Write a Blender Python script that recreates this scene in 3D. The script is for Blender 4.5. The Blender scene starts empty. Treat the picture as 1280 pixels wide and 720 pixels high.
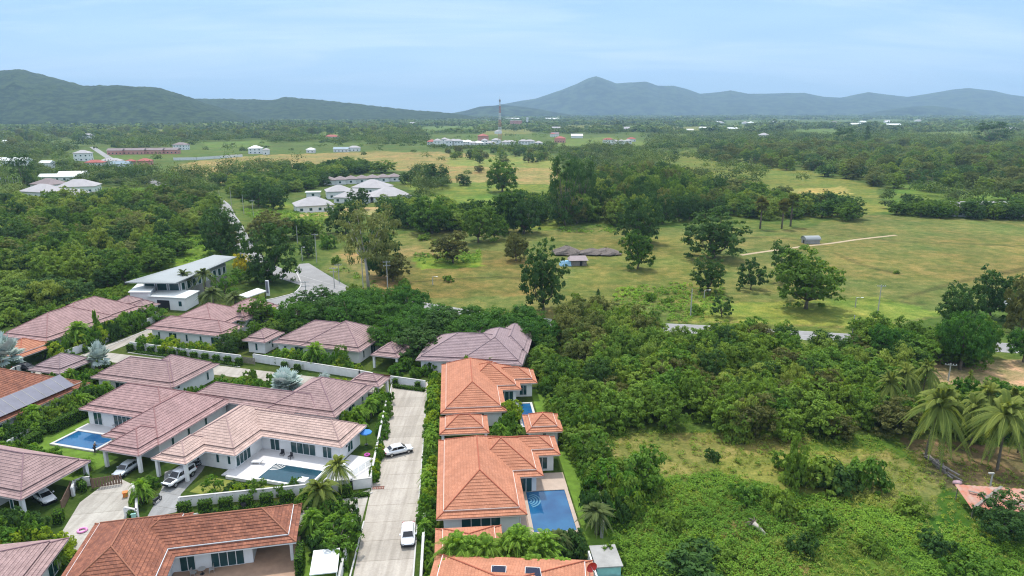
import bpy, math, random
import numpy as np
from mathutils import Vector, Matrix

SC = bpy.context.scene
COL = SC.collection
R = math.radians
rnd = random.Random(7)
nr = np.random.default_rng(11)

# ------------------------------------------------------------------ camera, sky, sun, exposure
CAM_H, PITCH, FPX = 52.0, R(14.5), 853.0
cd = bpy.data.cameras.new("camera")
cam = bpy.data.objects.new("camera", cd)
COL.objects.link(cam)
cam.location = (0, 0, CAM_H)
cam.rotation_euler = (R(90) - PITCH, 0, 0)
cd.sensor_width = 36.0
cd.lens = 36.0 * FPX / 1280.0
cd.clip_start = 0.5
cd.clip_end = 60000
SC.camera = cam

SUN_EL, SUN_AZ = R(63), R(-16)      # azimuth measured from +Y towards +X
w = bpy.data.worlds.new("World")
SC.world = w
w.use_nodes = True
nt = w.node_tree
nt.nodes.clear()
wo = nt.nodes.new("ShaderNodeOutputWorld")
bg = nt.nodes.new("ShaderNodeBackground")
sky = nt.nodes.new("ShaderNodeTexSky")
sky.sky_type = 'NISHITA'
sky.sun_disc = False
sky.sun_elevation = SUN_EL
sky.sun_rotation = SUN_AZ
sky.altitude = 50
sky.air_density = 1.0
sky.dust_density = 0.6
sky.ozone_density = 3.0
tc = nt.nodes.new("ShaderNodeTexCoord")
sep = nt.nodes.new("ShaderNodeSeparateXYZ")
nt.links.new(tc.outputs['Generated'], sep.inputs[0])
addz = nt.nodes.new("ShaderNodeMath"); addz.operation = 'ADD'; addz.inputs[1].default_value = 0.12
nt.links.new(sep.outputs['Z'], addz.inputs[0])
dv = nt.nodes.new("ShaderNodeVectorMath"); dv.operation = 'DIVIDE'
cmb = nt.nodes.new("ShaderNodeCombineXYZ")
for i in range(3):
    nt.links.new(addz.outputs[0], cmb.inputs[i])
nt.links.new(tc.outputs['Generated'], dv.inputs[0])
nt.links.new(cmb.outputs[0], dv.inputs[1])
cmap = nt.nodes.new("ShaderNodeMapping"); cmap.inputs['Scale'].default_value = (0.55, 0.9, 0.0)
nt.links.new(dv.outputs[0], cmap.inputs[0])
cn = nt.nodes.new("ShaderNodeTexNoise")
cn.inputs['Scale'].default_value = 1.1; cn.inputs['Detail'].default_value = 7; cn.inputs['Roughness'].default_value = 0.55; cn.inputs['Distortion'].default_value = 0.35
nt.links.new(cmap.outputs[0], cn.inputs['Vector'])
cr = nt.nodes.new("ShaderNodeValToRGB")
cr.color_ramp.elements[0].position = 0.36; cr.color_ramp.elements[0].color = (0.45, 0.45, 0.45, 1)
cr.color_ramp.elements[1].position = 0.78; cr.color_ramp.elements[1].color = (0.95, 0.95, 0.95, 1)
nt.links.new(cn.outputs['Fac'], cr.inputs[0])
cmix = nt.nodes.new("ShaderNodeMix"); cmix.data_type = 'RGBA'
nt.links.new(cr.outputs[0], cmix.inputs['Factor'])
nt.links.new(sky.outputs[0], cmix.inputs['A'])
cmix.inputs['B'].default_value = (2.5, 4.2, 6.6, 1)
hz = nt.nodes.new("ShaderNodeMapRange"); hz.interpolation_type = 'SMOOTHSTEP'
hz.inputs['From Min'].default_value = 0.0; hz.inputs['From Max'].default_value = 0.16; hz.inputs['To Min'].default_value = 0.75; hz.inputs['To Max'].default_value = 0.0
nt.links.new(sep.outputs['Z'], hz.inputs['Value'])
hmix = nt.nodes.new("ShaderNodeMix"); hmix.data_type = 'RGBA'
nt.links.new(hz.outputs[0], hmix.inputs['Factor']); nt.links.new(cmix.outputs['Result'], hmix.inputs['A']); hmix.inputs['B'].default_value = (3.7, 5.3, 7.2, 1)
cr2 = nt.nodes.new("ShaderNodeValToRGB"); cr2.color_ramp.elements[0].position = 0.45; cr2.color_ramp.elements[1].position = 0.67
cr2.color_ramp.elements[0].color = (0, 0, 0, 1); cr2.color_ramp.elements[1].color = (.75, .75, .75, 1)
cn2 = nt.nodes.new("ShaderNodeTexNoise"); cn2.inputs['Scale'].default_value = 0.55; cn2.inputs['Detail'].default_value = 9; cn2.inputs['Roughness'].default_value = 0.6; cn2.inputs['Distortion'].default_value = 0.6
cmap2 = nt.nodes.new("ShaderNodeMapping"); cmap2.inputs['Scale'].default_value = (0.9, 2.4, 0.0); cmap2.inputs['Location'].default_value = (1.3, 0.4, 0); cmap2.inputs['Rotation'].default_value = (0, 0, 0.25)
nt.links.new(dv.outputs[0], cmap2.inputs[0]); nt.links.new(cmap2.outputs[0], cn2.inputs['Vector']); nt.links.new(cn2.outputs['Fac'], cr2.inputs[0])
wmix = nt.nodes.new("ShaderNodeMix"); wmix.data_type = 'RGBA'
nt.links.new(cr2.outputs[0], wmix.inputs['Factor']); nt.links.new(hmix.outputs['Result'], wmix.inputs['A']); wmix.inputs['B'].default_value = (5.0, 6.2, 7.7, 1)
# broken bright cloud added overhead, unseen, as fill that softens the light
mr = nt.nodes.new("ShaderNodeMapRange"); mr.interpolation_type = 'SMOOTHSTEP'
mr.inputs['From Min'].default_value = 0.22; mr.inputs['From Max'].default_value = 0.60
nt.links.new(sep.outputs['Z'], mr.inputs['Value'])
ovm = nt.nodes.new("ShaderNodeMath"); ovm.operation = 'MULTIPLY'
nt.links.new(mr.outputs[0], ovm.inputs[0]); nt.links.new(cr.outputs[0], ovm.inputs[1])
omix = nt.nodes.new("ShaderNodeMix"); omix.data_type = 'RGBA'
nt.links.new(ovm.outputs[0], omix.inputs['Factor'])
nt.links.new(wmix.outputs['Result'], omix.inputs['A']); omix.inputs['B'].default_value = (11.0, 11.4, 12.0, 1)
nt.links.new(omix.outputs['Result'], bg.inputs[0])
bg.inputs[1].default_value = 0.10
nt.links.new(bg.outputs[0], wo.inputs[0])

sd = bpy.data.lights.new("sun", 'SUN')
sun = bpy.data.objects.new("sun", sd)
COL.objects.link(sun)
sd.energy = 2.55
sd.angle = R(4.0)
sd.color = (1.0, 0.955, 0.88)
sdir = Vector((math.sin(SUN_AZ) * math.cos(SUN_EL), math.cos(SUN_AZ) * math.cos(SUN_EL), math.sin(SUN_EL)))
sun.rotation_euler = sdir.to_track_quat('Z', 'Y').to_euler()
sun.location = sdir * 400

SC.view_settings.view_transform = 'Standard'
SC.view_settings.look = 'None'
SC.view_settings.gamma = 1.0
SC.view_settings.use_curve_mapping = False
SC.view_settings.exposure = 0.70
SC.render.engine = 'CYCLES'
cy = SC.cycles
cy.use_denoising = True
cy.denoiser = 'OPENIMAGEDENOISE'
cy.denoising_input_passes = 'RGB_ALBEDO_NORMAL'
cy.denoising_prefilter = 'NONE'
cy.filter_width = 1.15
cy.max_bounces = 6
cy.diffuse_bounces = 2
cy.glossy_bounces = 2
cy.transmission_bounces = 3
cy.volume_bounces = 0
cy.transparent_max_bounces = 4
cy.caustics_reflective = False
cy.caustics_refractive = False

# ------------------------------------------------------------------ geometry of the survey
def at(px, py, z=0.0):
    """the place on the level z that a point of the 1280x720 survey photograph shows"""
    x = (px - 640) / FPX
    v = (py - 360) / FPX
    dy = math.cos(PITCH) - v * math.sin(PITCH)
    dz = -math.sin(PITCH) - v * math.cos(PITCH)
    t = (z - CAM_H) / dz
    return (x * t, dy * t)

def to_px(x, y, z=0.0):
    dep = y * math.cos(PITCH) - (z - CAM_H) * math.sin(PITCH)
    up = y * math.sin(PITCH) + (z - CAM_H) * math.cos(PITCH)
    dep = np.maximum(dep, 1e-3)
    return 640 + FPX * x / dep, 360 - FPX * up / dep

def uv2w(a, u, v):
    c, s = math.cos(R(a)), math.sin(R(a))
    return (u * c - v * s, u * s + v * c)

def inside(poly, X, Y):
    X = np.asarray(X, float); Y = np.asarray(Y, float)
    r = np.zeros(X.shape, bool)
    n = len(poly)
    for i in range(n):
        x0, y0 = poly[i]; x1, y1 = poly[(i + 1) % n]
        if y0 == y1:
            continue
        c = ((y0 > Y) != (y1 > Y)) & (X < (x1 - x0) * (Y - y0) / (y1 - y0) + x0)
        r ^= c
    return r

# ------------------------------------------------------------------ mesh helpers
class MB:
    def __init__(s):
        s.v = []; s.f = []; s.uv = []; s.m = []; s.mi = 0
    def face(s, pts, uv=None):
        i = len(s.v)
        s.v.extend(pts)
        s.f.append(tuple(range(i, i + len(pts))))
        s.uv.append(uv); s.m.append(s.mi)
    def box(s, x0, x1, y0, y1, z0, z1):
        i = len(s.v)
        s.v.extend([(x0, y0, z0), (x1, y0, z0), (x1, y1, z0), (x0, y1, z0), (x0, y0, z1), (x1, y0, z1), (x1, y1, z1), (x0, y1, z1)])
        for q in ((0, 3, 2, 1), (4, 5, 6, 7), (0, 1, 5, 4), (1, 2, 6, 5), (2, 3, 7, 6), (3, 0, 4, 7)):
            s.f.append(tuple(i + k for k in q)); s.uv.append(None); s.m.append(s.mi)
        return s
    def bar(s, p, q, wd, ht):
        """a box beam from p to q, wd wide, ht high"""
        p = Vector(p); q = Vector(q); d = q - p
        if d.length < 1e-6:
            return s
        t = d.normalized()
        side = t.cross(Vector((0, 0, 1)))
        if side.length < 1e-3:
            side = Vector((1, 0, 0))
        side.normalize()
        up = side.cross(t)
        a = side * wd / 2; b = up * ht / 2
        i = len(s.v)
        for o in (p, q):
            for k in (-a - b, a - b, a + b, -a + b):
                s.v.append(tuple(o + k))
        for f in ((0, 1, 2, 3), (4, 7, 6, 5), (0, 4, 5, 1), (1, 5, 6, 2), (2, 6, 7, 3), (3, 7, 4, 0)):
            s.f.append(tuple(i + k for k in f)); s.uv.append(None); s.m.append(s.mi)
        return s
    def tube(s, pts, rad, n=6, cap=True):
        pts = [Vector(p) for p in pts]
        if not hasattr(rad, '__len__'):
            rad = [rad] * len(pts)
        base = len(s.v)
        ref = Vector((0.31, 0.95, 0.05))
        for k, p in enumerate(pts):
            d = (pts[min(k + 1, len(pts) - 1)] - pts[max(k - 1, 0)])
            d = d.normalized() if d.length > 1e-9 else Vector((0, 0, 1))
            a = d.cross(ref)
            if a.length < 1e-3:
                a = d.cross(Vector((1, 0, 0)))
            a.normalize(); b = d.cross(a)
            for j in range(n):
                t = 2 * math.pi * j / n
                s.v.append(tuple(p + (a * math.cos(t) + b * math.sin(t)) * rad[k]))
        for k in range(len(pts) - 1):
            for j in range(n):
                j2 = (j + 1) % n
                s.f.append((base + k * n + j, base + k * n + j2, base + (k + 1) * n + j2, base + (k + 1) * n + j)); s.uv.append(None); s.m.append(s.mi)
        if cap:
            s.f.append(tuple(base + j for j in reversed(range(n)))); s.uv.append(None); s.m.append(s.mi)
            e = base + (len(pts) - 1) * n
            s.f.append(tuple(e + j for j in range(n))); s.uv.append(None); s.m.append(s.mi)
        return s
    def prism(s, poly, z0, z1):
        n = len(poly); i = len(s.v)
        ar = sum(poly[k][0] * poly[(k + 1) % n][1] - poly[(k + 1) % n][0] * poly[k][1] for k in range(n))
        if ar < 0:
            poly = poly[::-1]
        s.v.extend([(p[0], p[1], z0) for p in poly]); s.v.extend([(p[0], p[1], z1) for p in poly])
        s.f.append(tuple(i + k for k in reversed(range(n)))); s.f.append(tuple(i + n + k for k in range(n)))
        s.uv += [None, None]; s.m += [s.mi] * 2
        for k in range(n):
            k2 = (k + 1) % n
            s.f.append((i + k, i + k2, i + n + k2, i + n + k)); s.uv.append(None); s.m.append(s.mi)
        return s
    def ball(s, c, r, n=8, k=5):
        rx, ry, rz = r if hasattr(r, '__len__') else (r, r, r)
        base = len(s.v)
        for i in range(k + 1):
            ph = math.pi * i / k
            for j in range(n):
                t = 2 * math.pi * j / n
                s.v.append((c[0] + rx * math.sin(ph) * math.cos(t), c[1] + ry * math.sin(ph) * math.sin(t), c[2] - rz * math.cos(ph)))
        for i in range(k):
            for j in range(n):
                j2 = (j + 1) % n
                s.f.append((base + i * n + j, base + i * n + j2, base + (i + 1) * n + j2, base + (i + 1) * n + j)); s.uv.append(None); s.m.append(s.mi)
        return s
    def mesh(s, name, mats, smooth=False):
        me = bpy.data.meshes.new(name)
        me.from_pydata(s.v, [], s.f)
        for m in (mats if isinstance(mats, (list, tuple)) else [mats]):
            me.materials.append(m)
        if any(u is not None for u in s.uv):
            L = me.uv_layers.new(name="uv")
            co = np.zeros(len(me.loops) * 2, np.float32)
            k = 0
            for f, u in zip(s.f, s.uv):
                if u is not None:
                    for j in range(len(f)):
                        co[2 * (k + j)] = u[j][0]; co[2 * (k + j) + 1] = u[j][1]
                k += len(f)
            L.data.foreach_set("uv", co)
        if any(s.m):
            me.polygons.foreach_set("material_index", s.m)
        if smooth:
            me.polygons.foreach_set("use_smooth", [True] * len(me.polygons))
        me.validate()
        me.update()
        return me
    def build(s, name, mats, parent=None, smooth=False, loc=None, rz=0):
        o = bpy.data.objects.new(name, s.mesh(name, mats, smooth))
        COL.objects.link(o)
        if parent:
            o.parent = parent
        if loc:
            o.location = loc
        o.rotation_euler[2] = rz
        return o

def tag(o, label=None, cat=None, group=None, kind=None):
    if label: o['label'] = label
    if cat: o['category'] = cat
    if group: o['group'] = group
    if kind: o['kind'] = kind
    return o

def thing(name, loc, rz, label, cat, group=None):
    o = bpy.data.objects.new(name, None)
    COL.objects.link(o)
    o.location = loc if len(loc) == 3 else (loc[0], loc[1], 0)
    o.rotation_euler[2] = rz
    o.empty_display_size = 0.3
    return tag(o, label, cat, group)

def put(name, me, parent=None, loc=None, rz=0):
    o = bpy.data.objects.new(name, me)
    COL.objects.link(o)
    if parent: o.parent = parent
    if loc: o.location = loc
    o.rotation_euler[2] = rz
    return o

def copy_thing(src, loc, rz, label, group=None):
    c = src.copy(); COL.objects.link(c)
    c.location = loc if len(loc) == 3 else (loc[0], loc[1], 0)
    c.rotation_euler[2] = rz
    c['label'] = label
    if group: c['group'] = group
    for ch in list(src.children):
        d = ch.copy(); COL.objects.link(d); d.parent = c
        for g in list(ch.children):
            e = g.copy(); COL.objects.link(e); e.parent = d
    return c

# ------------------------------------------------------------------ materials
def nodes(name):
    m = bpy.data.materials.new(name)
    m.use_nodes = True
    t = m.node_tree
    b = t.nodes['Principled BSDF']
    return m, t, b

def mat(name, col, rough=0.6, spec=0.3, metal=0.0, vary=0.0, scale=1.0, col2=None, bump=0.0, bscale=None):
    m, t, b = nodes(name)
    b.inputs['Base Color'].default_value = (*col, 1)
    b.inputs['Roughness'].default_value = rough
    b.inputs['Specular IOR Level'].default_value = spec
    b.inputs['Metallic'].default_value = metal
    if vary or bump:
        g = t.nodes.new("ShaderNodeNewGeometry")
    if vary:
        n = t.nodes.new("ShaderNodeTexNoise"); n.inputs['Scale'].default_value = scale; n.inputs['Detail'].default_value = 6
        n.inputs['Roughness'].default_value = 0.65
        t.links.new(g.outputs['Position'], n.inputs['Vector'])
        r = t.nodes.new("ShaderNodeValToRGB")
        r.color_ramp.elements[0].position = 0.3; r.color_ramp.elements[1].position = 0.7
        c2 = col2 or tuple(c * (1 - vary) for c in col)
        r.color_ramp.elements[0].color = (*c2, 1); r.color_ramp.elements[1].color = (*col, 1)
        t.links.new(n.outputs['Fac'], r.inputs[0])
        t.links.new(r.outputs[0], b.inputs['Base Color'])
    if bump:
        n2 = t.nodes.new("ShaderNodeTexNoise"); n2.inputs['Scale'].default_value = bscale or scale; n2.inputs['Detail'].default_value = 5
        t.links.new(g.outputs['Position'], n2.inputs['Vector'])
        bp = t.nodes.new("ShaderNodeBump"); bp.inputs['Strength'].default_value = bump; bp.inputs['Distance'].default_value = 0.1
        t.links.new(n2.outputs['Fac'], bp.inputs['Height'])
        t.links.new(bp.outputs[0], b.inputs['Normal'])
    return m

def tile_mat(name, c1, c2, weather=0.25, tilew=0.33, row=0.4, rough=0.75, wc=None):
    """interlocking concrete roof tiles: each tile its own shade, mottled by weather"""
    m, t, b = nodes(name)
    uv = t.nodes.new("ShaderNodeUVMap")
    br = t.nodes.new("ShaderNodeTexBrick")
    br.offset = 0.5
    br.inputs['Scale'].default_value = 1.0
    br.inputs['Mortar Size'].default_value = 0.012
    br.inputs['Mortar Smooth'].default_value = 0.3
    br.inputs['Brick Width'].default_value = tilew
    br.inputs['Row Height'].default_value = row
    br.inputs['Bias'].default_value = 0.0
    br.inputs['Color1'].default_value = (*c1, 1)
    br.inputs['Color2'].default_value = (*c2, 1)
    br.inputs['Mortar'].default_value = (*[c * 0.55 for c in c2], 1)
    t.links.new(uv.outputs[0], br.inputs['Vector'])
    g = t.nodes.new("ShaderNodeNewGeometry")
    n = t.nodes.new("ShaderNodeTexNoise"); n.inputs['Scale'].default_value = 0.55; n.inputs['Detail'].default_value = 8; n.inputs['Roughness'].default_value = 0.7
    t.links.new(g.outputs['Position'], n.inputs['Vector'])
    r = t.nodes.new("ShaderNodeValToRGB")
    r.color_ramp.elements[0].position = 0.32; r.color_ramp.elements[1].position = 0.66
    wc = wc or (1 - weather, 1 - weather, 1 - weather)
    r.color_ramp.elements[0].color = (*wc, 1); r.color_ramp.elements[1].color = (1, 1, 1, 1)
    t.links.new(n.outputs['Fac'], r.inputs[0])
    mx = t.nodes.new("ShaderNodeMix"); mx.data_type = 'RGBA'; mx.blend_type = 'MULTIPLY'; mx.inputs['Factor'].default_value = 1
    t.links.new(br.outputs['Color'], mx.inputs['A']); t.links.new(r.outputs[0], mx.inputs['B'])
    t.links.new(mx.outputs['Result'], b.inputs['Base Color'])
    b.inputs['Roughness'].default_value = rough
    b.inputs['Specular IOR Level'].default_value = 0.25
    return m

def leaf_mat(name, dark, light, alt, transl=0.36, rough=0.65):
    dark, light, alt = (tuple(min(.9, c * k) for c, k in zip(q, kk)) for q, kk in ((dark, (1.6, 1.6, 1.6)), (light, (1.95, 1.8, 1.7)), (alt, (1.85, 1.7, 1.65))))
    m, t, b = nodes(name)
    a = t.nodes.new("ShaderNodeAttribute"); a.attribute_name = "tone"
    oi = t.nodes.new("ShaderNodeObjectInfo")
    r = t.nodes.new("ShaderNodeValToRGB")
    r.color_ramp.elements[0].position = 0.0; r.color_ramp.elements[0].color = (*dark, 1)
    r.color_ramp.elements[1].position = 1.0; r.color_ramp.elements[1].color = (*light, 1)
    t.links.new(a.outputs['Fac'], r.inputs[0])
    mx = t.nodes.new("ShaderNodeMix"); mx.data_type = 'RGBA'
    mm = t.nodes.new("ShaderNodeMath"); mm.operation = 'MULTIPLY'; mm.inputs[1].default_value = 0.75
    t.links.new(oi.outputs['Random'], mm.inputs[0])
    t.links.new(mm.outputs[0], mx.inputs['Factor'])
    t.links.new(r.outputs[0], mx.inputs['A']); mx.inputs['B'].default_value = (*alt, 1)
    t.links.new(mx.outputs['Result'], b.inputs['Base Color'])
    b.inputs['Roughness'].default_value = rough
    b.inputs['Specular IOR Level'].default_value = 0.12
    tr = t.nodes.new("ShaderNodeBsdfTranslucent")
    hs = t.nodes.new("ShaderNodeHueSaturation"); hs.inputs['Value'].default_value = 1.25; hs.inputs['Saturation'].default_value = 1.1; hs.inputs['Hue'].default_value = 0.49
    t.links.new(mx.outputs['Result'], hs.inputs['Color'])
    t.links.new(hs.outputs[0], tr.inputs['Color'])
    ms = t.nodes.new("ShaderNodeMixShader"); ms.inputs[0].default_value = transl
    t.links.new(b.outputs[0], ms.inputs[1]); t.links.new(tr.outputs[0], ms.inputs[2])
    t.links.new(ms.outputs[0], t.nodes['Material Output'].inputs['Surface'])
    return m

M = {}
M['white'] = mat('white_render', (0.80, 0.80, 0.80), 0.7, 0.25, vary=0.08, scale=0.7)
M['cream'] = mat('cream_render', (0.62, 0.55, 0.45), 0.7, 0.25, vary=0.1, scale=0.7)
M['whitewall'] = mat('white_garden_wall', (0.80, 0.80, 0.80), 0.75, 0.2, vary=0.18, scale=0.9)
M['fascia'] = mat('pale_pink_fascia', (0.62, 0.52, 0.52), 0.6)
M['fascia_w'] = mat('white_fascia', (0.72, 0.72, 0.74), 0.5)
M['fascia_o'] = mat('peach_fascia', (0.70, 0.56, 0.50), 0.6)
M['soffit'] = mat('soffit_board', (0.60, 0.58, 0.57), 0.7)
M['glass'] = mat('window_glass', (0.015, 0.06, 0.065), 0.06, 0.5)
M['dark'] = mat('dark_paint', (0.02, 0.022, 0.03), 0.4)
M['frame'] = mat('white_window_frame', (0.75, 0.76, 0.77), 0.4)
M['wood'] = mat('brown_gate_wood', (0.22, 0.14, 0.10), 0.65, vary=0.4, scale=3)
M['redwood'] = mat('dark_red_gate_wood', (0.14, 0.03, 0.025), 0.5, vary=0.3, scale=3)
M['greywood'] = mat('weathered_grey_wood', (0.30, 0.26, 0.23), 0.8, vary=0.5, scale=2)
M['mauve'] = tile_mat('mauve_roof_tiles', (0.41, 0.277, 0.263), (0.318, 0.213, 0.205), 0.30)
M['rose'] = tile_mat('rose_roof_tiles', (0.45, 0.285, 0.272), (0.355, 0.22, 0.212), 0.30)
M['palepink'] = tile_mat('pale_pink_roof_tiles', (0.60, 0.43, 0.37), (0.47, 0.33, 0.285), 0.25)
M['greymauve'] = tile_mat('greyish_mauve_roof_tiles', (0.36, 0.265, 0.27), (0.29, 0.21, 0.22), 0.25)
M['orange'] = tile_mat('terracotta_orange_roof_tiles', (0.53, 0.228, 0.135), (0.45, 0.182, 0.103), 0.25)
M['rust'] = tile_mat('weathered_red_clay_roof_tiles', (0.37, 0.145, 0.085), (0.22, 0.085, 0.055), 0.4, wc=(0.60, 0.56, 0.54))
M['grey_sheet'] = mat('grey_metal_sheet', (0.30, 0.32, 0.32), 0.5, 0.4, vary=0.1, scale=0.3)
M['white_sheet'] = mat('white_metal_sheet', (0.72, 0.74, 0.72), 0.45, 0.4, vary=0.12, scale=0.3)
M['concrete'] = mat('grey_concrete', (0.36, 0.35, 0.33), 0.85, 0.2, vary=0.3, scale=0.6)
M['pole'] = mat('pale_concrete_pole', (0.42, 0.41, 0.38), 0.8, 0.2)
M['steel'] = mat('galvanised_steel', (0.5, 0.5, 0.5), 0.4, 0.5, metal=0.7)
M['deck'] = mat('pale_stone_deck', (0.60, 0.58, 0.58), 0.6, 0.3, vary=0.12, scale=0.5)
M['terra'] = mat('terracotta_terrace_tiles', (0.40, 0.26, 0.18), 0.7, 0.3, vary=0.3, scale=0.8)
M['tanpave'] = mat('tan_pool_paving', (0.46, 0.36, 0.29), 0.7, 0.3, vary=0.2, scale=1.0)
M['bark'] = mat('grey_bark', (0.20, 0.165, 0.13), 0.9, 0.1, vary=0.4, scale=2.0)
M['palebark'] = mat('pale_smooth_bark', (0.46, 0.42, 0.36), 0.85, 0.1, vary=0.3, scale=1.0)
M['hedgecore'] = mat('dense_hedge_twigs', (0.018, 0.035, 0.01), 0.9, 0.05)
M['blue'] = mat('blue_canvas', (0.05, 0.22, 0.60), 0.7)
M['bluetarp'] = mat('blue_tarpaulin', (0.08, 0.30, 0.50), 0.5, vary=0.3, scale=1.5, col2=(0.4, 0.55, 0.62))
M['pink'] = mat('pink_vinyl', (0.75, 0.28, 0.55), 0.5)
M['magenta'] = mat('magenta_vinyl', (0.55, 0.08, 0.40), 0.5)
M['red'] = mat('red_paint', (0.55, 0.05, 0.04), 0.5)
M['orangepl'] = mat('orange_plastic', (0.65, 0.20, 0.05), 0.5)
M['teal'] = mat('pale_teal_paint', (0.30, 0.55, 0.50), 0.5, vary=0.2, scale=1)
M['rustiron'] = mat('rusty_orange_iron_sheet', (0.45, 0.13, 0.07), 0.8, 0.2, vary=0.6, scale=0.8, col2=(0.40, 0.30, 0.25))
M['solar'] = mat('solar_panel_cells', (0.012, 0.018, 0.045), 0.15, 0.5)
M['poly'] = mat('blue_grey_polycarbonate', (0.20, 0.20, 0.245), 0.6, 0.2, vary=0.2, scale=0.6)
M['carwhite'] = mat('white_car_paint', (0.76, 0.77, 0.79), 0.22, 0.5)
M['carsilver'] = mat('silver_car_paint', (0.52, 0.56, 0.60), 0.25, 0.5, metal=0.3)
M['carglass'] = mat('car_glass', (0.012, 0.014, 0.018), 0.05, 0.5)
M['tyre'] = mat('black_rubber', (0.015, 0.015, 0.016), 0.8, 0.2)
M['rim'] = mat('alloy_rim', (0.45, 0.46, 0.48), 0.3, 0.5, metal=0.8)
M['lamp'] = mat('headlamp_glass', (0.55, 0.58, 0.62), 0.1, 0.5)
M['taillamp'] = mat('red_tail_lamp', (0.40, 0.02, 0.02), 0.2, 0.5)
M['skin'] = mat('skin', (0.33, 0.19, 0.12), 0.6)
M['navy'] = mat('dark_navy_cloth', (0.02, 0.025, 0.05), 0.8)
M['hat'] = mat('white_cloth', (0.75, 0.75, 0.75), 0.8)
M['poolstep'] = mat('submerged_pool_step', (0.10, 0.24, 0.34), 0.3)
M['paleroof'] = mat('pale_pinkish_iron_roof', (0.36, 0.29, 0.29), 0.7, vary=0.2, scale=1)
M['thatch'] = mat('weathered_thatch', (0.20, 0.165, 0.145), 0.9, vary=0.5, scale=1.5)

def water_mat(name, c1, c2, scale=0.25):
    m, t, b = nodes(name)
    g = t.nodes.new("ShaderNodeNewGeometry")
    n = t.nodes.new("ShaderNodeTexNoise"); n.inputs['Scale'].default_value = scale; n.inputs['Detail'].default_value = 3
    t.links.new(g.outputs['Position'], n.inputs['Vector'])
    r = t.nodes.new("ShaderNodeValToRGB")
    r.color_ramp.elements[0].position = 0.35; r.color_ramp.elements[1].position = 0.65
    r.color_ramp.elements[0].color = (*c1, 1); r.color_ramp.elements[1].color = (*c2, 1)
    t.links.new(n.outputs['Fac'], r.inputs[0])
    t.links.new(r.outputs[0], b.inputs['Base Color'])
    b.inputs['Roughness'].default_value = 0.04
    n2 = t.nodes.new("ShaderNodeTexNoise"); n2.inputs['Scale'].default_value = 2.2; n2.inputs['Detail'].default_value = 3
    t.links.new(g.outputs['Position'], n2.inputs['Vector'])
    bp = t.nodes.new("ShaderNodeBump"); bp.inputs['Strength'].default_value = 0.08; bp.inputs['Distance'].default_value = 0.05
    t.links.new(n2.outputs['Fac'], bp.inputs['Height']); t.links.new(bp.outputs[0], b.inputs['Normal'])
    return m
M['water'] = water_mat('blue_pool_water', (0.007, 0.062, 0.17), (0.016, 0.115, 0.25))
M['waterdark'] = water_mat('dark_teal_pool_water', (0.006, 0.035, 0.055), (0.012, 0.06, 0.085))

# leaf palettes: dark, light, alternative
LM = {
 'pale': leaf_mat('pale_green_leaves', (0.030, 0.078, 0.012), (0.115, 0.195, 0.030), (0.150, 0.200, 0.034)),
 'olive': leaf_mat('olive_green_leaves', (0.028, 0.050, 0.012), (0.090, 0.118, 0.028), (0.115, 0.130, 0.034)),
 'broad': leaf_mat('broad_leaves', (0.014, 0.046, 0.008), (0.072, 0.145, 0.020), (0.090, 0.150, 0.020)),
 'dark': leaf_mat('dark_leaves', (0.014, 0.042, 0.011), (0.046, 0.100, 0.021), (0.036, 0.076, 0.016)),
 'scrub': leaf_mat('scrub_leaves', (0.026, 0.078, 0.010), (0.100, 0.190, 0.026), (0.125, 0.185, 0.026)),
 'rain': leaf_mat('rain_tree_leaves', (0.016, 0.056, 0.010), (0.056, 0.142, 0.020), (0.046, 0.108, 0.016)),
 'euc': leaf_mat('eucalyptus_leaves', (0.056, 0.082, 0.024), (0.130, 0.165, 0.050), (0.110, 0.130, 0.040)),
 'brown': leaf_mat('brownish_leaves', (0.036, 0.044, 0.012), (0.105, 0.110, 0.030), (0.075, 0.090, 0.024)),
 'bamboo': leaf_mat('bamboo_leaves', (0.034, 0.085, 0.012), (0.125, 0.195, 0.034), (0.140, 0.180, 0.030)),
 'palm': leaf_mat('palm_fronds', (0.030, 0.066, 0.012), (0.160, 0.195, 0.044), (0.090, 0.130, 0.028)),
 'gpalm': leaf_mat('garden_palm_fronds', (0.028, 0.085, 0.010), (0.120, 0.225, 0.026), (0.085, 0.155, 0.020)),
 'date': leaf_mat('date_palm_fronds', (0.022, 0.044, 0.014), (0.078, 0.110, 0.034), (0.055, 0.078, 0.024)),
 'silver': leaf_mat('silver_palm_fans', (0.16, 0.23, 0.22), (0.34, 0.42, 0.41), (0.26, 0.33, 0.31), 0.12),
 'lime': leaf_mat('lime_shrub_leaves', (0.070, 0.130, 0.010), (0.230, 0.300, 0.024), (0.130, 0.210, 0.020)),
 'shrub': leaf_mat('shrub_leaves', (0.020, 0.070, 0.008), (0.080, 0.175, 0.020), (0.060, 0.120, 0.016)),
 'hedge': leaf_mat('clipped_hedge_leaves', (0.018, 0.055, 0.006), (0.065, 0.140, 0.014), (0.045, 0.100, 0.012)),
 'weed': leaf_mat('weed_leaves', (0.034, 0.092, 0.010), (0.140, 0.240, 0.030), (0.090, 0.180, 0.020), 0.34),
 'yellow': leaf_mat('yellow_flowering_leaves', (0.14, 0.15, 0.012), (0.45, 0.38, 0.02), (0.22, 0.22, 0.02)),
 'grassm': leaf_mat('long_grass_blades', (0.085, 0.130, 0.020), (0.210, 0.240, 0.055), (0.150, 0.185, 0.035), 0.35),
}
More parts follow.
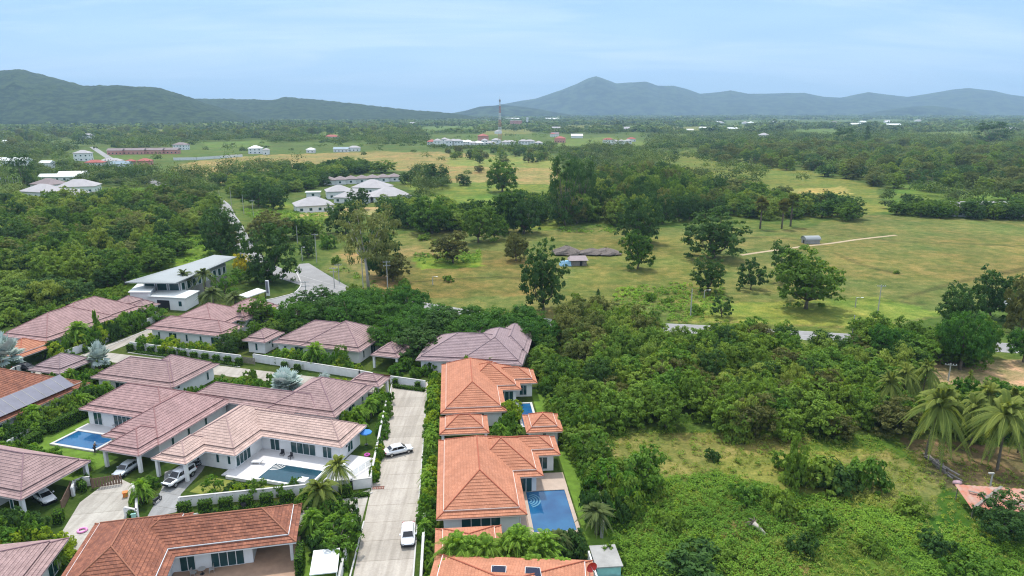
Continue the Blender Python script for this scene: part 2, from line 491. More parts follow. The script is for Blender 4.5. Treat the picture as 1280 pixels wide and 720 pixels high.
# ------------------------------------------------------------------ ground sheet (one sheet to the horizon)
def vnoise(x, y, s, seed=0):
    """cheap smooth value noise"""
    x = x / s; y = y / s
    xi = np.floor(x).astype(np.int64); yi = np.floor(y).astype(np.int64)
    fx = x - xi; fy = y - yi
    fx = fx * fx * (3 - 2 * fx); fy = fy * fy * (3 - 2 * fy)
    def h(a, b):
        k = (a * 374761393 + b * 668265263 + seed * 974634777) & 0x7fffffff
        k = ((k ^ (k >> 13)) * 1274126177) & 0x7fffffff
        return ((k ^ (k >> 16)) & 0xffff) / 65535.0
    return (h(xi, yi) * (1 - fx) + h(xi + 1, yi) * fx) * (1 - fy) + (h(xi, yi + 1) * (1 - fx) + h(xi + 1, yi + 1) * fx) * fy

def fbm(x, y, s, seed=0, o=4):
    r = 0; a = 0.5
    for i in range(o):
        r = r + a * vnoise(x, y, s / 2 ** i, seed + i * 17); a *= 0.5
    return r / (1 - 0.5 ** o)

GZ = [  # outline as surveyed on the photograph, soil or grass colour, ragged edge in pixels
 ([(0, 400), (170, 345), (300, 330), (340, 345), (540, 400), (680, 420), (705, 560), (775, 720), (775, 1500), (-600, 1500), (-600, 420)], (0.050, 0.085, 0.020), 6),
 ([(395, 335), (430, 310), (520, 290), (700, 286), (900, 283), (960, 290), (1085, 270), (1700, 282), (1700, 350), (1280, 362), (1180, 395), (1080, 410), (860, 404), (640, 400), (520, 385), (455, 362)], (0.142, 0.160, 0.062), 5),
 ([(1000, 300), (1700, 300), (1700, 345), (1200, 352), (1010, 345)], (0.165, 0.168, 0.066), 8),
 ([(740, 300), (880, 290), (900, 380), (700, 385)], (0.148, 0.162, 0.056), 8),
 ([(560, 300), (700, 330), (680, 370), (520, 372), (480, 350)], (0.150, 0.140, 0.054), 7),
 ([(860, 380), (1100, 370), (1180, 392), (1080, 408), (860, 402)], (0.165, 0.215, 0.055), 6),
 ([(425, 320), (440, 316), (470, 336), (525, 372), (500, 380), (450, 345)], (0.26, 0.20, 0.11), 5),
 ([(487, 310), (520, 306), (560, 318), (500, 322)], (0.22, 0.20, 0.10), 3),
 ([(515, 322), (600, 316), (608, 332), (530, 338)], (0.150, 0.230, 0.035), 4),
 ([(190, 222), (225, 205), (300, 195), (440, 190), (560, 190), (690, 198), (712, 232), (560, 226), (510, 215), (430, 207), (330, 214), (260, 226)], (0.255, 0.218, 0.108), 3),
 ([(560, 196), (690, 195), (700, 210), (560, 208)], (0.200, 0.235, 0.080), 2),
 ([(225, 222), (250, 218), (300, 219), (290, 228), (240, 231)], (0.46, 0.37, 0.23), 2),
 ([(560, 224), (690, 216), (700, 226), (560, 232)], (0.27, 0.23, 0.12), 2),
 ([(500, 226), (700, 232), (715, 285), (560, 286), (545, 262)], (0.140, 0.195, 0.045), 4),
 ([(800, 192), (880, 186), (1000, 212), (1090, 232), (1112, 264), (1000, 276), (940, 256), (850, 226)], (0.150, 0.180, 0.050), 4),
 ([(985, 237), (1055, 233), (1065, 243), (990, 247)], (0.30, 0.27, 0.11), 3),
 ([(60, 238), (205, 236), (175, 262), (60, 270)], (0.115, 0.205, 0.030), 3),
 ([(212, 308), (262, 268), (292, 280), (292, 322), (232, 332), (120, 385), (60, 400), (100, 372)], (0.115, 0.205, 0.028), 5),
 ([(330, 250), (420, 262), (400, 285), (330, 275)], (0.150, 0.210, 0.045), 3),
 ([(372, 262), (480, 258), (478, 268), (372, 270)], (0.42, 0.33, 0.22), 2),
 ([(1110, 232), (1700, 222), (1700, 272), (1110, 268)], (0.105, 0.170, 0.036), 5),
 ([(700, 560), (720, 540), (1120, 540), (1290, 600), (2000, 600), (2000, 1500), (790, 1500), (770, 700)], (0.070, 0.130, 0.024), 7),
 ([(745, 560), (790, 540), (900, 543), (1010, 545), (985, 575), (900, 585), (860, 600), (770, 590)], (0.185, 0.185, 0.075), 7),
 ([(880, 575), (1080, 560), (1130, 585), (1080, 625), (930, 615)], (0.165, 0.185, 0.060), 9),
 ([(1040, 575), (1110, 560), (1180, 600), (1180, 640), (1110, 640), (1075, 610)], (0.19, 0.18, 0.08), 8),
 ([(1130, 545), (1300, 560), (1700, 560), (1700, 620), (1230, 632), (1165, 600)], (0.165, 0.132, 0.092), 6),
 ([(1145, 452), (1700, 448), (1700, 490), (1200, 484), (1150, 470)], (0.360, 0.285, 0.215), 5),
 ([(715, 462), (730, 470), (738, 505), (752, 540), (772, 570), (748, 570), (728, 525), (716, 490)], (0.31, 0.25, 0.15), 4),
 ([(985, 640), (1000, 640), (1012, 690), (1008, 720), (985, 720), (990, 680)], (0.24, 0.19, 0.11), 5),
 ([(910, 652), (940, 650), (930, 665), (900, 672)], (0.27, 0.21, 0.13), 5),
]
FARF = [[(690, 176), (760, 171), (815, 178), (800, 191), (700, 190)], [(830, 159), (935, 157), (945, 164), (840, 167)], [(985, 162), (1050, 160), (1062, 168), (990, 170)], [(375, 166), (450, 163), (470, 170), (390, 174)], [(150, 164), (232, 161), (242, 168), (160, 172)], [(505, 160), (590, 157), (602, 164), (530, 168)], [(1130, 166), (1230, 163), (1240, 171), (1140, 173)], [(700, 157), (800, 155), (806, 160), (710, 162)], [(250, 178), (330, 175), (340, 182), (262, 185)], [(1060, 185), (1130, 182), (1142, 190), (1070, 193)], [(600, 163), (660, 161), (668, 167), (606, 169)]]
for i_, f_ in enumerate(FARF): GZ.append((f_, ((0.130, 0.185, 0.052), (0.175, 0.190, 0.070), (0.110, 0.175, 0.045))[i_ % 3], 2))
def build_ground():
    rows = np.concatenate([np.linspace(-260, 36, 12), 40 * np.exp(np.linspace(0, math.log(420), 760))])
    tc_ = np.linspace(-1.6, 1.6, 560)
    n, k = len(rows), len(tc_)
    Y = np.repeat(rows[:, None], k, 1)
    X = tc_[None, :] * np.maximum(Y, 60.0)
    Z = np.zeros_like(X)
    colr = np.empty((n, k, 3))
    colr[:] = (0.085, 0.130, 0.036)
    big = fbm(X, Y, 90, 3)[..., None]
    colr *= 0.8 + 0.5 * big
    w1 = fbm(X, Y, 14, 5, 4) - 0.5; w2 = fbm(X, Y, 14, 9, 4) - 0.5
    px, py = to_px(X, Y)
    sc = np.clip(60.0 / np.maximum(Y, 1) * 4, 0.1, 2.0)
    front = Y > 41
    for poly, c, rag in GZ:
        m = inside(poly, px + w1 * rag * 4, py + w2 * rag * 1.6) & front
        colr[m] = np.array(c) * (0.78 + 0.44 * fbm(X[m], Y[m], 22, 31))[:, None]
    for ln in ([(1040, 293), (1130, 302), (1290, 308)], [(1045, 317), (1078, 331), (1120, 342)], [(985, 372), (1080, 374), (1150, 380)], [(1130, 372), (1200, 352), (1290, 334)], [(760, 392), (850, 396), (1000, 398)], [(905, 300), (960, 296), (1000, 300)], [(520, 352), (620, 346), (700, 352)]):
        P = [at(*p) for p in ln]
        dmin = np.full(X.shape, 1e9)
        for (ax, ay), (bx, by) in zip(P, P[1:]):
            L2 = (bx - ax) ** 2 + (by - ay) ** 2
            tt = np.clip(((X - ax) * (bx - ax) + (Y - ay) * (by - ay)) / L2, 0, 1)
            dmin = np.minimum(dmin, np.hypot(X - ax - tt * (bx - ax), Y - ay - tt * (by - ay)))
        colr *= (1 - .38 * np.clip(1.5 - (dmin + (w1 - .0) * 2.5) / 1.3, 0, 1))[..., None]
    me = bpy.data.meshes.new("ground")
    me.vertices.add(n * k)
    me.vertices.foreach_set("co", np.stack([X, Y, Z], -1).astype(np.float32).ravel())
    i = (np.arange(n - 1)[:, None] * k + np.arange(k - 1)[None, :]).ravel()
    q = np.stack([i, i + 1, i + k + 1, i + k], 1).astype(np.int32)
    me.loops.add(q.size); me.loops.foreach_set("vertex_index", q.ravel())
    me.polygons.add(len(q)); me.polygons.foreach_set("loop_start", np.arange(0, q.size, 4, dtype=np.int32))
    me.update(calc_edges=True)
    at_ = me.attributes.new("soil", 'FLOAT_COLOR', 'POINT')
    c4 = np.ones((n * k, 4), np.float32); c4[:, :3] = colr.reshape(-1, 3)
    at_.data.foreach_set("color", c4.ravel())
    m, t, b = nodes("grass_and_soil")
    a = t.nodes.new("ShaderNodeAttribute"); a.attribute_name = "soil"
    g = t.nodes.new("ShaderNodeNewGeometry")
    prev = a.outputs['Color']
    for s, lo, hi, c0, c1 in ((2.2, 0.30, 0.72, (0.55, 0.62, 0.5), (1.35, 1.28, 1.2)), (0.35, 0.30, 0.70, (0.62, 0.72, 0.55), (1.32, 1.22, 1.25)), (0.11, 0.34, 0.64, (0.74, 0.86, 0.70), (1.18, 1.06, 1.1)), (0.045, 0.34, 0.66, (0.74, 0.88, 0.74), (1.24, 1.04, 1.05)), (0.22, 0.32, 0.68, (0.74, 0.82, 0.70), (1.22, 1.16, 1.15)), (0.02, 0.36, 0.64, (0.86, 0.98, 0.88), (1.16, 1.0, 0.98))):
        nz = t.nodes.new("ShaderNodeTexNoise"); nz.inputs['Scale'].default_value = s; nz.inputs['Detail'].default_value = 5; nz.inputs['Roughness'].default_value = 0.7
        t.links.new(g.outputs['Position'], nz.inputs['Vector'])
        rp = t.nodes.new("ShaderNodeValToRGB")
        rp.color_ramp.elements[0].position = lo; rp.color_ramp.elements[1].position = hi
        rp.color_ramp.elements[0].color = (*c0, 1); rp.color_ramp.elements[1].color = (*c1, 1)
        t.links.new(nz.outputs['Fac'], rp.inputs[0])
        mx = t.nodes.new("ShaderNodeMix"); mx.data_type = 'RGBA'; mx.blend_type = 'MULTIPLY'; mx.inputs['Factor'].default_value = 1
        t.links.new(prev, mx.inputs['A']); t.links.new(rp.outputs[0], mx.inputs['B'])
        prev = mx.outputs['Result']
    t.links.new(prev, b.inputs['Base Color'])
    b.inputs['Roughness'].default_value = 0.95; b.inputs['Specular IOR Level'].default_value = 0.1
    me.materials.append(m)
    o = put("ground", me)
    tag(o, kind='structure')
build_ground()

# ------------------------------------------------------------------ hills
def hill_mat(name, c1, c2, s):
    m, t, b = nodes(name)
    g = t.nodes.new("ShaderNodeNewGeometry")
    mp = t.nodes.new("ShaderNodeMapping"); mp.inputs['Scale'].default_value = (s, s, s * 1.6)
    t.links.new(g.outputs['Position'], mp.inputs[0])
    n = t.nodes.new("ShaderNodeTexNoise"); n.inputs['Scale'].default_value = 1; n.inputs['Detail'].default_value = 9; n.inputs['Roughness'].default_value = 0.72
    t.links.new(mp.outputs[0], n.inputs['Vector'])
    r = t.nodes.new("ShaderNodeValToRGB"); r.color_ramp.elements[0].position = 0.44; r.color_ramp.elements[1].position = 0.57
    r.color_ramp.elements[0].color = (*c1, 1); r.color_ramp.elements[1].color = (*c2, 1)
    t.links.new(n.outputs['Fac'], r.inputs[0]); t.links.new(r.outputs[0], b.inputs['Base Color'])
    b.inputs['Roughness'].default_value = 0.95; b.inputs['Specular IOR Level'].default_value = 0.05
    return m

def build_hill(name, D, prof, depth, seed, m, nx=520, ny=70, rough=0.20, cell=34, flank=1.5):
    """a range whose crest stands D metres out; prof = crest line as (px, py) on the survey; the slopes fall off to both sides"""
    pts = sorted(prof)
    xs = [p[0] for p in pts]
    px = np.linspace(xs[0], xs[-1], nx)
    py = np.interp(px, xs, [p[1] for p in pts])
    X0 = np.empty(nx); H0 = np.empty(nx)
    for i in range(nx):
        v = (py[i] - 360) / FPX
        dy = math.cos(PITCH) - v * math.sin(PITCH); dz = -math.sin(PITCH) - v * math.cos(PITCH)
        X0[i] = (px[i] - 640) / FPX * D / dy
        H0[i] = CAM_H + dz / dy * D
    H0 = np.maximum(H0, -5)
    s = np.linspace(-1, 1, ny)
    X = np.repeat(X0[None, :], ny, 0) * (1 + s[:, None] * depth / D * 0.9)
    Y = D + s[:, None] * depth + 0 * X
    ridge = 1 - np.abs(s[:, None]) ** flank
    nz = fbm(X, Y, depth * 0.55, seed, 5) - 0.5
    gul = np.abs(fbm(X, Y, depth * 0.30, seed + 5, 4) - 0.5)
    k = np.clip(np.abs(s[:, None]) * 3, 0, 1)
    Z = H0[None, :] * np.clip(ridge + k * (nz * 0.55 - gul * 0.35 * k) * (1 - np.abs(s[:, None])), 0, 1)
    Z = np.minimum(Z, H0[None, :] * (1 - 0.10 * k))
    Z += (vnoise(X, Y, cell, seed + 9) + vnoise(X, Y, cell / 2.5, seed + 10) * 0.6 - 0.8) * rough * cell * np.clip(Z / 60, 0, 1)
    Z[0] = -12; Z[-1] = -12
    me = bpy.data.meshes.new(name)
    me.vertices.add(nx * ny)
    me.vertices.foreach_set("co", np.stack([X, Y, Z], -1).astype(np.float32).ravel())
    i = (np.arange(ny - 1)[:, None] * nx + np.arange(nx - 1)[None, :]).ravel()
    q = np.stack([i, i + 1, i + nx + 1, i + nx], 1).astype(np.int32)
    me.loops.add(q.size); me.loops.foreach_set("vertex_index", q.ravel())
    me.polygons.add(len(q)); me.polygons.foreach_set("loop_start", np.arange(0, q.size, 4, dtype=np.int32))
    me.polygons.foreach_set("use_smooth", [True] * len(q))
    me.update(calc_edges=True)
    me.materials.append(m)
    tag(put(name, me), kind='structure')

HM = hill_mat("forested_hillside", (0.008, 0.020, 0.008), (0.042, 0.068, 0.022), 0.03)
HM2 = hill_mat("far_forested_mountain", (0.004, 0.012, 0.006), (0.050, 0.078, 0.030), 0.009)
build_hill("hills", 3300, [(-700, 150), (-420, 120), (-200, 92), (-60, 84), (0, 88), (25, 87), (60, 95), (105, 107), (150, 107), (200, 110), (235, 121), (250, 127), (275, 134), (310, 146), (340, 155)], 800, 4, HM)
build_hill("hills", 4300, [(-100, 150), (120, 135), (250, 123), (300, 124), (340, 125), (358, 121), (400, 125), (440, 129), (480, 134), (520, 138), (560, 141), (620, 150)], 800, 14, HM)
build_hill("hills", 6200, [(540, 145), (580, 139), (600, 133), (630, 131), (660, 134), (700, 141), (740, 148)], 600, 24, HM2, nx=200, ny=40, rough=0.05)
build_hill("hills", 9500, [(540, 146), (600, 135), (640, 128), (670, 123), (700, 113), (720, 105), (735, 98), (745, 95), (757, 99), (770, 104), (790, 103), (808, 102), (822, 107), (842, 107), (858, 111), (875, 117), (900, 115), (913, 113), (935, 117), (960, 117), (985, 116), (1005, 116), (1030, 121), (1050, 122), (1075, 117), (1085, 115), (1110, 118), (1135, 121), (1160, 117), (1190, 112), (1210, 110), (1240, 113), (1262, 118), (1290, 122), (1400, 118), (1550, 124), (1800, 146)], 1500, 34, HM2, nx=700, rough=0.03, cell=140)
build_hill("hills", 7000, [(1080, 142), (1110, 137), (1140, 133), (1165, 132), (1190, 135), (1220, 140)], 400, 44, HM2, nx=120, ny=30, rough=0.04)

# ------------------------------------------------------------------ roads and lanes
def sheet(name, polys, z, m, kind='structure'):
    b = MB()
    for p in polys:
        ar = sum(p[k][0] * p[(k + 1) % len(p)][1] - p[(k + 1) % len(p)][0] * p[k][1] for k in range(len(p)))
        if ar < 0: p = p[::-1]
        b.face([(x, y, z) for x, y in p])
    return tag(b.build(name, m), kind=kind)

def smooth_line(pts, step=2.0):
    P = [Vector((p[0], p[1], 0)) for p in pts]
    out = []
    for i in range(len(P) - 1):
        p0 = P[max(i - 1, 0)]; p1 = P[i]; p2 = P[i + 1]; p3 = P[min(i + 2, len(P) - 1)]
        n = max(2, int((p2 - p1).length / step))
        for k in range(n):
            t = k / n
            out.append(0.5 * ((2 * p1) + (p2 - p0) * t + (2 * p0 - 5 * p1 + 4 * p2 - p3) * t * t + (3 * p1 - p0 - 3 * p2 + p3) * t ** 3))
    out.append(P[-1])
    return out

def ribbon(b, pts, w0, w1, z, dash=None):
    nrm = []
    for i, p in enumerate(pts):
        d = pts[min(i + 1, len(pts) - 1)] - pts[max(i - 1, 0)]
        nrm.append(Vector((-d.y, d.x, 0)).normalized())
    s = 0
    for i in range(len(pts) - 1):
        s += (pts[i + 1] - pts[i]).length
        if dash and (s % (dash[0] + dash[1])) > dash[0]:
            continue
        a, c = pts[i], pts[i + 1]
        b.face([tuple(a + nrm[i] * w0 + Vector((0, 0, z))), tuple(a + nrm[i] * w1 + Vector((0, 0, z))), tuple(c + nrm[i + 1] * w1 + Vector((0, 0, z))), tuple(c + nrm[i + 1] * w0 + Vector((0, 0, z)))])

def road_mat(name, c1, c2, joints=0.0, ang=0.0, s=0.35):
    m, t, b = nodes(name)
    g = t.nodes.new("ShaderNodeNewGeometry")
    prev = None
    for sc_, lo, hi in ((s, 0.3, 0.7), (3.5, 0.25, 0.75)):
        n = t.nodes.new("ShaderNodeTexNoise"); n.inputs['Scale'].default_value = sc_; n.inputs['Detail'].default_value = 8; n.inputs['Roughness'].default_value = 0.7
        t.links.new(g.outputs['Position'], n.inputs['Vector'])
        r = t.nodes.new("ShaderNodeValToRGB"); r.color_ramp.elements[0].position = lo; r.color_ramp.elements[1].position = hi
        if prev is None:
            r.color_ramp.elements[0].color = (*c2, 1); r.color_ramp.elements[1].color = (*c1, 1)
            t.links.new(n.outputs['Fac'], r.inputs[0]); prev = r.outputs[0]
        else:
            r.color_ramp.elements[0].color = (0.8, 0.8, 0.8, 1); r.color_ramp.elements[1].color = (1.1, 1.1, 1.1, 1)
            t.links.new(n.outputs['Fac'], r.inputs[0])
            mx = t.nodes.new("ShaderNodeMix"); mx.data_type = 'RGBA'; mx.blend_type = 'MULTIPLY'; mx.inputs['Factor'].default_value = 1
            t.links.new(prev, mx.inputs['A']); t.links.new(r.outputs[0], mx.inputs['B']); prev = mx.outputs['Result']
    if joints:
        mp = t.nodes.new("ShaderNodeMapping"); mp.inputs['Rotation'].default_value = (0, 0, -R(ang)); mp.vector_type = 'POINT'
        t.links.new(g.outputs['Position'], mp.inputs[0])
        br = t.nodes.new("ShaderNodeTexBrick"); br.offset = 0; br.inputs['Scale'].default_value = 1
        br.inputs['Brick Width'].default_value = 50; br.inputs['Row Height'].default_value = joints; br.inputs['Mortar Size'].default_value = 0.035
        br.inputs['Color1'].default_value = (1, 1, 1, 1); br.inputs['Color2'].default_value = (0.84, 0.84, 0.83, 1); br.inputs['Mortar'].default_value = (0.5, 0.48, 0.45, 1)
        t.links.new(mp.outputs[0], br.inputs['Vector'])
        mx = t.nodes.new("ShaderNodeMix"); mx.data_type = 'RGBA'; mx.blend_type = 'MULTIPLY'; mx.inputs['Factor'].default_value = 1
        t.links.new(prev, mx.inputs['A']); t.links.new(br.outputs['Color'], mx.inputs['B']); prev = mx.outputs['Result']
    if joints:   # tyre-worn streaks along the way and dark patches
        mp2 = t.nodes.new("ShaderNodeMapping"); mp2.inputs['Rotation'].default_value = (0, 0, -R(ang)); mp2.inputs['Scale'].default_value = (1.3, .07, 1)
        t.links.new(g.outputs['Position'], mp2.inputs[0])
        n3 = t.nodes.new("ShaderNodeTexNoise"); n3.inputs['Scale'].default_value = 1.0; n3.inputs['Detail'].default_value = 6; t.links.new(mp2.outputs[0], n3.inputs['Vector'])
        r3 = t.nodes.new("ShaderNodeValToRGB"); r3.color_ramp.elements[0].position = .36; r3.color_ramp.elements[1].position = .58; r3.color_ramp.elements[0].color = (.80, .79, .78, 1)
        t.links.new(n3.outputs['Fac'], r3.inputs[0])
        mx = t.nodes.new("ShaderNodeMix"); mx.data_type = 'RGBA'; mx.blend_type = 'MULTIPLY'; mx.inputs['Factor'].default_value = 1
        t.links.new(prev, mx.inputs['A']); t.links.new(r3.outputs[0], mx.inputs['B']); prev = mx.outputs['Result']
    t.links.new(prev, b.inputs['Base Color'])
    b.inputs['Roughness'].default_value = 0.85; b.inputs['Specular IOR Level'].default_value = 0.2
    return m
M['street'] = road_mat('pale_worn_concrete_street', (0.50, 0.45, 0.39), (0.40, 0.36, 0.315), 4.0, 5.2)
M['lane'] = road_mat('pale_concrete_lane', (0.50, 0.47, 0.42), (0.39, 0.36, 0.32), 5.0, 11)
M['lane2'] = road_mat('beige_concrete_lane', (0.46, 0.42, 0.37), (0.35, 0.32, 0.28), 5.0, -16)
M['asphalt'] = road_mat('grey_worn_asphalt', (0.31, 0.305, 0.30), (0.23, 0.225, 0.225), s=0.15)
M['drive'] = road_mat('grey_concrete_drive', (0.36, 0.36, 0.36), (0.27, 0.27, 0.27), 3.0, -16)
M['dirt'] = mat('pale_dirt', (0.46, 0.36, 0.24), 0.95, 0.05, vary=0.3, scale=0.4)
M['paint'] = mat('worn_white_road_paint', (0.55, 0.55, 0.53), 0.8, vary=0.45, scale=0.8)
M['kerb'] = mat('pale_concrete_kerb', (0.55, 0.54, 0.52), 0.85, vary=0.2, scale=1)
M['lawn'] = mat('mown_lawn', (0.135, 0.235, 0.030), 0.9, 0.1, vary=0.45, scale=0.7)
M['lawn2'] = mat('dry_yellowish_lawn', (0.21, 0.23, 0.05), 0.9, 0.1, vary=0.35, scale=0.7)

def F(a, u0, u1, v0, v1):
    return [uv2w(a, u0, v0), uv2w(a, u1, v0), uv2w(a, u1, v1), uv2w(a, u0, v1)]
FS, FL, FB, FM, FT = 5.2, -16.0, 12.0, -7.0, -4.0

sheet("street", [F(FS, -12.1, -5.3, 40, 127.5)], 0.020, M['street'])
sheet("lane", [[at(*p) for p in [(72, 700), (78, 664), (100, 628), (132, 604), (150, 598), (166, 606), (160, 628), (163, 648), (200, 646), (300, 636), (448, 617), (463, 611), (452, 652), (300, 662), (150, 700)]]], 0.016, M['lane'])
sheet("driveway", [[at(*p) for p in [(183, 648), (196, 625), (204, 606), (206, 590), (262, 572), (252, 590), (226, 618), (222, 640)]]], 0.024, M['drive'])
sheet("upper_lane", [F(FL, -130.6, -126.2, 88, 150), F(FL, -126.2, -58.5, 108.6, 113.2)], 0.016, M['lane2'])
R1 = smooth_line([(-640, 1060), (-300, 560), (-190, 430), (-143, 343), (-113, 281), (-88, 234), (-66, 210), (-46, 194), (-20, 178), (4, 166.8), (45, 160.6), (80, 153.5), (130, 143), (240, 118), (420, 70)])
b = MB(); ribbon(b, R1, -3.6, 3.6, 0.020); o = tag(b.build("road", M['asphalt']), kind='structure')
sheet("junction", [[at(*p) for p in [(318, 394), (334, 374), (352, 371), (368, 366), (376, 357), (374, 348), (369, 338), (374, 330), (386, 329), (412, 345), (440, 361), (418, 385), (370, 394)]]], 0.024, M['asphalt'])
b = MB(); kl = smooth_line([at(*p) for p in [(331, 376), (352, 371), (368, 366), (376, 357), (374, 348), (369, 338)]], 1.0)
for p, q in zip(kl, kl[1:]): b.bar((p.x, p.y, .08), (q.x, q.y, .08), .35, .16)
tag(b.build("kerb", M['kerb']), kind='structure')
b = MB(); ribbon(b, R1, -3.35, -3.2, 0.028); ribbon(b, R1, 3.2, 3.35, 0.028); ribbon(b, R1, -0.07, 0.07, 0.028, (3, 6)); tag(b.build("road_marking", M['paint']), kind='structure')
b = MB(); ribbon(b, smooth_line([at(*p) for p in [(926, 319), (960, 314), (1005, 308), (1040, 304), (1075, 299), (1120, 294)]]), -0.9, 0.9, 0.02); tag(b.build("dirt_track", M['dirt']), kind='structure')

# ------------------------------------------------------------------ air between the camera and the far hills
def haze():
    b = MB(); b.box(-19000, 19000, -300, 17500, -14, 640)
    m = bpy.data.materials.new("thin_haze"); m.use_nodes = True
    t = m.node_tree; t.nodes.clear()
    o = t.nodes.new("ShaderNodeOutputMaterial"); v = t.nodes.new("ShaderNodeVolumePrincipled")
    v.inputs['Color'].default_value = (0.52, 0.76, 1.0, 1); v.inputs['Density'].default_value = 0.000092; v.inputs['Anisotropy'].default_value = 0.0
    t.links.new(v.outputs[0], o.inputs['Volume'])
    ob = b.build("haze", m); tag(ob, kind='stuff')
haze()
# ------------------------------------------------------------------ houses
def rect(b, d):
    return [(b['u0'] + d, b['v0'] + d), (b['u1'] - d, b['v0'] + d), (b['u1'] - d, b['v1'] - d), (b['u0'] + d, b['v1'] - d)]

def ring(mb, b, d0, z0, d1, z1, t):
    A, B = rect(b, d0), rect(b, d1)
    for i in range(4):
        j = (i + 1) % 4
        a, c, e, f = A[i], A[j], B[j], B[i]
        L = math.hypot(c[0] - a[0], c[1] - a[1])
        if L < 0.02:
            continue
        off = (d0 * 7.3) % 1.0
        l1 = math.hypot(e[0] - f[0], e[1] - f[1])
        o1 = d1 - d0
        P = [(*a, z0 + t), (*c, z0 + t), (*e, z1), (*f, z1)]
        u0 = a[0] + a[1]
        U = [(u0, d0), (u0 + L, d0), (u0 + L - o1, d1), (u0 + o1, d1)]
        if l1 < 1e-3:
            P = P[:3]; U = U[:3]
        mb.face(P, U)
        mb.face([(*a, z0 - 0.015), (*c, z0 - 0.015), (*c, z0 + t), (*a, z0 + t)], [(u0, d0 - 0.05), (u0 + L, d0 - 0.05), (u0 + L, d0), (u0, d0)])

def hip_roof(parent, b, tile, fasc, cap=None, step=0.4, t=0.06, single=False):
    """two-tier hipped tile roof over a rectangular block: lower skirt, small step, upper hip"""
    z = b['z']; sk = b.get('sk', 1.2); p1 = b.get('p1', 0.42); p2 = b.get('p2', 0.58)
    half = min(b['u1'] - b['u0'], b['v1'] - b['v0']) / 2
    mb = MB(); st = MB()
    if single or half < sk + 0.8:
        n = max(1, round(half / step)); dd = half / n
        for k in range(n):
            ring(mb, b, k * dd, z + k * dd * p2, (k + 1) * dd, z + (k + 1) * dd * p2, t)
        tiers = [(0, z, half, z + half * p2)]
    else:
        n = max(1, round(sk / step)); dd = sk / n
        for k in range(n):
            ring(mb, b, k * dd, z + k * dd * p1, (k + 1) * dd, z + (k + 1) * dd * p1, t)
        d0 = sk - 0.22; zb = z + sk * p1 + 0.10
        n = max(1, round((half - d0) / step)); dd = (half - d0) / n
        for k in range(n):
            ring(mb, b, d0 + k * dd, zb + k * dd * p2, d0 + (k + 1) * dd, zb + (k + 1) * dd * p2, t)
        # dark gap closed by a board under the upper tier
        A = rect(b, d0 + 0.03)
        for i in range(4):
            a, c = A[i], A[(i + 1) % 4]
            (mb if tile not in ('rust', 'orange') else st).face([(*a, zb - 0.22), (*c, zb - 0.22), (*c, zb - 0.016), (*a, zb - 0.016)], [(0, 0)] * 4)
        if st.v:
            for i in range(4):
                A2 = rect(b, d0 - .05); a, c = A2[i], A2[(i + 1) % 4]
                st.bar((*a, zb - .06), (*c, zb - .06), .07, .11)
        tiers = [(0, z, sk, z + sk * p1), (d0, zb, half, zb + (half - d0) * p2)]
    roof = mb.build("roof", M[tile], parent)
    if st.v: st.build("step_board", M[fasc], roof)
    cb = MB()
    for (d0, z0, d1, z1) in tiers:
        A, B = rect(b, d0), rect(b, d1)
        for i in range(4):
            cb.tube([(*A[i], z0 + 0.06), (*B[i], z1 + 0.05)], 0.085, 6)
        if d1 >= half - 1e-6:
            cb.tube([(*B[0], z1 + 0.05), (*B[2], z1 + 0.05)], 0.10, 6) if math.dist(B[0], B[2]) > 0.05 else None
    cb.build("ridge_cap", M[cap or tile + '_cap'], roof)
    fb = MB()
    A = rect(b, 0.04); Bq = rect(b, 0.16)
    zt, zl = z + 0.02, z - 0.2
    for i in range(4):
        j = (i + 1) % 4
        fb.face([(*A[i], zl), (*A[j], zl), (*A[j], zt), (*A[i], zt)])
    fb.face([(*A[3], zl), (*A[2], zl), (*A[1], zl), (*A[0], zl)])
    fb.build("fascia", M[fasc], roof)
    return roof

for k, c in (('mauve', (0.27, 0.165, 0.18)), ('rose', (0.30, 0.155, 0.15)), ('palepink', (0.40, 0.27, 0.25)), ('greymauve', (0.23, 0.17, 0.185)), ('orange', (0.42, 0.125, 0.07)), ('rust', (0.36, 0.15, 0.09))):
    M[k + '_cap'] = mat(k + '_ridge_cap', c, 0.8, vary=0.2, scale=1)

def win(parent, side, c, pos, wd, z0, z1, panes=1, glass='glass'):
    """a framed window or sliding door on a wall; side S,E,N,W; c = wall plane, pos = middle along it"""
    f = MB(); g = MB()
    def bx(mb, a0, a1, h0, h1, d0, d1):
        if side == 'S': mb.box(a0, a1, c - d1, c - d0, h0, h1)
        elif side == 'N': mb.box(a0, a1, c + d0, c + d1, h0, h1)
        elif side == 'E': mb.box(c + d0, c + d1, a0, a1, h0, h1)
        else: mb.box(c - d1, c - d0, a0, a1, h0, h1)
    a0, a1 = pos - wd / 2, pos + wd / 2
    bx(f, a0, a0 + 0.07, z0, z1, 0.005, 0.07); bx(f, a1 - 0.07, a1, z0, z1, 0.005, 0.07)
    bx(f, a0 + 0.07, a1 - 0.07, z1 - 0.07, z1, 0.005, 0.07); bx(f, a0 + 0.07, a1 - 0.07, z0, z0 + 0.07, 0.005, 0.07)
    for k in range(1, panes):
        x = a0 + wd * k / panes
        bx(f, x - 0.04, x + 0.04, z0 + 0.07, z1 - 0.07, 0.005, 0.065)
    bx(g, a0 + 0.07, a1 - 0.07, z0 + 0.07, z1 - 0.07, 0.006, 0.03)
    name = "sliding_door" if z0 < 0.3 + 0.4 and wd > 1.3 else "window"
    fo = f.build(name, M['frame'], parent)
    g.build("pane", M[glass], fo)
    return fo

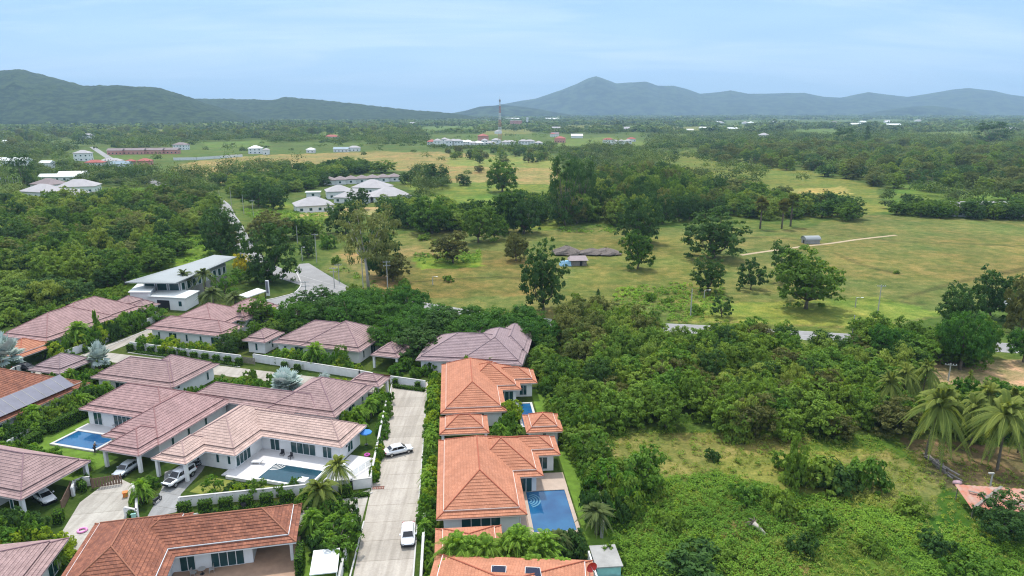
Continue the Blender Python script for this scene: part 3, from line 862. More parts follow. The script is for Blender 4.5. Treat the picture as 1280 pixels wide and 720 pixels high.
def walls(parent, blocks, m, inset=0.9, base=0.0):
    b = MB()
    for k, B in enumerate(blocks):
        if B.get('open'):
            continue
        i = inset + 0.004 * k
        b.box(B['u0'] + i, B['u1'] - i - B.get('bay', 0), B['v0'] + i, B['v1'] - i, base, B['z'] - 0.205)
    return b.build("wall", M[m], parent) if b.v else None

def posts(parent, B, m='white', n=4, sz=0.22, inset=0.55):
    for (u, v) in [(B['u0'] + inset, B['v0'] + inset), (B['u1'] - inset, B['v0'] + inset), (B['u1'] - inset, B['v1'] - inset), (B['u0'] + inset, B['v1'] - inset)][:n]:
        q = MB(); q.box(u - sz, u + sz, v - sz, v + sz, 0, B['z'] - 0.205); q.build("post", M[m], parent)

def autowin(parent, blocks, inset=0.9, sides='SE', skip=()):
    for k, B in enumerate(blocks):
        if B.get('open'): continue
        i = inset + 0.004 * k
        for s in sides:
            if (k, s) in skip: continue
            a0, a1 = (B['u0'] + i, B['u1'] - i) if s in 'SN' else (B['v0'] + i, B['v1'] - i)
            c = {'S': B['v0'] + i, 'N': B['v1'] - i, 'E': B['u1'] - i, 'W': B['u0'] + i}[s]
            n = max(1, int((a1 - a0) / 3.3)); st = (a1 - a0) / n
            for q in range(n):
                pos = a0 + st * (q + 0.5)
                pu, pv = (pos, c) if s in 'SN' else (c, pos)
                if any(j != k and not O.get('open') and O['u0'] + 0.3 < pu < O['u1'] - 0.3 and O['v0'] + 0.3 < pv < O['v1'] - 0.3 for j, O in enumerate(blocks)):
                    continue
                if q % 3 == 1: win(parent, s, c, pos, min(2.2, st * 0.7), 0.05, 2.3, 2)
                else: win(parent, s, c, pos, 0.65, 0.55, 2.25, 1)

def house(label, a, blocks, tile, wall='white', fasc='fascia', name='villa', cat='house', group=None, auto='SE', cap=None, skip=()):
    """blocks in the house's own grid (turned by a degrees)"""
    u = sum((b['u0'] + b['u1']) / 2 for b in blocks) / len(blocks); v = sum((b['v0'] + b['v1']) / 2 for b in blocks) / len(blocks)
    x, y = uv2w(a, u, v)
    t = thing(name, (x, y), R(a), label, cat, group)
    for b in blocks:
        b['u0'] -= u; b['u1'] -= u; b['v0'] -= v; b['v1'] -= v
    walls(t, blocks, wall)
    for b in blocks:
        hip_roof(t, b, b.get('tile', tile), fasc, cap)
        if b.get('open'): posts(t, b, n=b.get('n', 4))
        if b.get('bay'): posts(t, dict(b, u0=b['u1'] - 1.2), n=4)
    if auto: autowin(t, blocks, sides=auto, skip=skip)
    b0 = blocks[0]
    if not b0.get('open') and not b0.get('bay'):      # outdoor unit and a rainwater pipe
        xx, yy = b0['u1'] - .9, b0['v0'] + 2.0
        q = MB(); q.box(xx + .01, xx + .36, yy, yy + .85, 1.9, 2.5); ac = q.build("air_conditioner", M['frame'], t)
        q = MB(); q.box(xx + .362, xx + .372, yy + .08, yy + .62, 1.96, 2.44); q.build("grille", M['dark'], ac)
        q = MB(); q.tube([(b0['u1'] - .82, b0['v0'] + .84, 0), (b0['u1'] - .82, b0['v0'] + .84, 2.78)], .05, 6); q.build("downpipe", M['frame'], t)
    return t, u, v

def B(u0, u1, v0, v1, z=3.0, **k):
    d = dict(u0=u0, u1=u1, v0=v0, v1=v1, z=z); d.update(k); return d

# W: white house round the dark pool
hW, uW, vW = house("white house with pale pink roof wrapped round a dark pool", FL,
    [B(-72.2, -50.3, 82.6, 90.6), B(-75.2, -64.1, 76.1, 91.4), B(-75.4, -69.3, 72.0, 80.0, open=True, n=2)], 'palepink', fasc='fascia_w', auto='')
def wl(s, c, pos, *r): win(hW, s, c - (vW if s in 'SN' else uW), pos - (uW if s in 'SN' else vW), *r)
wl('E', -65.004, 78.9, 3.4, 0.45, 2.7, 4)
wl('S', 83.5, -62.6, 1.7, 0.45, 2.7, 2); wl('S', 83.5, -57.6, 4.4, 0.45, 2.75, 4); wl('S', 83.5, -53.4, 1.6, 0.45, 2.6, 2)
wl('S', 77.004, -68.0, 0.6, 0.9, 2.6, 1); wl('S', 77.004, -66.0, 0.6, 0.9, 2.6, 1); wl('S', 77.004, -71.6, 0.6, 0.7, 2.4, 1)
wl('E', -51.2, 86.5, 1.6, 0.45, 2.5, 2)
# V: the house beyond it with the carport at the front
hV, uV, vV = house("mauve and rose roofed house beside the blue rectangular pool and lawn", FL,
    [B(-100.4, -83.0, 82.7, 93.6), B(-88.4, -77.5, 75.8, 93.1), B(-85.1, -77.75, 72.2, 80.5, open=True, n=2)], 'rose', auto='', fasc='fascia')
win(hV, 'S', 83.6 - vV, -92.3 - uV, 3.6, 0.1, 2.5, 4); win(hV, 'S', 83.6 - vV, -97.5 - uV, 1.8, 0.1, 2.4, 2)
win(hV, 'E', -78.404 - uV, 83 - vV, 0.6, 1.0, 2.4); win(hV, 'E', -78.404 - uV, 87 - vV, 0.6, 1.0, 2.4); win(hV, 'E', -78.404 - uV, 79.5 - vV, 0.6, 1.0, 2.4)
house("long mauve roofed house between the silver palm and the white pool house", FL,
    [B(-85.9, -60.0, 91.9, 98.6), B(-69.8, -56.7, 91.7, 105.6, p2=0.54)], 'mauve')
house("small two tier mauve carport roof at the far left corner of the street", FL, [B(-62.3, -55.8, 105.75, 110.6, z=2.9, open=True)], 'mauve', name='carport', cat='carport', auto='')
house("broad mauve roofed white house beneath the dark rain trees, behind the long white wall", FL,
    [B(-89.6, -70.5, 121.75, 135.4, p2=0.52), B(-82.5, -68.1, 121.6, 136.2, p2=0.55)], 'mauve')
house("pyramid carport roof with white columns beside the dark red gate", FL, [B(-65.3, -59.0, 120.7, 128.0, z=2.9, open=True)], 'mauve', name='carport', cat='carport', auto='')
house("pyramid roofed white entrance pavilion left of the broad mauve house", FL, [B(-97.1, -91.1, 121.4, 128.8, z=2.9)], 'mauve', name='pavilion', cat='pavilion')
house("rose roofed house behind the white wall with regular hedge blocks", FL,
    [B(-123.9, -102.8, 122.2, 130.0), B(-122.6, -107.6, 125.2, 141.0, p2=0.5), B(-115.5, -105.5, 134.0, 148.0)], 'rose')
house("wide low mauve roofed house among shrubs, across the lane from the hedge-block wall", FL,
    [B(-110.6, -92.0, 94.6, 104.6), B(-103.5, -91.7, 95.0, 107.4)], 'mauve')
house("mauve roofed house furthest left, with an orange tiled porch", FL,
    [B(-151.5, -137.6, 108.6, 128.0), B(-152.6, -138.2, 116.0, 136.5, p2=0.60), B(-142.6, -134.4, 99.8, 108.4, z=2.7, open=True, n=3, tile='orange')], 'rose')
house("small greyish two tier roof beside the silver palm at the lane edge", FL, [B(-126.3, -118.3, 94.8, 103.2, z=2.8, open=True)], 'greymauve', name='carport', cat='carport', auto='')
house("small mauve roofed pavilion in front of the grey metal roofed building", FL, [B(-148.6, -142.0, 136.0, 142.5, z=3), B(-142.4, -137.4, 135.5, 141.5, z=2.7)], "mauve", name="pavilion", cat="pavilion")
hO, uO, vO = house("weathered orange roofed house at the left edge with a strip of bluish panels", FL, [B(-127.5, -108.2, 66.0, 92.4)], 'rust', fasc='fascia_o')
pb = MB(); pf = MB()
for k in range(10):
    v0 = 71 + k * 1.85
    pb.face([(-111.7 - uO, v0 - vO, 5.45), (-108.6 - uO, v0 - vO, 3.75), (-108.6 - uO, v0 + 1.8 - vO, 3.75), (-111.7 - uO, v0 + 1.8 - vO, 5.45)])
    for v in (v0, v0 + 1.8):
        pf.bar((-111.75 - uO, v - vO, 5.44), (-108.55 - uO, v - vO, 3.73), 0.06, 0.08)
po = pb.build("awning_panel", M['poly'], hO); pf.build("rafter", M['concrete'], po)
house("mauve roofed carport house cut by the left edge of the picture above the lane", FL, [B(-101.5, -83.3, 58.4, 69.2, bay=5.6)], 'mauve', fasc='fascia', skip={(0, 'E')})
house("greyish mauve tiled roof in the bottom left corner", 10.0, [B(-62, -39.4, 58.0, 79.0, sk=1.6, p1=0.35, p2=0.42)], 'mauve')

# orange houses along the street
hA, uA, vA = house("orange tiled house with stepped wings beside the large blue pool", FS,
    [B(-2.6, 8.8, 75.3, 96.4), B(1.0, 12.1, 84.4, 95.7), B(5.0, 15.4, 90.2, 96.1)], 'orange', fasc='fascia_o', auto='')
win(hA, 'E', 7.9 - uA, 79 - vA, 3.0, 0.1, 2.4, 3); win(hA, 'S', 85.304 - vA, 9.3 - uA, 2.6, 0.1, 2.4, 3, 'glass'); win(hA, 'S', 91.108 - vA, 12.8 - uA, 1.6, 0.3, 2.3, 2); win(hA, 'S', 76.2 - vA, 3 - uA, 5.0, 0.1, 2.4, 4)
hA2, u2, v2 = house("orange tiled house with stepped wings next to the mauve roof at the street end", FS,
    [B(-2.4, 8.75, 106.0, 129.0), B(1.0, 12.2, 115.0, 126.3), B(6.0, 15.5, 117.8, 124.6)], 'orange', fasc='fascia_o', auto='')
win(hA2, 'S', 115.904 - v2, 9.6 - u2, 2.4, 0.1, 2.4, 3); win(hA2, 'S', 118.708 - v2, 12.9 - u2, 1.4, 0.3, 2.3, 2); win(hA2, 'S', 106.9 - v2, 3.0 - u2, 4.0, 0.1, 2.4, 4)
house("small orange hipped carport roof between the two orange houses, on the street side", FS, [B(-2.5, 5.4, 98.7, 105.0, z=2.8, open=True)], 'orange', fasc='fascia_o', name='carport', cat='carport', auto='')
house("orange hipped garden pavilion between the two orange houses, on the pool side", FS, [B(11.2, 17.2, 98.1, 104.6, z=2.8)], 'orange', fasc='fascia_o', name='pavilion', cat='pavilion')
house("low orange roof half hidden under the row of garden palms", FS, [B(-2.7, 5.4, 66.0, 74.2, z=2.4, p2=0.4, open=True)], 'orange', fasc='fascia_o', name='carport', cat='carport', auto='')
house("mauve roofed house at the far right end of the street", FM,
    [B(-35.5, -15.0, 127.5, 142.6, p2=0.47), B(-26.5, -13.5, 127.3, 147.0, p2=0.51), B(-21.5, -13.1, 134.0, 151.0, p2=0.58)] , 'greymauve')
# bottom orange-red house with the covered terrace
def bottom_house():
    bl = [B(-30.0, -10.2, 73.9, 82.2), B(-34.7, -23.4, 66.5, 82.9, p2=0.60)]
    u, v = -22.5, 76.0
    t = thing("villa", uv2w(FB, u, v), R(FB), "red clay tiled house with a covered terrace, nearest the viewer on the left", "house")
    for b in bl:
        b['u0'] -= u; b['u1'] -= u; b['v0'] -= v; b['v1'] -= v
    w_ = MB(); w_.box(-33.8 - u, -15.4 - u, 75.2 - v, 81.3 - v, 0, 2.79); w_.box(-33.7 - u, -24.3 - u, 67.4 - v, 81.2 - v, 0, 2.78); w_.box(-15.4 - u, -11.1 - u, 79.6 - v, 81.29 - v, 0, 2.78)
    w_.build("wall", M['white'], t)
    for b in bl:
        hip_roof(t, b, 'rust', 'fascia_w', step=0.36, t=0.06)
    win(t, 'S', 75.2 - v, -22.6 - u, 1.7, 0.1, 2.4, 2); win(t, 'S', 75.2 - v, -18.2 - u, 3.7, 0.1, 2.45, 4)
    q = MB(); q.box(-11.1 - u, -10.75 - u, 74.6 - v, 74.95 - v, 0, 2.79); q.build("post", M['white'], t)
    q = MB(); q.box(-24.2 - u, -10.4 - u, 70.4 - v, 79.5 - v, 0.0, 0.14); q.build("terrace_floor", M['terra'], t)
    return t
bottom_house()

def south_house():
    t, u, v = house("orange tiled roof at the bottom edge with dark solar panels and a red dish", FT, [B(-13.4, 4.4, 52.0, 67.2, z=3.0, p2=0.40)], 'orange', fasc='fascia_w', auto='')
    for x0, tilt in ((-6.4, 0), (-2.9, 0.5)):
        p = MB(); f = MB()
        z0, z1 = 5.35, 6.15
        y0, y1 = 59.4 - v, 61.4 - v
        xa, xb = x0 - u, x0 + 1.5 - u
        for s, zz in ((0.0, 0.0),):
            p.face([(xa, y0, z0 - 0.25), (xb + tilt, y0, z0 - 0.25), (xb, y1, z1), (xa, y1, z1)])
        for a_, b_ in (((xa, y0, z0 - 0.25), (xb + tilt, y0, z0 - 0.25)), ((xb + tilt, y0, z0 - 0.25), (xb, y1, z1)), ((xb, y1, z1), (xa, y1, z1)), ((xa, y1, z1), (xa, y0, z0 - 0.25))):
            f.bar((a_[0], a_[1], a_[2] - 0.03), (b_[0], b_[1], b_[2] - 0.03), 0.07, 0.09)
        for xx in (xa + 0.2, xb - 0.2):
            f.bar((xx, y1 - 0.1, 5.3), (xx, y1 - 0.1, z1 - 0.05), 0.05, 0.05)
        po = p.build("solar_panel", M['solar'], t); f.build("panel_frame", M['steel'], po)
south_house()

def dish(loc, rz, label, r=0.75, m='red'):
    t = thing("satellite_dish", loc, rz, label, "satellite dish")
    d = MB(); rings = 5; n = 16
    P = lambda k, j: (r * k / rings * math.cos(2 * math.pi * j / n), -0.28 * (k / rings) ** 2 - 0.1, r * k / rings * math.sin(2 * math.pi * j / n) + 0.9)
    for k in range(rings):
        for j in range(n):
            if k == 0: d.face([P(0, 0), P(1, j), P(1, j + 1)])
            else: d.face([P(k, j), P(k + 1, j), P(k + 1, j + 1), P(k, j + 1)])
    d.build("reflector", M[m], t)
    q = MB(); q.tube([(0, 0.05, -0.6), (0, 0.05, 0.9)], 0.045); q.tube([(0, -0.1, 0.9), (0, -0.75, 0.75)], 0.025); q.box(-0.06, 0.06, -0.82, -0.7, 0.69, 0.81); q.build("mount", M['steel'], t)
x, y = uv2w(FT, 3.9, 63.0)
dish((x, y, 4.6), R(20), "red satellite dish on the end of the bottom orange roof", 0.6)
x, y = uv2w(FL, -68.6, 135.2)
dish((x, y, 3.9), R(40), "pale satellite dish on the far corner of the broad mauve roof", 0.7, 'hat')

# modern building with the big grey mono-pitch roof
def modern():
    t = thing("office_building", (-92, 192), 0, "white modern building under a long sweeping grey metal roof, beyond the estate", "building")
    ox, oy = -92, 192
    def W(px, py, z):
        x, y = at(px, py, z); return (x - ox, y - oy, z)
    a, b_, c, d = W(156, 354, 6.6), W(219, 355, 6.6), W(296, 322, 7.4), W(268, 319.5, 7.9)
    e = W(236, 330, 7.6)
    r = MB(); up = Vector((0, 0, 0.28))
    P = [Vector(p) for p in (a, b_, c, d, e)]
    r.face([tuple(p + up) for p in P]); r.face([tuple(p) for p in reversed(P)])
    for k in range(5):
        k2 = (k + 1) % 5
        r.face([tuple(P[k]), tuple(P[k2]), tuple(P[k2] + up), tuple(P[k] + up)])
    ro = r.build("roof", M['grey_sheet'], t)
    sm = MB()
    for k in range(1, 26):
        f = k / 26
        p = P[0].lerp(P[1], f); q = (P[4].lerp(P[3], f) if f < 0.5 else P[3].lerp(P[2], (f - 0.5) * 2))
        q = P[4].lerp(P[2], f)
        sm.bar(tuple(p + up + Vector((0, 0, 0.02))), tuple(q + up + Vector((0, 0, 0.02))), 0.06, 0.05)
    sm.build("roof_seam", M['grey_sheet'], ro)
    cen = sum(P, Vector()) / 5
    Q = [cen.lerp(p, 0.74) for p in P]
    wl_ = MB(); wl_.prism([(p.x, p.y) for p in Q], 0, 6.4); wl_.build("wall", M['concrete'], t)
    # dark window bays along the two facing walls
    for (p, q, n) in ((Q[0], Q[1], 3), (Q[1], Q[2], 9)):
        for k in range(n):
            f0, f1 = (k + 0.06) / n, (k + 0.94) / n
            s0, s1 = p.lerp(q, f0), p.lerp(q, f1)
            nrm = (q - p).cross(Vector((0, 0, 1))); nrm.z = 0; nrm.normalize()
            g = MB(); g.bar((s0.x + nrm.x * 0.03, s0.y + nrm.y * 0.03, 4.5), (s1.x + nrm.x * 0.03, s1.y + nrm.y * 0.03, 4.5), 0.05, 2.3)
            go = g.build("window", M['frame'], t)
            g = MB(); s0b, s1b = p.lerp(q, f0 + 0.02), p.lerp(q, f1 - 0.02)
            g.bar((s0b.x + nrm.x * 0.05, s0b.y + nrm.y * 0.05, 4.5), (s1b.x + nrm.x * 0.05, s1b.y + nrm.y * 0.05, 4.5), 0.05, 2.1)
            g.build("pane", M['glass'], go)
    # low white wing with the white roof, and the pale lean-to
    for (pts, z, m) in (([(184, 371), (232, 373.5), (250, 364), (200, 361.5)], 3.5, 'white_sheet'), ([(160, 366), (188, 366), (198, 355.5), (172, 355.5)], 4.6, 'white_sheet')):
        T = [Vector(W(x, y, z)) for x, y in pts]
        r = MB(); r.prism([(p.x, p.y) for p in T], z, z + 0.2); r.build("annex_roof", M[m], t)
        c_ = sum(T, Vector()) / 4; T2 = [c_.lerp(p, 0.9) for p in T]
        w2 = MB(); w2.prism([(p.x, p.y) for p in T2], 0, z - 0.01); w2.build("annex_wall", M['white'], t)
        if z < 4:
            s0, s1 = T2[0].lerp(T2[1], 0.2), T2[0].lerp(T2[1], 0.55)
            g = MB(); g.bar((s0.x, s0.y - 0.05, 1.35), (s1.x, s1.y - 0.05, 1.35), 0.1, 2.6); g.build("garage_door", M['dark'], t)
            s0, s1 = T2[0].lerp(T2[1], 0.82), T2[0].lerp(T2[1], 0.9)
            g = MB(); g.bar((s0.x, s0.y - 0.05, 1.9), (s1.x, s1.y - 0.05, 1.9), 0.1, 1.3); g.build("window", M['glass'], t)
modern()

def shelter():
    x, y = at(322, 376)
    t = thing("gatehouse_canopy", (x, y), 0, "white flat roofed canopy on thin columns at the road junction", "canopy")
    z = 3.4
    T = [(at(px, py, z)[0] - x, at(px, py, z)[1] - y) for px, py in ((298, 370), (308, 373), (333, 364.5), (322, 361))]
    r = MB(); r.prism(T, z, z + 0.25); r.build("roof", M['white_sheet'], t)
    for p in T:
        q = MB(); q.box(p[0] * 0.85 - 0.1, p[0] * 0.85 + 0.1, p[1] * 0.85 - 0.1, p[1] * 0.85 + 0.1, 0, z - 0.01); q.build("post", M['dark'], t)
shelter()
def pylon_sign():
    x, y = at(328, 372)
    t = thing("sign_pillar", (x + 1.0, y + 2.0), R(-20), "tall pale blue and white sign pillar beside the flat white canopy", "sign")
    q = MB(); q.box(-0.5, 0.5, -0.2, 0.2, 0, 4.6); q.build("pillar", M['white'], t)
    q = MB(); q.box(-0.4, 0.4, -0.24, -0.202, 0.8, 4.4); q.build("panel", M['poly'], t)
pylon_sign()

# ------------------------------------------------------------------ garden walls, gates, kerbs
def garden_wall(label, pts, h=1.5, th=0.2, m='whitewall', closed=False, group=None):
    P = [Vector((p[0], p[1], 0)) for p in pts]
    t = thing("garden_wall", tuple(P[0]), 0, label, "wall", group)
    b_ = MB(); c = MB()
    for i in range(len(P) - 1):
        p, q = P[i] - P[0], P[i + 1] - P[0]
        d = (q - p).normalized()
        b_.bar((p.x, p.y, h / 2), (q.x, q.y, h / 2), th - 0.002 * i, h)
        c.bar((p.x - d.x * 0.08, p.y - d.y * 0.08, h + 0.035), (q.x + d.x * 0.08, q.y + d.y * 0.08, h + 0.035), th + 0.1 - 0.002 * i, 0.068)
        n = int((q - p).length / 4)
        for k in range(n + 1):
            s = p.lerp(q, k / max(n, 1))
            b_.box(s.x - 0.17, s.x + 0.17, s.y - 0.17, s.y + 0.17, 0, h - 0.003 - 0.002 * (k % 3))
    b_.build("wall", M[m], t); c.build("coping", M['kerb'] if m == 'whitewall' else M[m], t)
    return t
PX = lambda *L: [at(*p) for p in L]
garden_wall("white wall with hedge blocks along the lane in front of the white pool house", PX((226, 634), (440, 612), (464, 609)))
garden_wall("white wall with plants along the street side of the white pool house", PX((464, 607), (472, 566), (477, 540), (484, 508)))
garden_wall("long white wall in front of the broad mauve house, up to the red gate", PX((318, 452), (450, 473), (466, 476)), 1.7)
garden_wall("short white wall with clipped hedge between the red gate and the orange house", PX((489, 479), (531, 485)), 1.5)
garden_wall("white wall with evenly spaced hedge blocks in front of the rose roofed house", PX((164, 436), (301, 453)), 1.6)
garden_wall("white garden wall running away along the left side of the upper lane", PX((78, 449), (130, 429), (176, 410), (200, 400)), 1.6)
garden_wall("white wall beside the street at the bottom, left of the oncoming car", PX((446, 640), (437, 676), (424, 735)), 1.3)
garden_wall("white wall between the street and the row of garden palms", [uv2w(FS, -4.2, 60), uv2w(FS, -4.2, 79)], 1.5)
garden_wall("low white wall below the dark hedge beside the weathered orange house", PX((12, 560), (48, 540), (98, 514), (112, 500)), 1.3)
garden_wall("curved white wall end between the two wooden gates", PX((92, 620), (94, 612), (104, 608), (113, 607)), 1.4)
garden_wall("short white wall stub with hedge at the entrance to the pickup driveway", PX((158, 645), (172, 648), (172, 630), (167, 615)), 1.3)
garden_wall("short white wall behind the bins at the left edge beside the porch", PX((0, 478), (20, 466), (34, 462)), 1.3)
garden_wall("grey concrete boundary wall behind the large blue pool", PX((752, 672), (757, 652), (748, 628)), 1.6, m='concrete')
garden_wall("long pale concrete wall along the far edge of the brown field", PX((217, 200.5), (246, 200), (268, 198.5), (303, 196)), 3.0, m='whitewall')

kb = MB()
for u in (-12.2, -5.2):
    p, q = uv2w(FS, u, 62 if u > -8 else 91.5), uv2w(FS, u, 127.4)
    kb.bar((*p, 0.06), (*q, 0.06), 0.18, 0.12)
for (p, q) in (((222, 645), (448, 622)), ((448, 622), (466, 616)), ((455, 652), (434, 735)), ((160, 441), (300, 459)), ((493, 482), (533, 488)), ((84, 455), (205, 404))):
    a_, b_ = at(*p), at(*q); kb.bar((*a_, 0.06), (*b_, 0.06), 0.18, 0.12)
tag(kb.build("kerb", M['kerb']), kind='structure')

def gate(label, p, q, h, m, n=12):
    P, Q = Vector((*p, 0)), Vector((*q, 0))
    t = thing("gate", tuple(P), math.atan2(Q.y - P.y, Q.x - P.x), label, "gate")
    L = (Q - P).length
    f = MB()
    for z in (0.2, h - 0.15): f.box(0.12, L - 0.12, -0.03, 0.03, z, z + 0.1)
    for x in (0.0, L - 0.12): f.box(x, x + 0.12, -0.06, 0.06, 0, h + 0.1)
    f.build("gate_frame", M[m], t)
    s = MB(); st = (L - 0.3) / n
    for k in range(n): s.box(0.15 + k * st, 0.15 + k * st + st * 0.74, -0.055, -0.032, 0.12, h)
    s.build("slat_panel", M[m], t)
gate("brown slatted timber gate with pale posts beside the green lawn", at(115, 611), at(153, 605), 1.6, 'wood', 10)
gate("brown timber gate in front of the carport house at the left edge", at(78, 640), at(90, 615), 1.6, 'wood')
gate("dark red timber gate at the top end of the street", at(467, 476), at(488, 479), 1.7, 'redwood', 14)
gate("greyish timber gate beside the hedge block wall, in front of the pyramid pavilion", at(303, 454), at(319, 456), 1.5, 'greywood')
gate("pinkish brown timber gate at the far end of the upper lane", at(202, 401), at(212, 404), 1.6, 'greywood')

# ------------------------------------------------------------------ decks, pools, lawns
def pool(label, a, u0, u1, v0, v1, z, wm, cop, cw=0.45):
    u, v = (u0 + u1) / 2, (v0 + v1) / 2
    t = thing("swimming_pool", uv2w(a, u, v), R(a), label, "swimming pool")
    L, Wd = (u1 - u0) / 2, (v1 - v0) / 2
    q = MB(); q.box(-L, L, -Wd, Wd, 0.006, z - 0.10); q.build("water", M[wm], t)
    q = MB()
    q.box(-L - cw, L + cw, -Wd - cw, -Wd, 0.004, z); q.box(-L - cw, L + cw, Wd, Wd + cw, 0.004, z); q.box(-L - cw, -L, -Wd, Wd, 0.004, z); q.box(L, L + cw, -Wd, Wd, 0.004, z)
    q.build("coping", M[cop], t)
    return t, L, Wd
def pool_steps(t, cx, cy, z, a0, a1, m, n=4, r0=0.5, dr=0.42):
    for k in range(n):
        s = MB()
        r = r0 + dr * k; zz = z + 0.004 + 0.002 * (n - k)
        K = 10
        for j in range(K):
            t0, t1 = R(a0 + (a1 - a0) * j / K), R(a0 + (a1 - a0) * (j + 1) / K)
            ri = r - 0.2
            s.face([(cx + ri * math.cos(t0), cy + ri * math.sin(t0), zz), (cx + r * math.cos(t0), cy + r * math.sin(t0), zz), (cx + r * math.cos(t1), cy + r * math.sin(t1), zz), (cx + ri * math.cos(t1), cy + ri * math.sin(t1), zz)])
        s.build("step", M[m], t)
t, L, Wd = pool("dark teal pool with white curved steps beside the white house", FL, -60.1, -52.0, 75.5, 79.9, 0.45, 'waterdark', 'white', 0.3)
pool_steps(t, -L + 0.05, Wd - 0.05, 0.35, -88, -2, 'kerb')
t, L, Wd = pool("blue rectangular pool with pale coping beside the green lawn", FL, -98.7, -90.6, 76.1, 80.6, 0.25, 'water', 'kerb')
t, L, Wd = pool("large blue pool beside the near orange house", FS, 9.7, 15.2, 75.6, 85.3, 0.25, 'water', 'tanpave', 0.5)
pool_steps(t, -L + 0.05, Wd - 2.2, 0.15, -75, 75, 'poolstep', 4, 0.6, 0.4)
t, L, Wd = pool("small bright blue pool between the far orange house and the orange pavilion", FS, 11.6, 13.8, 106.0, 115.2, 0.2, 'water', 'kerb', 0.4)

b = MB()   # deck of the white house, in pieces round the pool, and the lower patio
t = thing("pool_deck", uv2w(FL, -56, 80), R(FL), "pale raised stone deck with steps round the dark pool", "deck")
def D(x0, x1, y0, y1, z0, z1, nm, m):
    q = MB(); q.box(x0 + 56, x1 + 56, y0 - 80, y1 - 80, z0, z1); q.build(nm, M[m], t)
D(-64.95, -60.45, 74.6, 80.25, 0, 0.44, "deck_slab", 'deck'); D(-60.45, -50.9, 80.25, 83.48, 0, 0.44, "deck_slab", 'deck'); D(-64.95, -60.45, 80.25, 83.48, 0, 0.438, "deck_slab", 'deck')
for k in range(3): D(-66.2 + k * 0.4, -65.8 + k * 0.4 + 0.002, 75.2, 78.2, 0, 0.12 + 0.11 * k, "step", 'deck')
q = MB(); q.prism([(x + 56, y - 80) for x, y in ((-50.9, 77.0), (-44.2, 78.2), (-46.6, 86.0), (-50.9, 86.0))], 0, 0.10); q.build("patio_slab", M['deck'], t)
sheet("terrace", [F(FS, 8.0, 15.8, 85.8, 90.4), F(FS, 7.9, 9.2, 74.0, 85.8)], 0.03, M['tanpave'])
sheet("terrace", [F(FL, -100, -88.3, 81.1, 83.6)], 0.03, M['deck'])
sheet("lawn", [F(FL, -104, -85.2, 66.5, 75.6), F(FL, -104.5, -99.2, 75.6, 88)], 0.012, M['lawn'])
sheet("lawn", [F(FL, -67.5, -63.2, 70.2, 74.4), F(FL, -60.6, -53, 71.5, 74.6)], 0.012, M['lawn2'])
sheet("lawn", [F(FB, -10.0, -4.4, 66, 76)], 0.012, M['lawn'])
sheet("lawn", [F(FS, 16.0, 20.0, 72, 97), F(FS, 14.6, 21.0, 105, 122)], 0.012, M['lawn'])

def pillar(label, u, v, a, sz, h, z=0.0):
    q = MB(); q.box(-sz / 2, sz / 2, -sz / 2, sz / 2, 0, h); q.box(-sz / 2 - 0.06, sz / 2 + 0.06, -sz / 2 - 0.06, sz / 2 + 0.06, h, h + 0.08)
    x, y = uv2w(a, u, v)
    tag(q.build("garden_pillar", M['white'], None, loc=(x, y, z), rz=R(a)), label, "pillar", "white pillars round the dark pool")
pillar("white pillar at the near edge of the dark pool", -52.4, 75.3, FL, 1.1, 1.5)
pillar("left one of the two white pillars at the far corner of the dark pool", -50.6, 79.4, FL, 0.7, 1.5)
pillar("right one of the two white pillars at the far corner of the dark pool", -49.2, 80.6, FL, 0.7, 1.5)

def balustrade():
    m, tt, bb = nodes("balustrade_glass")
    bb.inputs['Base Color'].default_value = (0.75, 0.82, 0.82, 1); bb.inputs['Alpha'].default_value = 0.3; bb.inputs['Roughness'].default_value = 0.05
    t = thing("glass_balustrade", uv2w(FL, -50.8, 81), R(FL), "glass balustrade round the upper patio right of the dark pool", "balustrade")
    pts = [(0, -0.5), (3.6, -1.2), (4.6, 3.0)]
    for k in range(2):
        p, q = pts[k], pts[k + 1]
        for j in range(3):
            s = [(p[i] + (q[i] - p[i]) * (j + 0.05) / 3, p[i] + (q[i] - p[i]) * (j + 0.95) / 3) for i in (0, 1)]
            g = MB(); g.bar((s[0][0], s[1][0], 0.75), (s[0][1], s[1][1], 0.75), 0.02, 0.95); g.build("glass_panel", m, t)
    for p in pts:
        g = MB(); g.box(p[0] - 0.03, p[0] + 0.03, p[1] - 0.03, p[1] + 0.03, 0.1, 1.25); g.build("post", M['steel'], t)
balustrade()

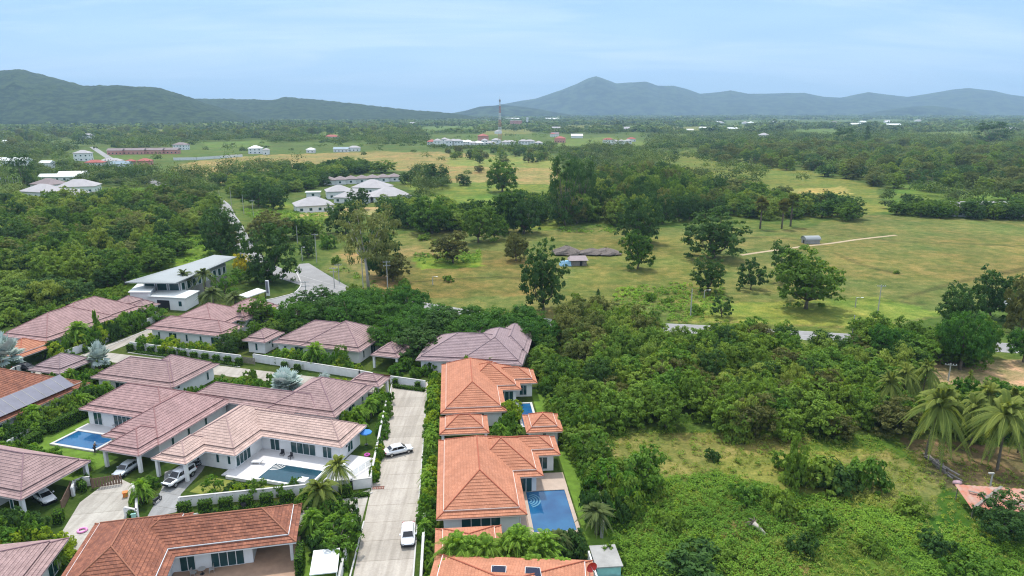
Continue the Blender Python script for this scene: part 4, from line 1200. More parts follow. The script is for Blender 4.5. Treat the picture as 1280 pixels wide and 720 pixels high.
def chair(label, u, v, a, rz, z=0.44, m='dark', group=None):
    x, y = uv2w(a, u, v)
    t = thing("garden_chair", (x, y, z), R(a) + rz, label, "chair", group)
    q = MB(); q.box(-0.28, 0.28, -0.28, 0.28, 0.38, 0.45); q.build("seat", M[m], t)
    q = MB(); q.box(-0.28, 0.28, 0.22, 0.28, 0.45, 0.95); q.build("backrest", M[m], t)
    for sx in (-0.25, 0.25):
        for sy in (-0.25, 0.25):
            q = MB(); q.box(sx - 0.03, sx + 0.03, sy - 0.03, sy + 0.03, 0, 0.38); q.build("leg", M[m], t)
chair("left dark chair by the glass doors of the white house", -60.6, 82.3, FL, 0.2, group="chairs on the pool deck")
chair("right dark chair by the glass doors of the white house", -58.8, 81.8, FL, -0.3, group="chairs on the pool deck")
def lounger(label, u, v, a, rz, z):
    x, y = uv2w(a, u, v)
    t = thing("sun_lounger", (x, y, z), R(a) + rz, label, "sun lounger")
    q = MB(); q.box(-0.35, 0.35, -1.0, 0.3, 0.3, 0.38); q.build("seat", M['hat'], t)
    q = MB(); q.face([(-0.35, 0.3, 0.3), (0.35, 0.3, 0.3), (0.35, 0.95, 0.75), (-0.35, 0.95, 0.75)]); q.face([(-0.35, 0.3, 0.38), (-0.35, 0.95, 0.83), (0.35, 0.95, 0.83), (0.35, 0.3, 0.38)]); q.face([(-0.35, 0.95, 0.75), (0.35, 0.95, 0.75), (0.35, 0.95, 0.83), (-0.35, 0.95, 0.83)]); q.build("backrest", M['hat'], t)
    for sx in (-0.3, 0.3):
        for sy in (-0.9, 0.25):
            q = MB(); q.box(sx - 0.03, sx + 0.03, sy - 0.03, sy + 0.03, 0, 0.3); q.build("leg", M['frame'], t)
lounger("white sun lounger on the deck by the tall green glazed doors", -62.6, 79.2, FL, -1.3, 0.44)
def table_set(label, x, y, z, rz):
    t = thing("garden_table", (x, y, z), rz, label, "table")
    q = MB(); q.tube([(0, 0, 0.70), (0, 0, 0.74)], 0.45, 16); q.build("table_top", M['steel'], t)
    q = MB(); q.tube([(0, 0, 0.0), (0, 0, 0.70)], 0.04, 8); q.tube([(0, 0, 0), (0, 0, 0.03)], 0.25, 12); q.build("pedestal", M['dark'], t)
x, y = uv2w(FB, -20.9, 74.2); table_set("small round metal table on the red house's terrace", x, y, 0.14, 0)
chair("metal chair left of the round table on the red house's terrace", -21.8, 74.1, FB, 1.4, 0.14, 'steel', "chairs on the red house's terrace"); chair("metal chair right of the round table on the red house's terrace", -19.9, 74.4, FB, -1.4, 0.14, 'steel', "chairs on the red house's terrace")
x, y = uv2w(FL, -93.6, 83.2); table_set("pale round table in the shade of the covered terrace by the blue pool", x, y, 0.03, 0)

def parasol(label, x, y, z, m):
    t = thing("parasol", (x, y, z), 0.3, label, "parasol")
    c = MB(); n = 8
    for j in range(n):
        a0, a1 = 2 * math.pi * j / n, 2 * math.pi * (j + 1) / n
        c.face([(0, 0, 2.7), (1.0 * math.cos(a0), 1.0 * math.sin(a0), 2.25), (1.0 * math.cos(a1), 1.0 * math.sin(a1), 2.25)])
        c.face([(1.0 * math.cos(a0), 1.0 * math.sin(a0), 2.25), (1.0 * math.cos(a0), 1.0 * math.sin(a0), 2.1), (1.0 * math.cos(a1), 1.0 * math.sin(a1), 2.1), (1.0 * math.cos(a1), 1.0 * math.sin(a1), 2.25)])
    c.build("canopy", M[m], t)
    q = MB(); q.tube([(0, 0, 0), (0, 0, 2.68)], 0.035, 6); q.build("pole", M['dark'], t)
    q = MB(); q.tube([(0, 0, 0), (0, 0, 0.1)], 0.3, 10); q.build("base", M['dark'], t)
x, y = at(458, 556); parasol("blue parasol on a dark pole in the corner of the white house's patio", x, y, 0.02, 'blue')

def ring_float(label, x, y, z, m, r=0.75):
    q = MB(); n = 16; P = [(r * math.cos(2 * math.pi * k / n), r * math.sin(2 * math.pi * k / n), 0.13) for k in range(n + 1)]
    q.tube(P, 0.13, 8, cap=False)
    tag(q.build("inflatable_ring", M[m], None, True, (x, y, z)), label, "pool float")
x, y = at(103, 664); ring_float("bright pink inflatable ring lying on the concrete lane", x, y, 0.02, 'pink', 0.5)
x, y = at(459, 570); ring_float("magenta inflatable ring against the street wall of the white house", x, y, 0.1, 'magenta', 0.36)

def bin_(label, x, y, m, h=1.0):
    t = thing("wheeled_bin", (x, y), 0.4, label, "bin")
    q = MB(); q.prism([(-0.26, -0.28), (0.26, -0.28), (0.3, 0.3), (-0.3, 0.3)], 0.06, h); q.build("body", M[m], t)
    q = MB(); q.box(-0.33, 0.33, -0.34, 0.36, h, h + 0.07); q.build("lid", M[m], t)
    for s in (-0.27, 0.27):
        q = MB(); q.tube([(s - 0.03, 0.28, 0.1), (s + 0.03, 0.28, 0.1)], 0.1, 10); q.build("wheel", M['tyre'], t)
x, y = at(168, 650); bin_("dark green bin with a pale lid at the corner of the lane", x, y, 'teal', 1.0)
x, y = at(157, 621); bin_("orange plastic bin beside the wooden gate of the lawn", x, y, 'orangepl', 0.7)
x, y = at(305, 636); bin_("black bin in the hedge strip along the white pool house wall", x, y, 'dark', 0.9)

x, y = at(473, 610)
q = MB()
for k in range(7): q.box(-.8 + k * .24, -.66 + k * .24, -.3, .3, .03, .07)
q.box(-.85, .85, -.34, -.3, .03, .08); q.box(-.85, .85, .3, .34, .03, .08)
tag(q.build("drain_grate", mat('rusty_red_iron', (.20, .07, .05), .8), None, False, (x, y, 0), R(5)), "rusty red drain grate in the street at the corner of the white garden wall", "drain grate")
def canopy_box():
    x, y = at(408, 722)
    t = thing("garden_canopy", (x, y), R(10), "white topped garden canopy between the shrubs and the street wall", "canopy")
    q = MB(); q.box(-1.5, 1.5, -2.2, 2.2, 2.1, 2.22); q.build("roof", M['hat'], t)
    for sx in (-1.4, 1.4):
        for sy in (-2.1, 2.1):
            q = MB(); q.box(sx - 0.05, sx + 0.05, sy - 0.05, sy + 0.05, 0, 2.1); q.build("post", M['frame'], t)
canopy_box()

def shed():
    t = thing("shed", uv2w(FS, 17.0, 66.6), R(FS), "small shed with a flat grey roof and pale teal walls", "shed")
    q = MB(); q.box(-1.6, 1.5, -1.5, 2.5, 2.35, 2.5); q.build("roof", M['concrete'], t)
    q = MB(); q.box(-1.4, 1.3, -1.3, 2.3, 0, 2.345); q.build("wall", M['teal'], t)
    q = MB(); q.box(-1.5, 1.6, -2.9, -1.5, 0, 1.2); q.build("tank_enclosure", M['teal'], t)
    q = MB(); q.box(-1.75, -1.55, -3.2, 2.4, 0, 1.9); q.build("side_wall", M['white'], t)
shed()

# ------------------------------------------------------------------ vehicles
def loft(rows, m, name, parent, sub=1):
    b_ = MB(); n = len(rows[0])
    for r in rows: b_.v.extend(r)
    for i in range(len(rows) - 1):
        for j in range(n):
            k = (j + 1) % n
            b_.f.append((i * n + j, i * n + k, (i + 1) * n + k, (i + 1) * n + j)); b_.uv.append(None); b_.m.append(0)
    b_.f.append(tuple(reversed(range(n)))); b_.f.append(tuple((len(rows) - 1) * n + j for j in range(n))); b_.uv += [None, None]; b_.m += [0, 0]
    o = b_.build(name, M[m], parent, True)
    if sub:
        md = o.modifiers.new("s", 'SUBSURF'); md.levels = sub; md.render_levels = sub
    return o

def car(name, label, loc, rz, paint='carwhite', kind='sedan'):
    """x forward"""
    t = thing(name, loc, rz, label, "pickup" if kind == 'pickup' else "car")
    if kind == 'sedan':
        ST = [(-2.27, .62, .55, .78), (-2.22, .78, .36, .92), (-1.75, .86, .28, 1.0), (-1.0, .89, .25, .98), (0, .90, .24, .95), (1.0, .89, .25, .93), (1.6, .86, .28, .84), (2.1, .78, .34, .72), (2.27, .60, .48, .62)]
        roof = [(-1.75, .68, .99), (-1.05, .60, 1.40), (-0.6, .60, 1.46), (0.25, .60, 1.45), (0.55, .60, 1.38), (1.25, .70, .92)]
        wheels, wr = (-1.35, 1.40), .32
    elif kind == 'pickup':
        ST = [(-2.62, .80, .62, 1.05), (-2.58, .88, .50, 1.12), (-1.9, .92, .45, 1.12), (-0.8, .92, .42, 1.10), (0.2, .92, .42, 1.10), (1.0, .92, .42, 1.10), (1.7, .90, .46, 1.06), (2.4, .86, .50, .98), (2.62, .70, .60, .80)]
        roof = [(-2.55, .72, 1.10), (-2.45, .66, 1.74), (-0.9, .66, 1.80), (0.1, .66, 1.82), (0.45, .66, 1.76), (1.15, .76, 1.10)]
        wheels, wr = (-1.65, 1.60), .39
    rows = []
    for x, w_, z0, z1 in ST:
        rows.append([(x, -w_ * .9, z0), (x, -w_, z0 + (z1 - z0) * .35), (x, -w_ * .99, z1 - .1), (x, -w_ * .86, z1), (x, w_ * .86, z1), (x, w_ * .99, z1 - .1), (x, w_, z0 + (z1 - z0) * .35), (x, w_ * .9, z0)])
    loft(rows, paint, "body", t, 1)
    rr = [[(x, -w_ * 1.08, min(.92, z - .02) if kind == 'sedan' else 1.05), (x, -w_, z), (x, w_, z), (x, w_ * 1.08, min(.92, z - .02) if kind == 'sedan' else 1.05)] for x, w_, z in roof]
    cab = loft(rr, paint, "cabin", t, 0)
    belt = 0.97 if kind == 'sedan' else 1.14
    def pane(pts, nm):
        g = MB(); g.face(pts); g.face(list(reversed([(p[0], p[1] * 0.99, p[2] - 0.004) for p in pts]))); g.build(nm, M['carglass'], t)
    (xa, wa, za), (xb, wb, zb) = roof[-2], roof[-1]
    e = 0.012
    L_ = lambda f, w0=wa, w1=wb: (xa + (xb - xa) * f, w0 + (w1 - w0) * f, za + (zb - za) * f)
    p0, p1 = L_(.06), L_(.92)
    pane([(p1[0] + e, -p1[1] * .93, p1[2] + e), (p1[0] + e, p1[1] * .93, p1[2] + e), (p0[0] + e, p0[1] * .93, p0[2] + e), (p0[0] + e, -p0[1] * .93, p0[2] + e)], "windscreen")
    (xa, wa, za), (xb, wb, zb) = roof[1], roof[0]
    p0, p1 = L_(.12, wa, wb), L_(.80 if kind == 'sedan' else .5, wa, wb)
    pane([(p1[0] - e, p1[1] * .9, p1[2] + e), (p1[0] - e, -p1[1] * .9, p1[2] + e), (p0[0] - e, -p0[1] * .9, p0[2] + e), (p0[0] - e, p0[1] * .9, p0[2] + e)], "rear_window")
    segs = ((-1.25, -0.95, -0.42, -0.40), (-0.34, -0.32, 0.42, 0.98)) if kind == 'sedan' else ((-2.3, -2.25, -1.0, -1.0), (-0.85, -0.85, -0.12, -0.12), (-0.04, -0.04, 0.42, 0.95))
    zt = 1.36 if kind == 'sedan' else 1.66
    wt, wbm = (.61, .675) if kind == 'sedan' else (.675, .735)
    for s in (-1, 1):
        for (b0, t0, t1, b1) in segs:
            pts = [(b0, s * (wbm + .02), belt), (b1, s * (wbm + .02), belt), (t1, s * (wt + .02), zt), (t0, s * (wt + .02), zt)]
            pane(pts if s < 0 else pts[::-1], "side_window")
        h = MB(); x = ST[-2][0]; h.box(x - .05, x + .12, s * ST[-2][1] * .78 - .16, s * ST[-2][1] * .78 + .16, ST[-2][3] - .14, ST[-2][3] - .01); h.build("headlight", M['lamp'], t)
        h = MB(); x = ST[1][0]; h.box(x - .06, x + .05, s * ST[1][1] * .82 - .14, s * ST[1][1] * .82 + .14, ST[1][3] - .2, ST[1][3] - .05); h.build("tail_lamp", M['taillamp'], t)
        h = MB(); h.box(.62, .80, s * (.98 if kind == 'sedan' else 1.02) - .1, s * (.98 if kind == 'sedan' else 1.02) + .1, belt - .02, belt + .12); h.build("mirror", M[paint], t)
        for x in wheels:
            yy = s * (ST[3][1] - .10)
            h = MB(); h.tube([(x, yy - .11, wr), (x, yy + .11, wr)], wr, 18); wo = h.build("wheel", M['tyre'], t)
            h = MB(); h.tube([(x, yy + s * .112, wr), (x, yy + s * .118, wr)], wr * .62, 12); h.build("rim", M['rim'], wo)
    h = MB(); x = ST[-1][0]; h.box(x - .12, x + .02, -.5, .5, .42 if kind == 'sedan' else .62, .56 if kind == 'sedan' else .86); h.build("grille", M['dark'], t)
    h = MB(); h.box(-ST[4][0] - 2.1, 2.1, -.84, .84, .17 if kind == 'sedan' else .32, .30 if kind == 'sedan' else .46); h.build("underbody", M['dark'], t)
    if kind == 'pickup':
        h = MB(); h.face([(1.25, -.66, 1.118), (2.2, -.60, 1.052), (2.2, .60, 1.052), (1.25, .66, 1.118)]); h.face([(1.25, .66, 1.112), (2.2, .60, 1.046), (2.2, -.60, 1.046), (1.25, -.66, 1.112)]); h.build("bonnet_panel", M['dark'], t)
    return t
def between(p, q):
    a_, b_ = at(*p), at(*q)
    return ((a_[0] + b_[0]) / 2, (a_[1] + b_[1]) / 2, 0.03), math.atan2(b_[1] - a_[1], b_[0] - a_[0])
l_, r_ = between((483, 570), (513, 563)); car("parked_car", "white sedan parked askew on the street beside the white house, tail towards the wall", l_, r_)
l_, r_ = between((511, 658), (510, 688)); car("parked_car", "white car parked facing the viewer by the right kerb of the street", l_, r_, 'carwhite')
l_, r_ = between((236, 594), (213, 609)); car("pickup_truck", "white pickup with a black bonnet and canopy, half under the carport", l_, r_, 'carwhite', 'pickup')
l_, r_ = between((169, 583), (150, 596)); car("parked_car", "pale grey car under the carport behind the slatted gate", l_, r_, 'carsilver')
l_, r_ = between((45, 618), (66, 632)); car("parked_car", "white car parked under the carport roof at the left edge of the picture", l_, r_, 'carwhite')
l_, r_ = between((22, 462), (40, 463)); car("parked_car", "dark car under the orange tiled porch at the far left", l_, r_, 'dark')

def motorbike(label, loc, rz, m='dark', group="motorbikes"):
    t = thing("motorbike", loc, rz, label, "motorbike", group)
    for x in (-.62, .62):
        h = MB(); n = 16; h.tube([(x + .25 * math.cos(2 * math.pi * k / n), 0, .3 + .25 * math.sin(2 * math.pi * k / n)) for k in range(n + 1)], .055, 6, cap=False); w_ = h.build("wheel", M['tyre'], t)
        h = MB(); h.tube([(x, -.05, .3), (x, .05, .3)], .12, 8); h.build("hub", M['rim'], w_)
    h = MB(); h.tube([(-.62, 0, .3), (-.2, 0, .42), (.25, 0, .45), (.45, 0, .85)], [.06, .12, .12, .07], 8); h.tube([(.62, 0, .3), (.42, 0, .98)], .04, 6); h.build("frame", M[m], t)
    h = MB(); h.ball((.08, 0, .66), (.30, .13, .13)); h.build("tank", M[m], t)
    h = MB(); h.box(-.72, -.1, -.13, .13, .66, .76); h.build("seat", M['dark'], t)
    h = MB(); h.tube([(.36, -.36, .98), (.44, 0, 1.0), (.36, .36, .98)], .02, 6); h.build("handlebar", M['steel'], t)
    h = MB(); h.ball((.55, 0, .88), (.09, .09, .09)); h.build("headlight", M['lamp'], t)
x, y = at(197, 628); motorbike("dark motorbike standing alone on the driveway in front of the pickup", (x, y, .03), 1.35)
x, y = at(244, 583); motorbike("dark motorbike behind the pickup, nearer the house wall, left one of the pair", (x, y, .03), 0.4)
x, y = at(252, 581); motorbike("motorbike with pale panels behind the pickup, right one of the pair", (x, y, .03), 0.7, 'carsilver')

# ------------------------------------------------------------------ the pool cleaner
def person(label, x, y, z, rz):
    t = thing("person", (x, y, z), rz, label, "person")
    J = {'pel': (0, 0, .92, .145), 'wai': (0.04, 0, 1.08, .125), 'che': (0.12, 0, 1.30, .150), 'nec': (0.19, 0, 1.45, .062), 'hea': (0.24, 0, 1.60, .098), 'top': (0.25, 0, 1.68, .075),
         'sl': (0.14, .19, 1.37, .062), 'el': (0.28, .25, 1.15, .045), 'wl': (0.48, .16, 1.05, .034), 'hl': (0.56, .12, 1.03, .036),
         'sr': (0.14, -.19, 1.37, .062), 'er': (0.30, -.24, 1.14, .045), 'wr': (0.44, -.10, 1.0, .034), 'hr': (0.52, -.06, .98, .036),
         'ql': (0, .09, .86, .092), 'kl': (0.05, .10, .48, .062), 'al': (-.02, .10, .08, .042), 'tl': (.14, .11, .035, .034),
         'qr': (0, -.09, .86, .092), 'kr': (-.02, -.11, .48, .062), 'ar': (-.10, -.11, .08, .042), 'tr': (.06, -.12, .035, .034)}
    E_ = [('pel', 'wai'), ('wai', 'che'), ('che', 'nec'), ('nec', 'hea'), ('hea', 'top'), ('che', 'sl'), ('sl', 'el'), ('el', 'wl'), ('wl', 'hl'), ('che', 'sr'), ('sr', 'er'), ('er', 'wr'), ('wr', 'hr'), ('pel', 'ql'), ('ql', 'kl'), ('kl', 'al'), ('al', 'tl'), ('pel', 'qr'), ('qr', 'kr'), ('kr', 'ar'), ('ar', 'tr')]
    def grow(keys, edges, nm, m, k=1.0):
        idx = {n_: i for i, n_ in enumerate(keys)}
        me = bpy.data.meshes.new(nm)
        me.from_pydata([J[n_][:3] for n_ in keys], [(idx[a_], idx[b_]) for a_, b_ in edges], [])
        me.materials.append(M[m])
        o = put(nm, me, t)
        sk_ = o.modifiers.new("skin", 'SKIN'); sk_.use_smooth_shade = True
        for i, n_ in enumerate(keys):
            me.skin_vertices[0].data[i].radius = (J[n_][3] * k, J[n_][3] * k)
        me.skin_vertices[0].data[0].use_root = True
        sb = o.modifiers.new("sub", 'SUBSURF'); sb.levels = 2; sb.render_levels = 2
        return o
    grow(list(J), E_, "body", 'skin')
    grow(['pel', 'wai', 'che', 'sl', 'el', 'sr', 'er'], [e for e in E_ if all(q in ('pel', 'wai', 'che', 'sl', 'el', 'sr', 'er') for q in e)], "shirt", 'navy', 1.16)
    grow(['pel', 'ql', 'kl', 'al', 'qr', 'kr', 'ar'], [e for e in E_ if all(q in ('pel', 'ql', 'kl', 'al', 'qr', 'kr', 'ar') for q in e)], "trousers", 'navy', 1.18)
    for sgn, wname, hname in ((1, 'wl', 'hl'), (-1, 'wr', 'hr')):
        hx, hy, hz, _ = J[hname]
        for k in range(4):
            f = MB(); oy = hy + (k - 1.5) * .02
            f.tube([(hx, oy, hz), (hx + .05, oy, hz - .005), (hx + .07, oy, hz - .04), (hx + .045, oy, hz - .06)], [.011, .010, .009, .007], 6); f.build("finger", M['skin'], t, True)
        f = MB(); f.tube([(hx - .01, hy - sgn * .03, hz), (hx + .03, hy - sgn * .055, hz - .02), (hx + .055, hy - sgn * .045, hz - .04)], [.012, .011, .008], 6); f.build("thumb", M['skin'], t, True)
    hx, hy, hz, _ = J['hea']
    for s in (-.035, .035):
        f = MB(); f.ball((hx + .088, s, hz + .01), .013); f.build("eye", M['dark'], t)
    f = MB(); f.ball((hx + .10, 0, hz - .02), (.02, .014, .02)); f.build("nose", M['skin'], t)
    f = MB(); f.tube([(hx + .0, 0, hz + .045), (hx + .01, 0, hz + .055)], .19, 18); f.tube([(hx, 0, hz + .05), (hx + .015, 0, hz + .15)], [.11, .085], 14); f.build("hat", M['hat'], t)
    return t
x, y = at(119, 566); person("person in dark clothes and a white hat leaning over the edge of the blue pool", x, y, .02, R(75))
def skim_pole():
    x, y = at(119, 566)
    b_ = MB(); p = Vector((x, y, .02)); d = Vector((math.cos(R(75)), math.sin(R(75)), 0)); s = Vector((-d.y, d.x, 0))
    b_.tube([tuple(p + d * 0.62 + s * 0.1 + Vector((0, 0, 1.0))), tuple(p + d * 3.6 + s * 0.4 + Vector((0, 0, 0.22)))], 0.02, 6)
    tag(b_.build("pool_pole", M['steel']), "thin metal pool pole held by the person in the white hat", "pool pole")
skim_pole()
# ------------------------------------------------------------------ vegetation: leaf clouds
def unit(n, rg, zlo=-1.0):
    z = rg.uniform(zlo, 1, n); a = rg.uniform(0, 2 * np.pi, n); r = np.sqrt(np.maximum(0, 1 - z * z))
    return np.stack([r * np.cos(a), r * np.sin(a), z], 1)

def leaf_quads(P, N, L, Wd, rg, droop=0.0):
    """a kite shaped leaf spray at each point of P, facing N"""
    n = len(P)
    N = N / np.maximum(np.linalg.norm(N, axis=1, keepdims=True), 1e-6)
    A = np.cross(N, unit(n, rg)); A /= np.maximum(np.linalg.norm(A, axis=1, keepdims=True), 1e-6)
    Bv = np.cross(N, A)
    L = np.broadcast_to(np.asarray(L, float).reshape(-1, 1), (n, 1)); Wd = np.broadcast_to(np.asarray(Wd, float).reshape(-1, 1), (n, 1))
    k = rg.uniform(-0.1, 0.25, (n, 1))
    v = np.stack([P - A * L * .5, P + Bv * Wd * .5 + A * L * k * .5 + N * Wd * .12, P + A * L * .5 - np.array([0, 0, 1.0]) * L * droop, P - Bv * Wd * .5 + A * L * k * .5 + N * Wd * .12], 1)
    return v.reshape(-1, 3)

def quad_mesh(name, V, tone, m, extra=None):
    """V: 4n x 3 corner points, tone: n values"""
    n = len(V) // 4
    me = bpy.data.meshes.new(name)
    me.vertices.add(4 * n); me.vertices.foreach_set("co", V.astype(np.float32).ravel())
    me.loops.add(4 * n); me.loops.foreach_set("vertex_index", np.arange(4 * n, dtype=np.int32))
    me.polygons.add(n); me.polygons.foreach_set("loop_start", np.arange(0, 4 * n, 4, dtype=np.int32))
    me.update(calc_edges=True)
    a = me.attributes.new("tone", 'FLOAT', 'POINT')
    a.data.foreach_set("value", np.repeat(np.clip(tone, 0, 1), 4).astype(np.float32))
    me.materials.append(m)
    return me

def crown_pts(lobes, ncl, per, csize, rg, up=0.35, fill=0.25):
    """leaves gathered in clusters over uneven lobes"""
    vol = np.array([l[3] * l[4] + l[4] * l[5] + l[3] * l[5] for l in lobes]); vol = vol / vol.sum()
    Ps, Ns, Ts = [], [], []
    for l, f in zip(lobes, vol):
        k = max(3, int(round(ncl * f)))
        d = unit(k, rg, -0.7)
        r = np.where(rg.random(k) < fill, rg.uniform(0.35, 0.8, k), rg.uniform(0.80, 1.06, k))
        c = np.array(l[:3]) + d * r[:, None] * np.array(l[3:6])
        lt = rg.uniform(-0.18, 0.18)
        for i in range(k):
            m = max(3, int(per * rg.uniform(0.6, 1.4)))
            e = unit(m, rg, -0.4)
            s = csize * rg.uniform(0.7, 1.35)
            p = c[i] + e * s * (rg.random((m, 1)) ** 0.5) * np.array([1, 1, 0.7])
            Ps.append(p); Ns.append(e * 0.7 + d[i] * 0.5 + np.array([0, 0, up]) + rg.normal(0, 0.35, (m, 3)))
            Ts.append(np.clip(0.42 + lt + rg.normal(0, 0.16) + rg.normal(0, 0.14, m), 0, 1))
    return np.concatenate(Ps), np.concatenate(Ns), np.concatenate(Ts)

def limbs(name, H0, r0, lobes, m, rg, lean=0.3, first=None):
    """tapered trunk that forks towards the lobes"""
    b = MB()
    fork = np.array([rg.uniform(-lean, lean), rg.uniform(-lean, lean), H0])
    b.tube([(0, 0, -0.2), (fork[0] * .3, fork[1] * .4, H0 * .5), tuple(fork)], [r0 * 1.25, r0 * .9, r0 * .75], 7)
    for l in lobes:
        c = np.array(l[:3]); mid = fork * .5 + c * .5 + rg.normal(0, .25, 3); end = c + np.array([0, 0, l[5] * .35])
        b.tube([tuple(fork - np.array([0, 0, .2])), tuple(mid), tuple(end)], [r0 * .6, r0 * .36, r0 * .08], 5)
    return b.mesh(name, M[m], True)

PROTO = {}
def proto(kind, crown, trunk, h, r):
    PROTO.setdefault(kind, []).append((crown, trunk, h, r))

def rand_lobes(rg, n, r, zc, hz, sz):
    """lobes spread through an ellipsoid crown of radius r and half height hz"""
    L = []
    for i in range(n):
        a = 2 * math.pi * i * .382 + rg.uniform(-.4, .4)
        e = -0.95 + 1.75 * ((i + .5) / n) ** 1.15 + rg.uniform(-.12, .12)
        q = (1.0 if e < -.1 else math.sqrt(max(.05, 1 - min(.95, e * e)))) * rg.uniform(.82, 1.12)
        s = sz * rg.uniform(.75, 1.3)
        L.append((r * (1 - sz) * q * math.cos(a), r * (1 - sz) * q * math.sin(a), zc + hz * (1 - sz) * e, s * r, s * r, s * hz * 1.05))
    return L

def make_broad(kind, leaf, seeds, h=9.0, r=4.2, n=9, ncl=230, per=26, cs=.55, ll=.40, lw=.26, bark='bark', th=.14, sz=.44, tr=.22, fill=.2, droop=.1):
    for s in seeds:
        rg = np.random.default_rng(s)
        lob = rand_lobes(rg, n + int(rg.integers(-1, 2)), r, h * (1 + th) / 2, h * (1 - th) / 2, sz)
        P, N, T = crown_pts(lob, ncl, per, cs, rg, fill=fill)
        k = rg.uniform(.75, 1.25, len(P))
        V = leaf_quads(P, N, ll * k, lw * k, rg, droop)
        q0, q1 = np.percentile(V[:, 2], 2), np.percentile(V[:, 2], 99.3)
        fz = lambda z: h * th + (z - q0) / (q1 - q0) * h * (1 - th)
        V[:, 2] = np.maximum(fz(V[:, 2]), .03)
        lob = [(l[0], l[1], fz(l[2]), l[3], l[4], l[5]) for l in lob]
        me = quad_mesh(kind + "_crown", V, T, LM[leaf])
        proto(kind, me, limbs(kind + "_trunk", h * max(th, .12) * 1.15, tr, lob, bark, rg), h, r)

make_broad('broad', 'broad', (1, 2, 3, 4))
make_broad('casu', 'dark', (14, 15), h=16, r=4.0, n=16, ncl=190, per=18, cs=.7, ll=.6, lw=.2, th=.12, sz=.24, fill=.3, droop=.4)
make_broad('pale', 'pale', (5, 6, 7), h=9, r=4.0, n=8, ncl=210, cs=.6)
make_broad('olive', 'olive', (8, 9), h=10, r=3.8, n=9, ncl=220, cs=.6, th=.1)
make_broad('dark', 'dark', (11, 12, 13), h=10, r=4.6, n=10, ncl=260, th=.10)
make_broad('scrub', 'scrub', (21, 22, 23, 24, 25), h=6.5, r=3.2, n=8, ncl=190, per=24, cs=.46, ll=.38, lw=.24, th=.03, sz=.46, tr=.13)
make_broad('rain', 'rain', (31, 32, 33), h=8.5, r=6.0, n=12, ncl=330, per=28, cs=.7, ll=.40, lw=.25, th=.32, sz=.36, tr=.34)
make_broad('brown', 'brown', (41, 42), h=8, r=4.0, n=8, ncl=190, th=.14)
make_broad('euc', 'euc', (51, 52), h=17, r=5.2, n=9, ncl=130, per=26, cs=.8, ll=.55, lw=.22, bark='palebark', th=.34, sz=.36, tr=.24, fill=.3, droop=.5)
make_broad('sparse', 'dark', (61, 62), h=7, r=3.6, n=9, ncl=72, per=30, cs=.50, ll=.40, lw=.28, th=.16, sz=.34, tr=.15)
make_broad('bamboo', 'bamboo', (71, 72, 73), h=10, r=4.0, n=11, ncl=200, per=24, cs=.7, ll=.62, lw=.20, th=.04, sz=.34, tr=.10, droop=.7)
make_broad('shrub', 'shrub', (81, 82, 83), h=2.0, r=1.3, n=5, ncl=60, per=18, cs=.26, ll=.30, lw=.17, th=.0, sz=.5, tr=.05)
make_broad('lime', 'lime', (91, 92), h=2.2, r=1.4, n=5, ncl=54, per=18, cs=.26, ll=.32, lw=.17, th=.0, sz=.5, tr=.05)
make_broad('bush', 'scrub', (101, 102, 103), h=2.4, r=2.0, n=6, ncl=90, per=20, cs=.32, ll=.34, lw=.20, th=.0, sz=.46, tr=.06)
make_broad('dbush', 'dark', (104, 105), h=2.6, r=2.0, n=6, ncl=90, per=20, cs=.32, ll=.34, lw=.20, th=.0, sz=.46, tr=.06)
make_broad('yellow', 'yellow', (111,), h=5.5, r=2.6, n=7, ncl=120, per=18, cs=.42, ll=.38, lw=.24, th=.1, tr=.1)
make_broad('frangi', 'shrub', (121, 122), h=4, r=2.2, n=7, ncl=60, per=18, cs=.38, ll=.42, lw=.17, th=.2, sz=.36, tr=.12)

def conifer(kind, leaf, seeds, h, r):
    for s in seeds:
        rg = np.random.default_rng(s); Ps, Ns = [], []
        for z in np.linspace(.12, .99, 30):
            rr = r * (1 - z) ** .8 * rg.uniform(.75, 1.15) + .15; k = int(10 + 26 * (1 - z))
            a = rg.uniform(0, 2 * np.pi, k); q = rg.uniform(.35, 1.05, k) * rr
            Ps.append(np.stack([q * np.cos(a), q * np.sin(a), h * z - q * .15 + rg.normal(0, .2, k)], 1)); Ns.append(np.stack([np.cos(a), np.sin(a), .7 + 0 * a], 1) + rg.normal(0, .4, (k, 3)))
        P = np.concatenate(Ps); V = leaf_quads(P, np.concatenate(Ns), .95, .38, rg, .4)
        me = quad_mesh(kind + "_crown", V, rg.uniform(.1, .8, len(P)), LM[leaf])
        b = MB(); b.tube([(0, 0, -.2), (0, 0, h * .95)], [.22, .04], 6)
        proto(kind, me, b.mesh(kind + "_trunk", M['bark'], True), h, r)
conifer('conifer', 'dark', (131, 132), 15, 2.9)

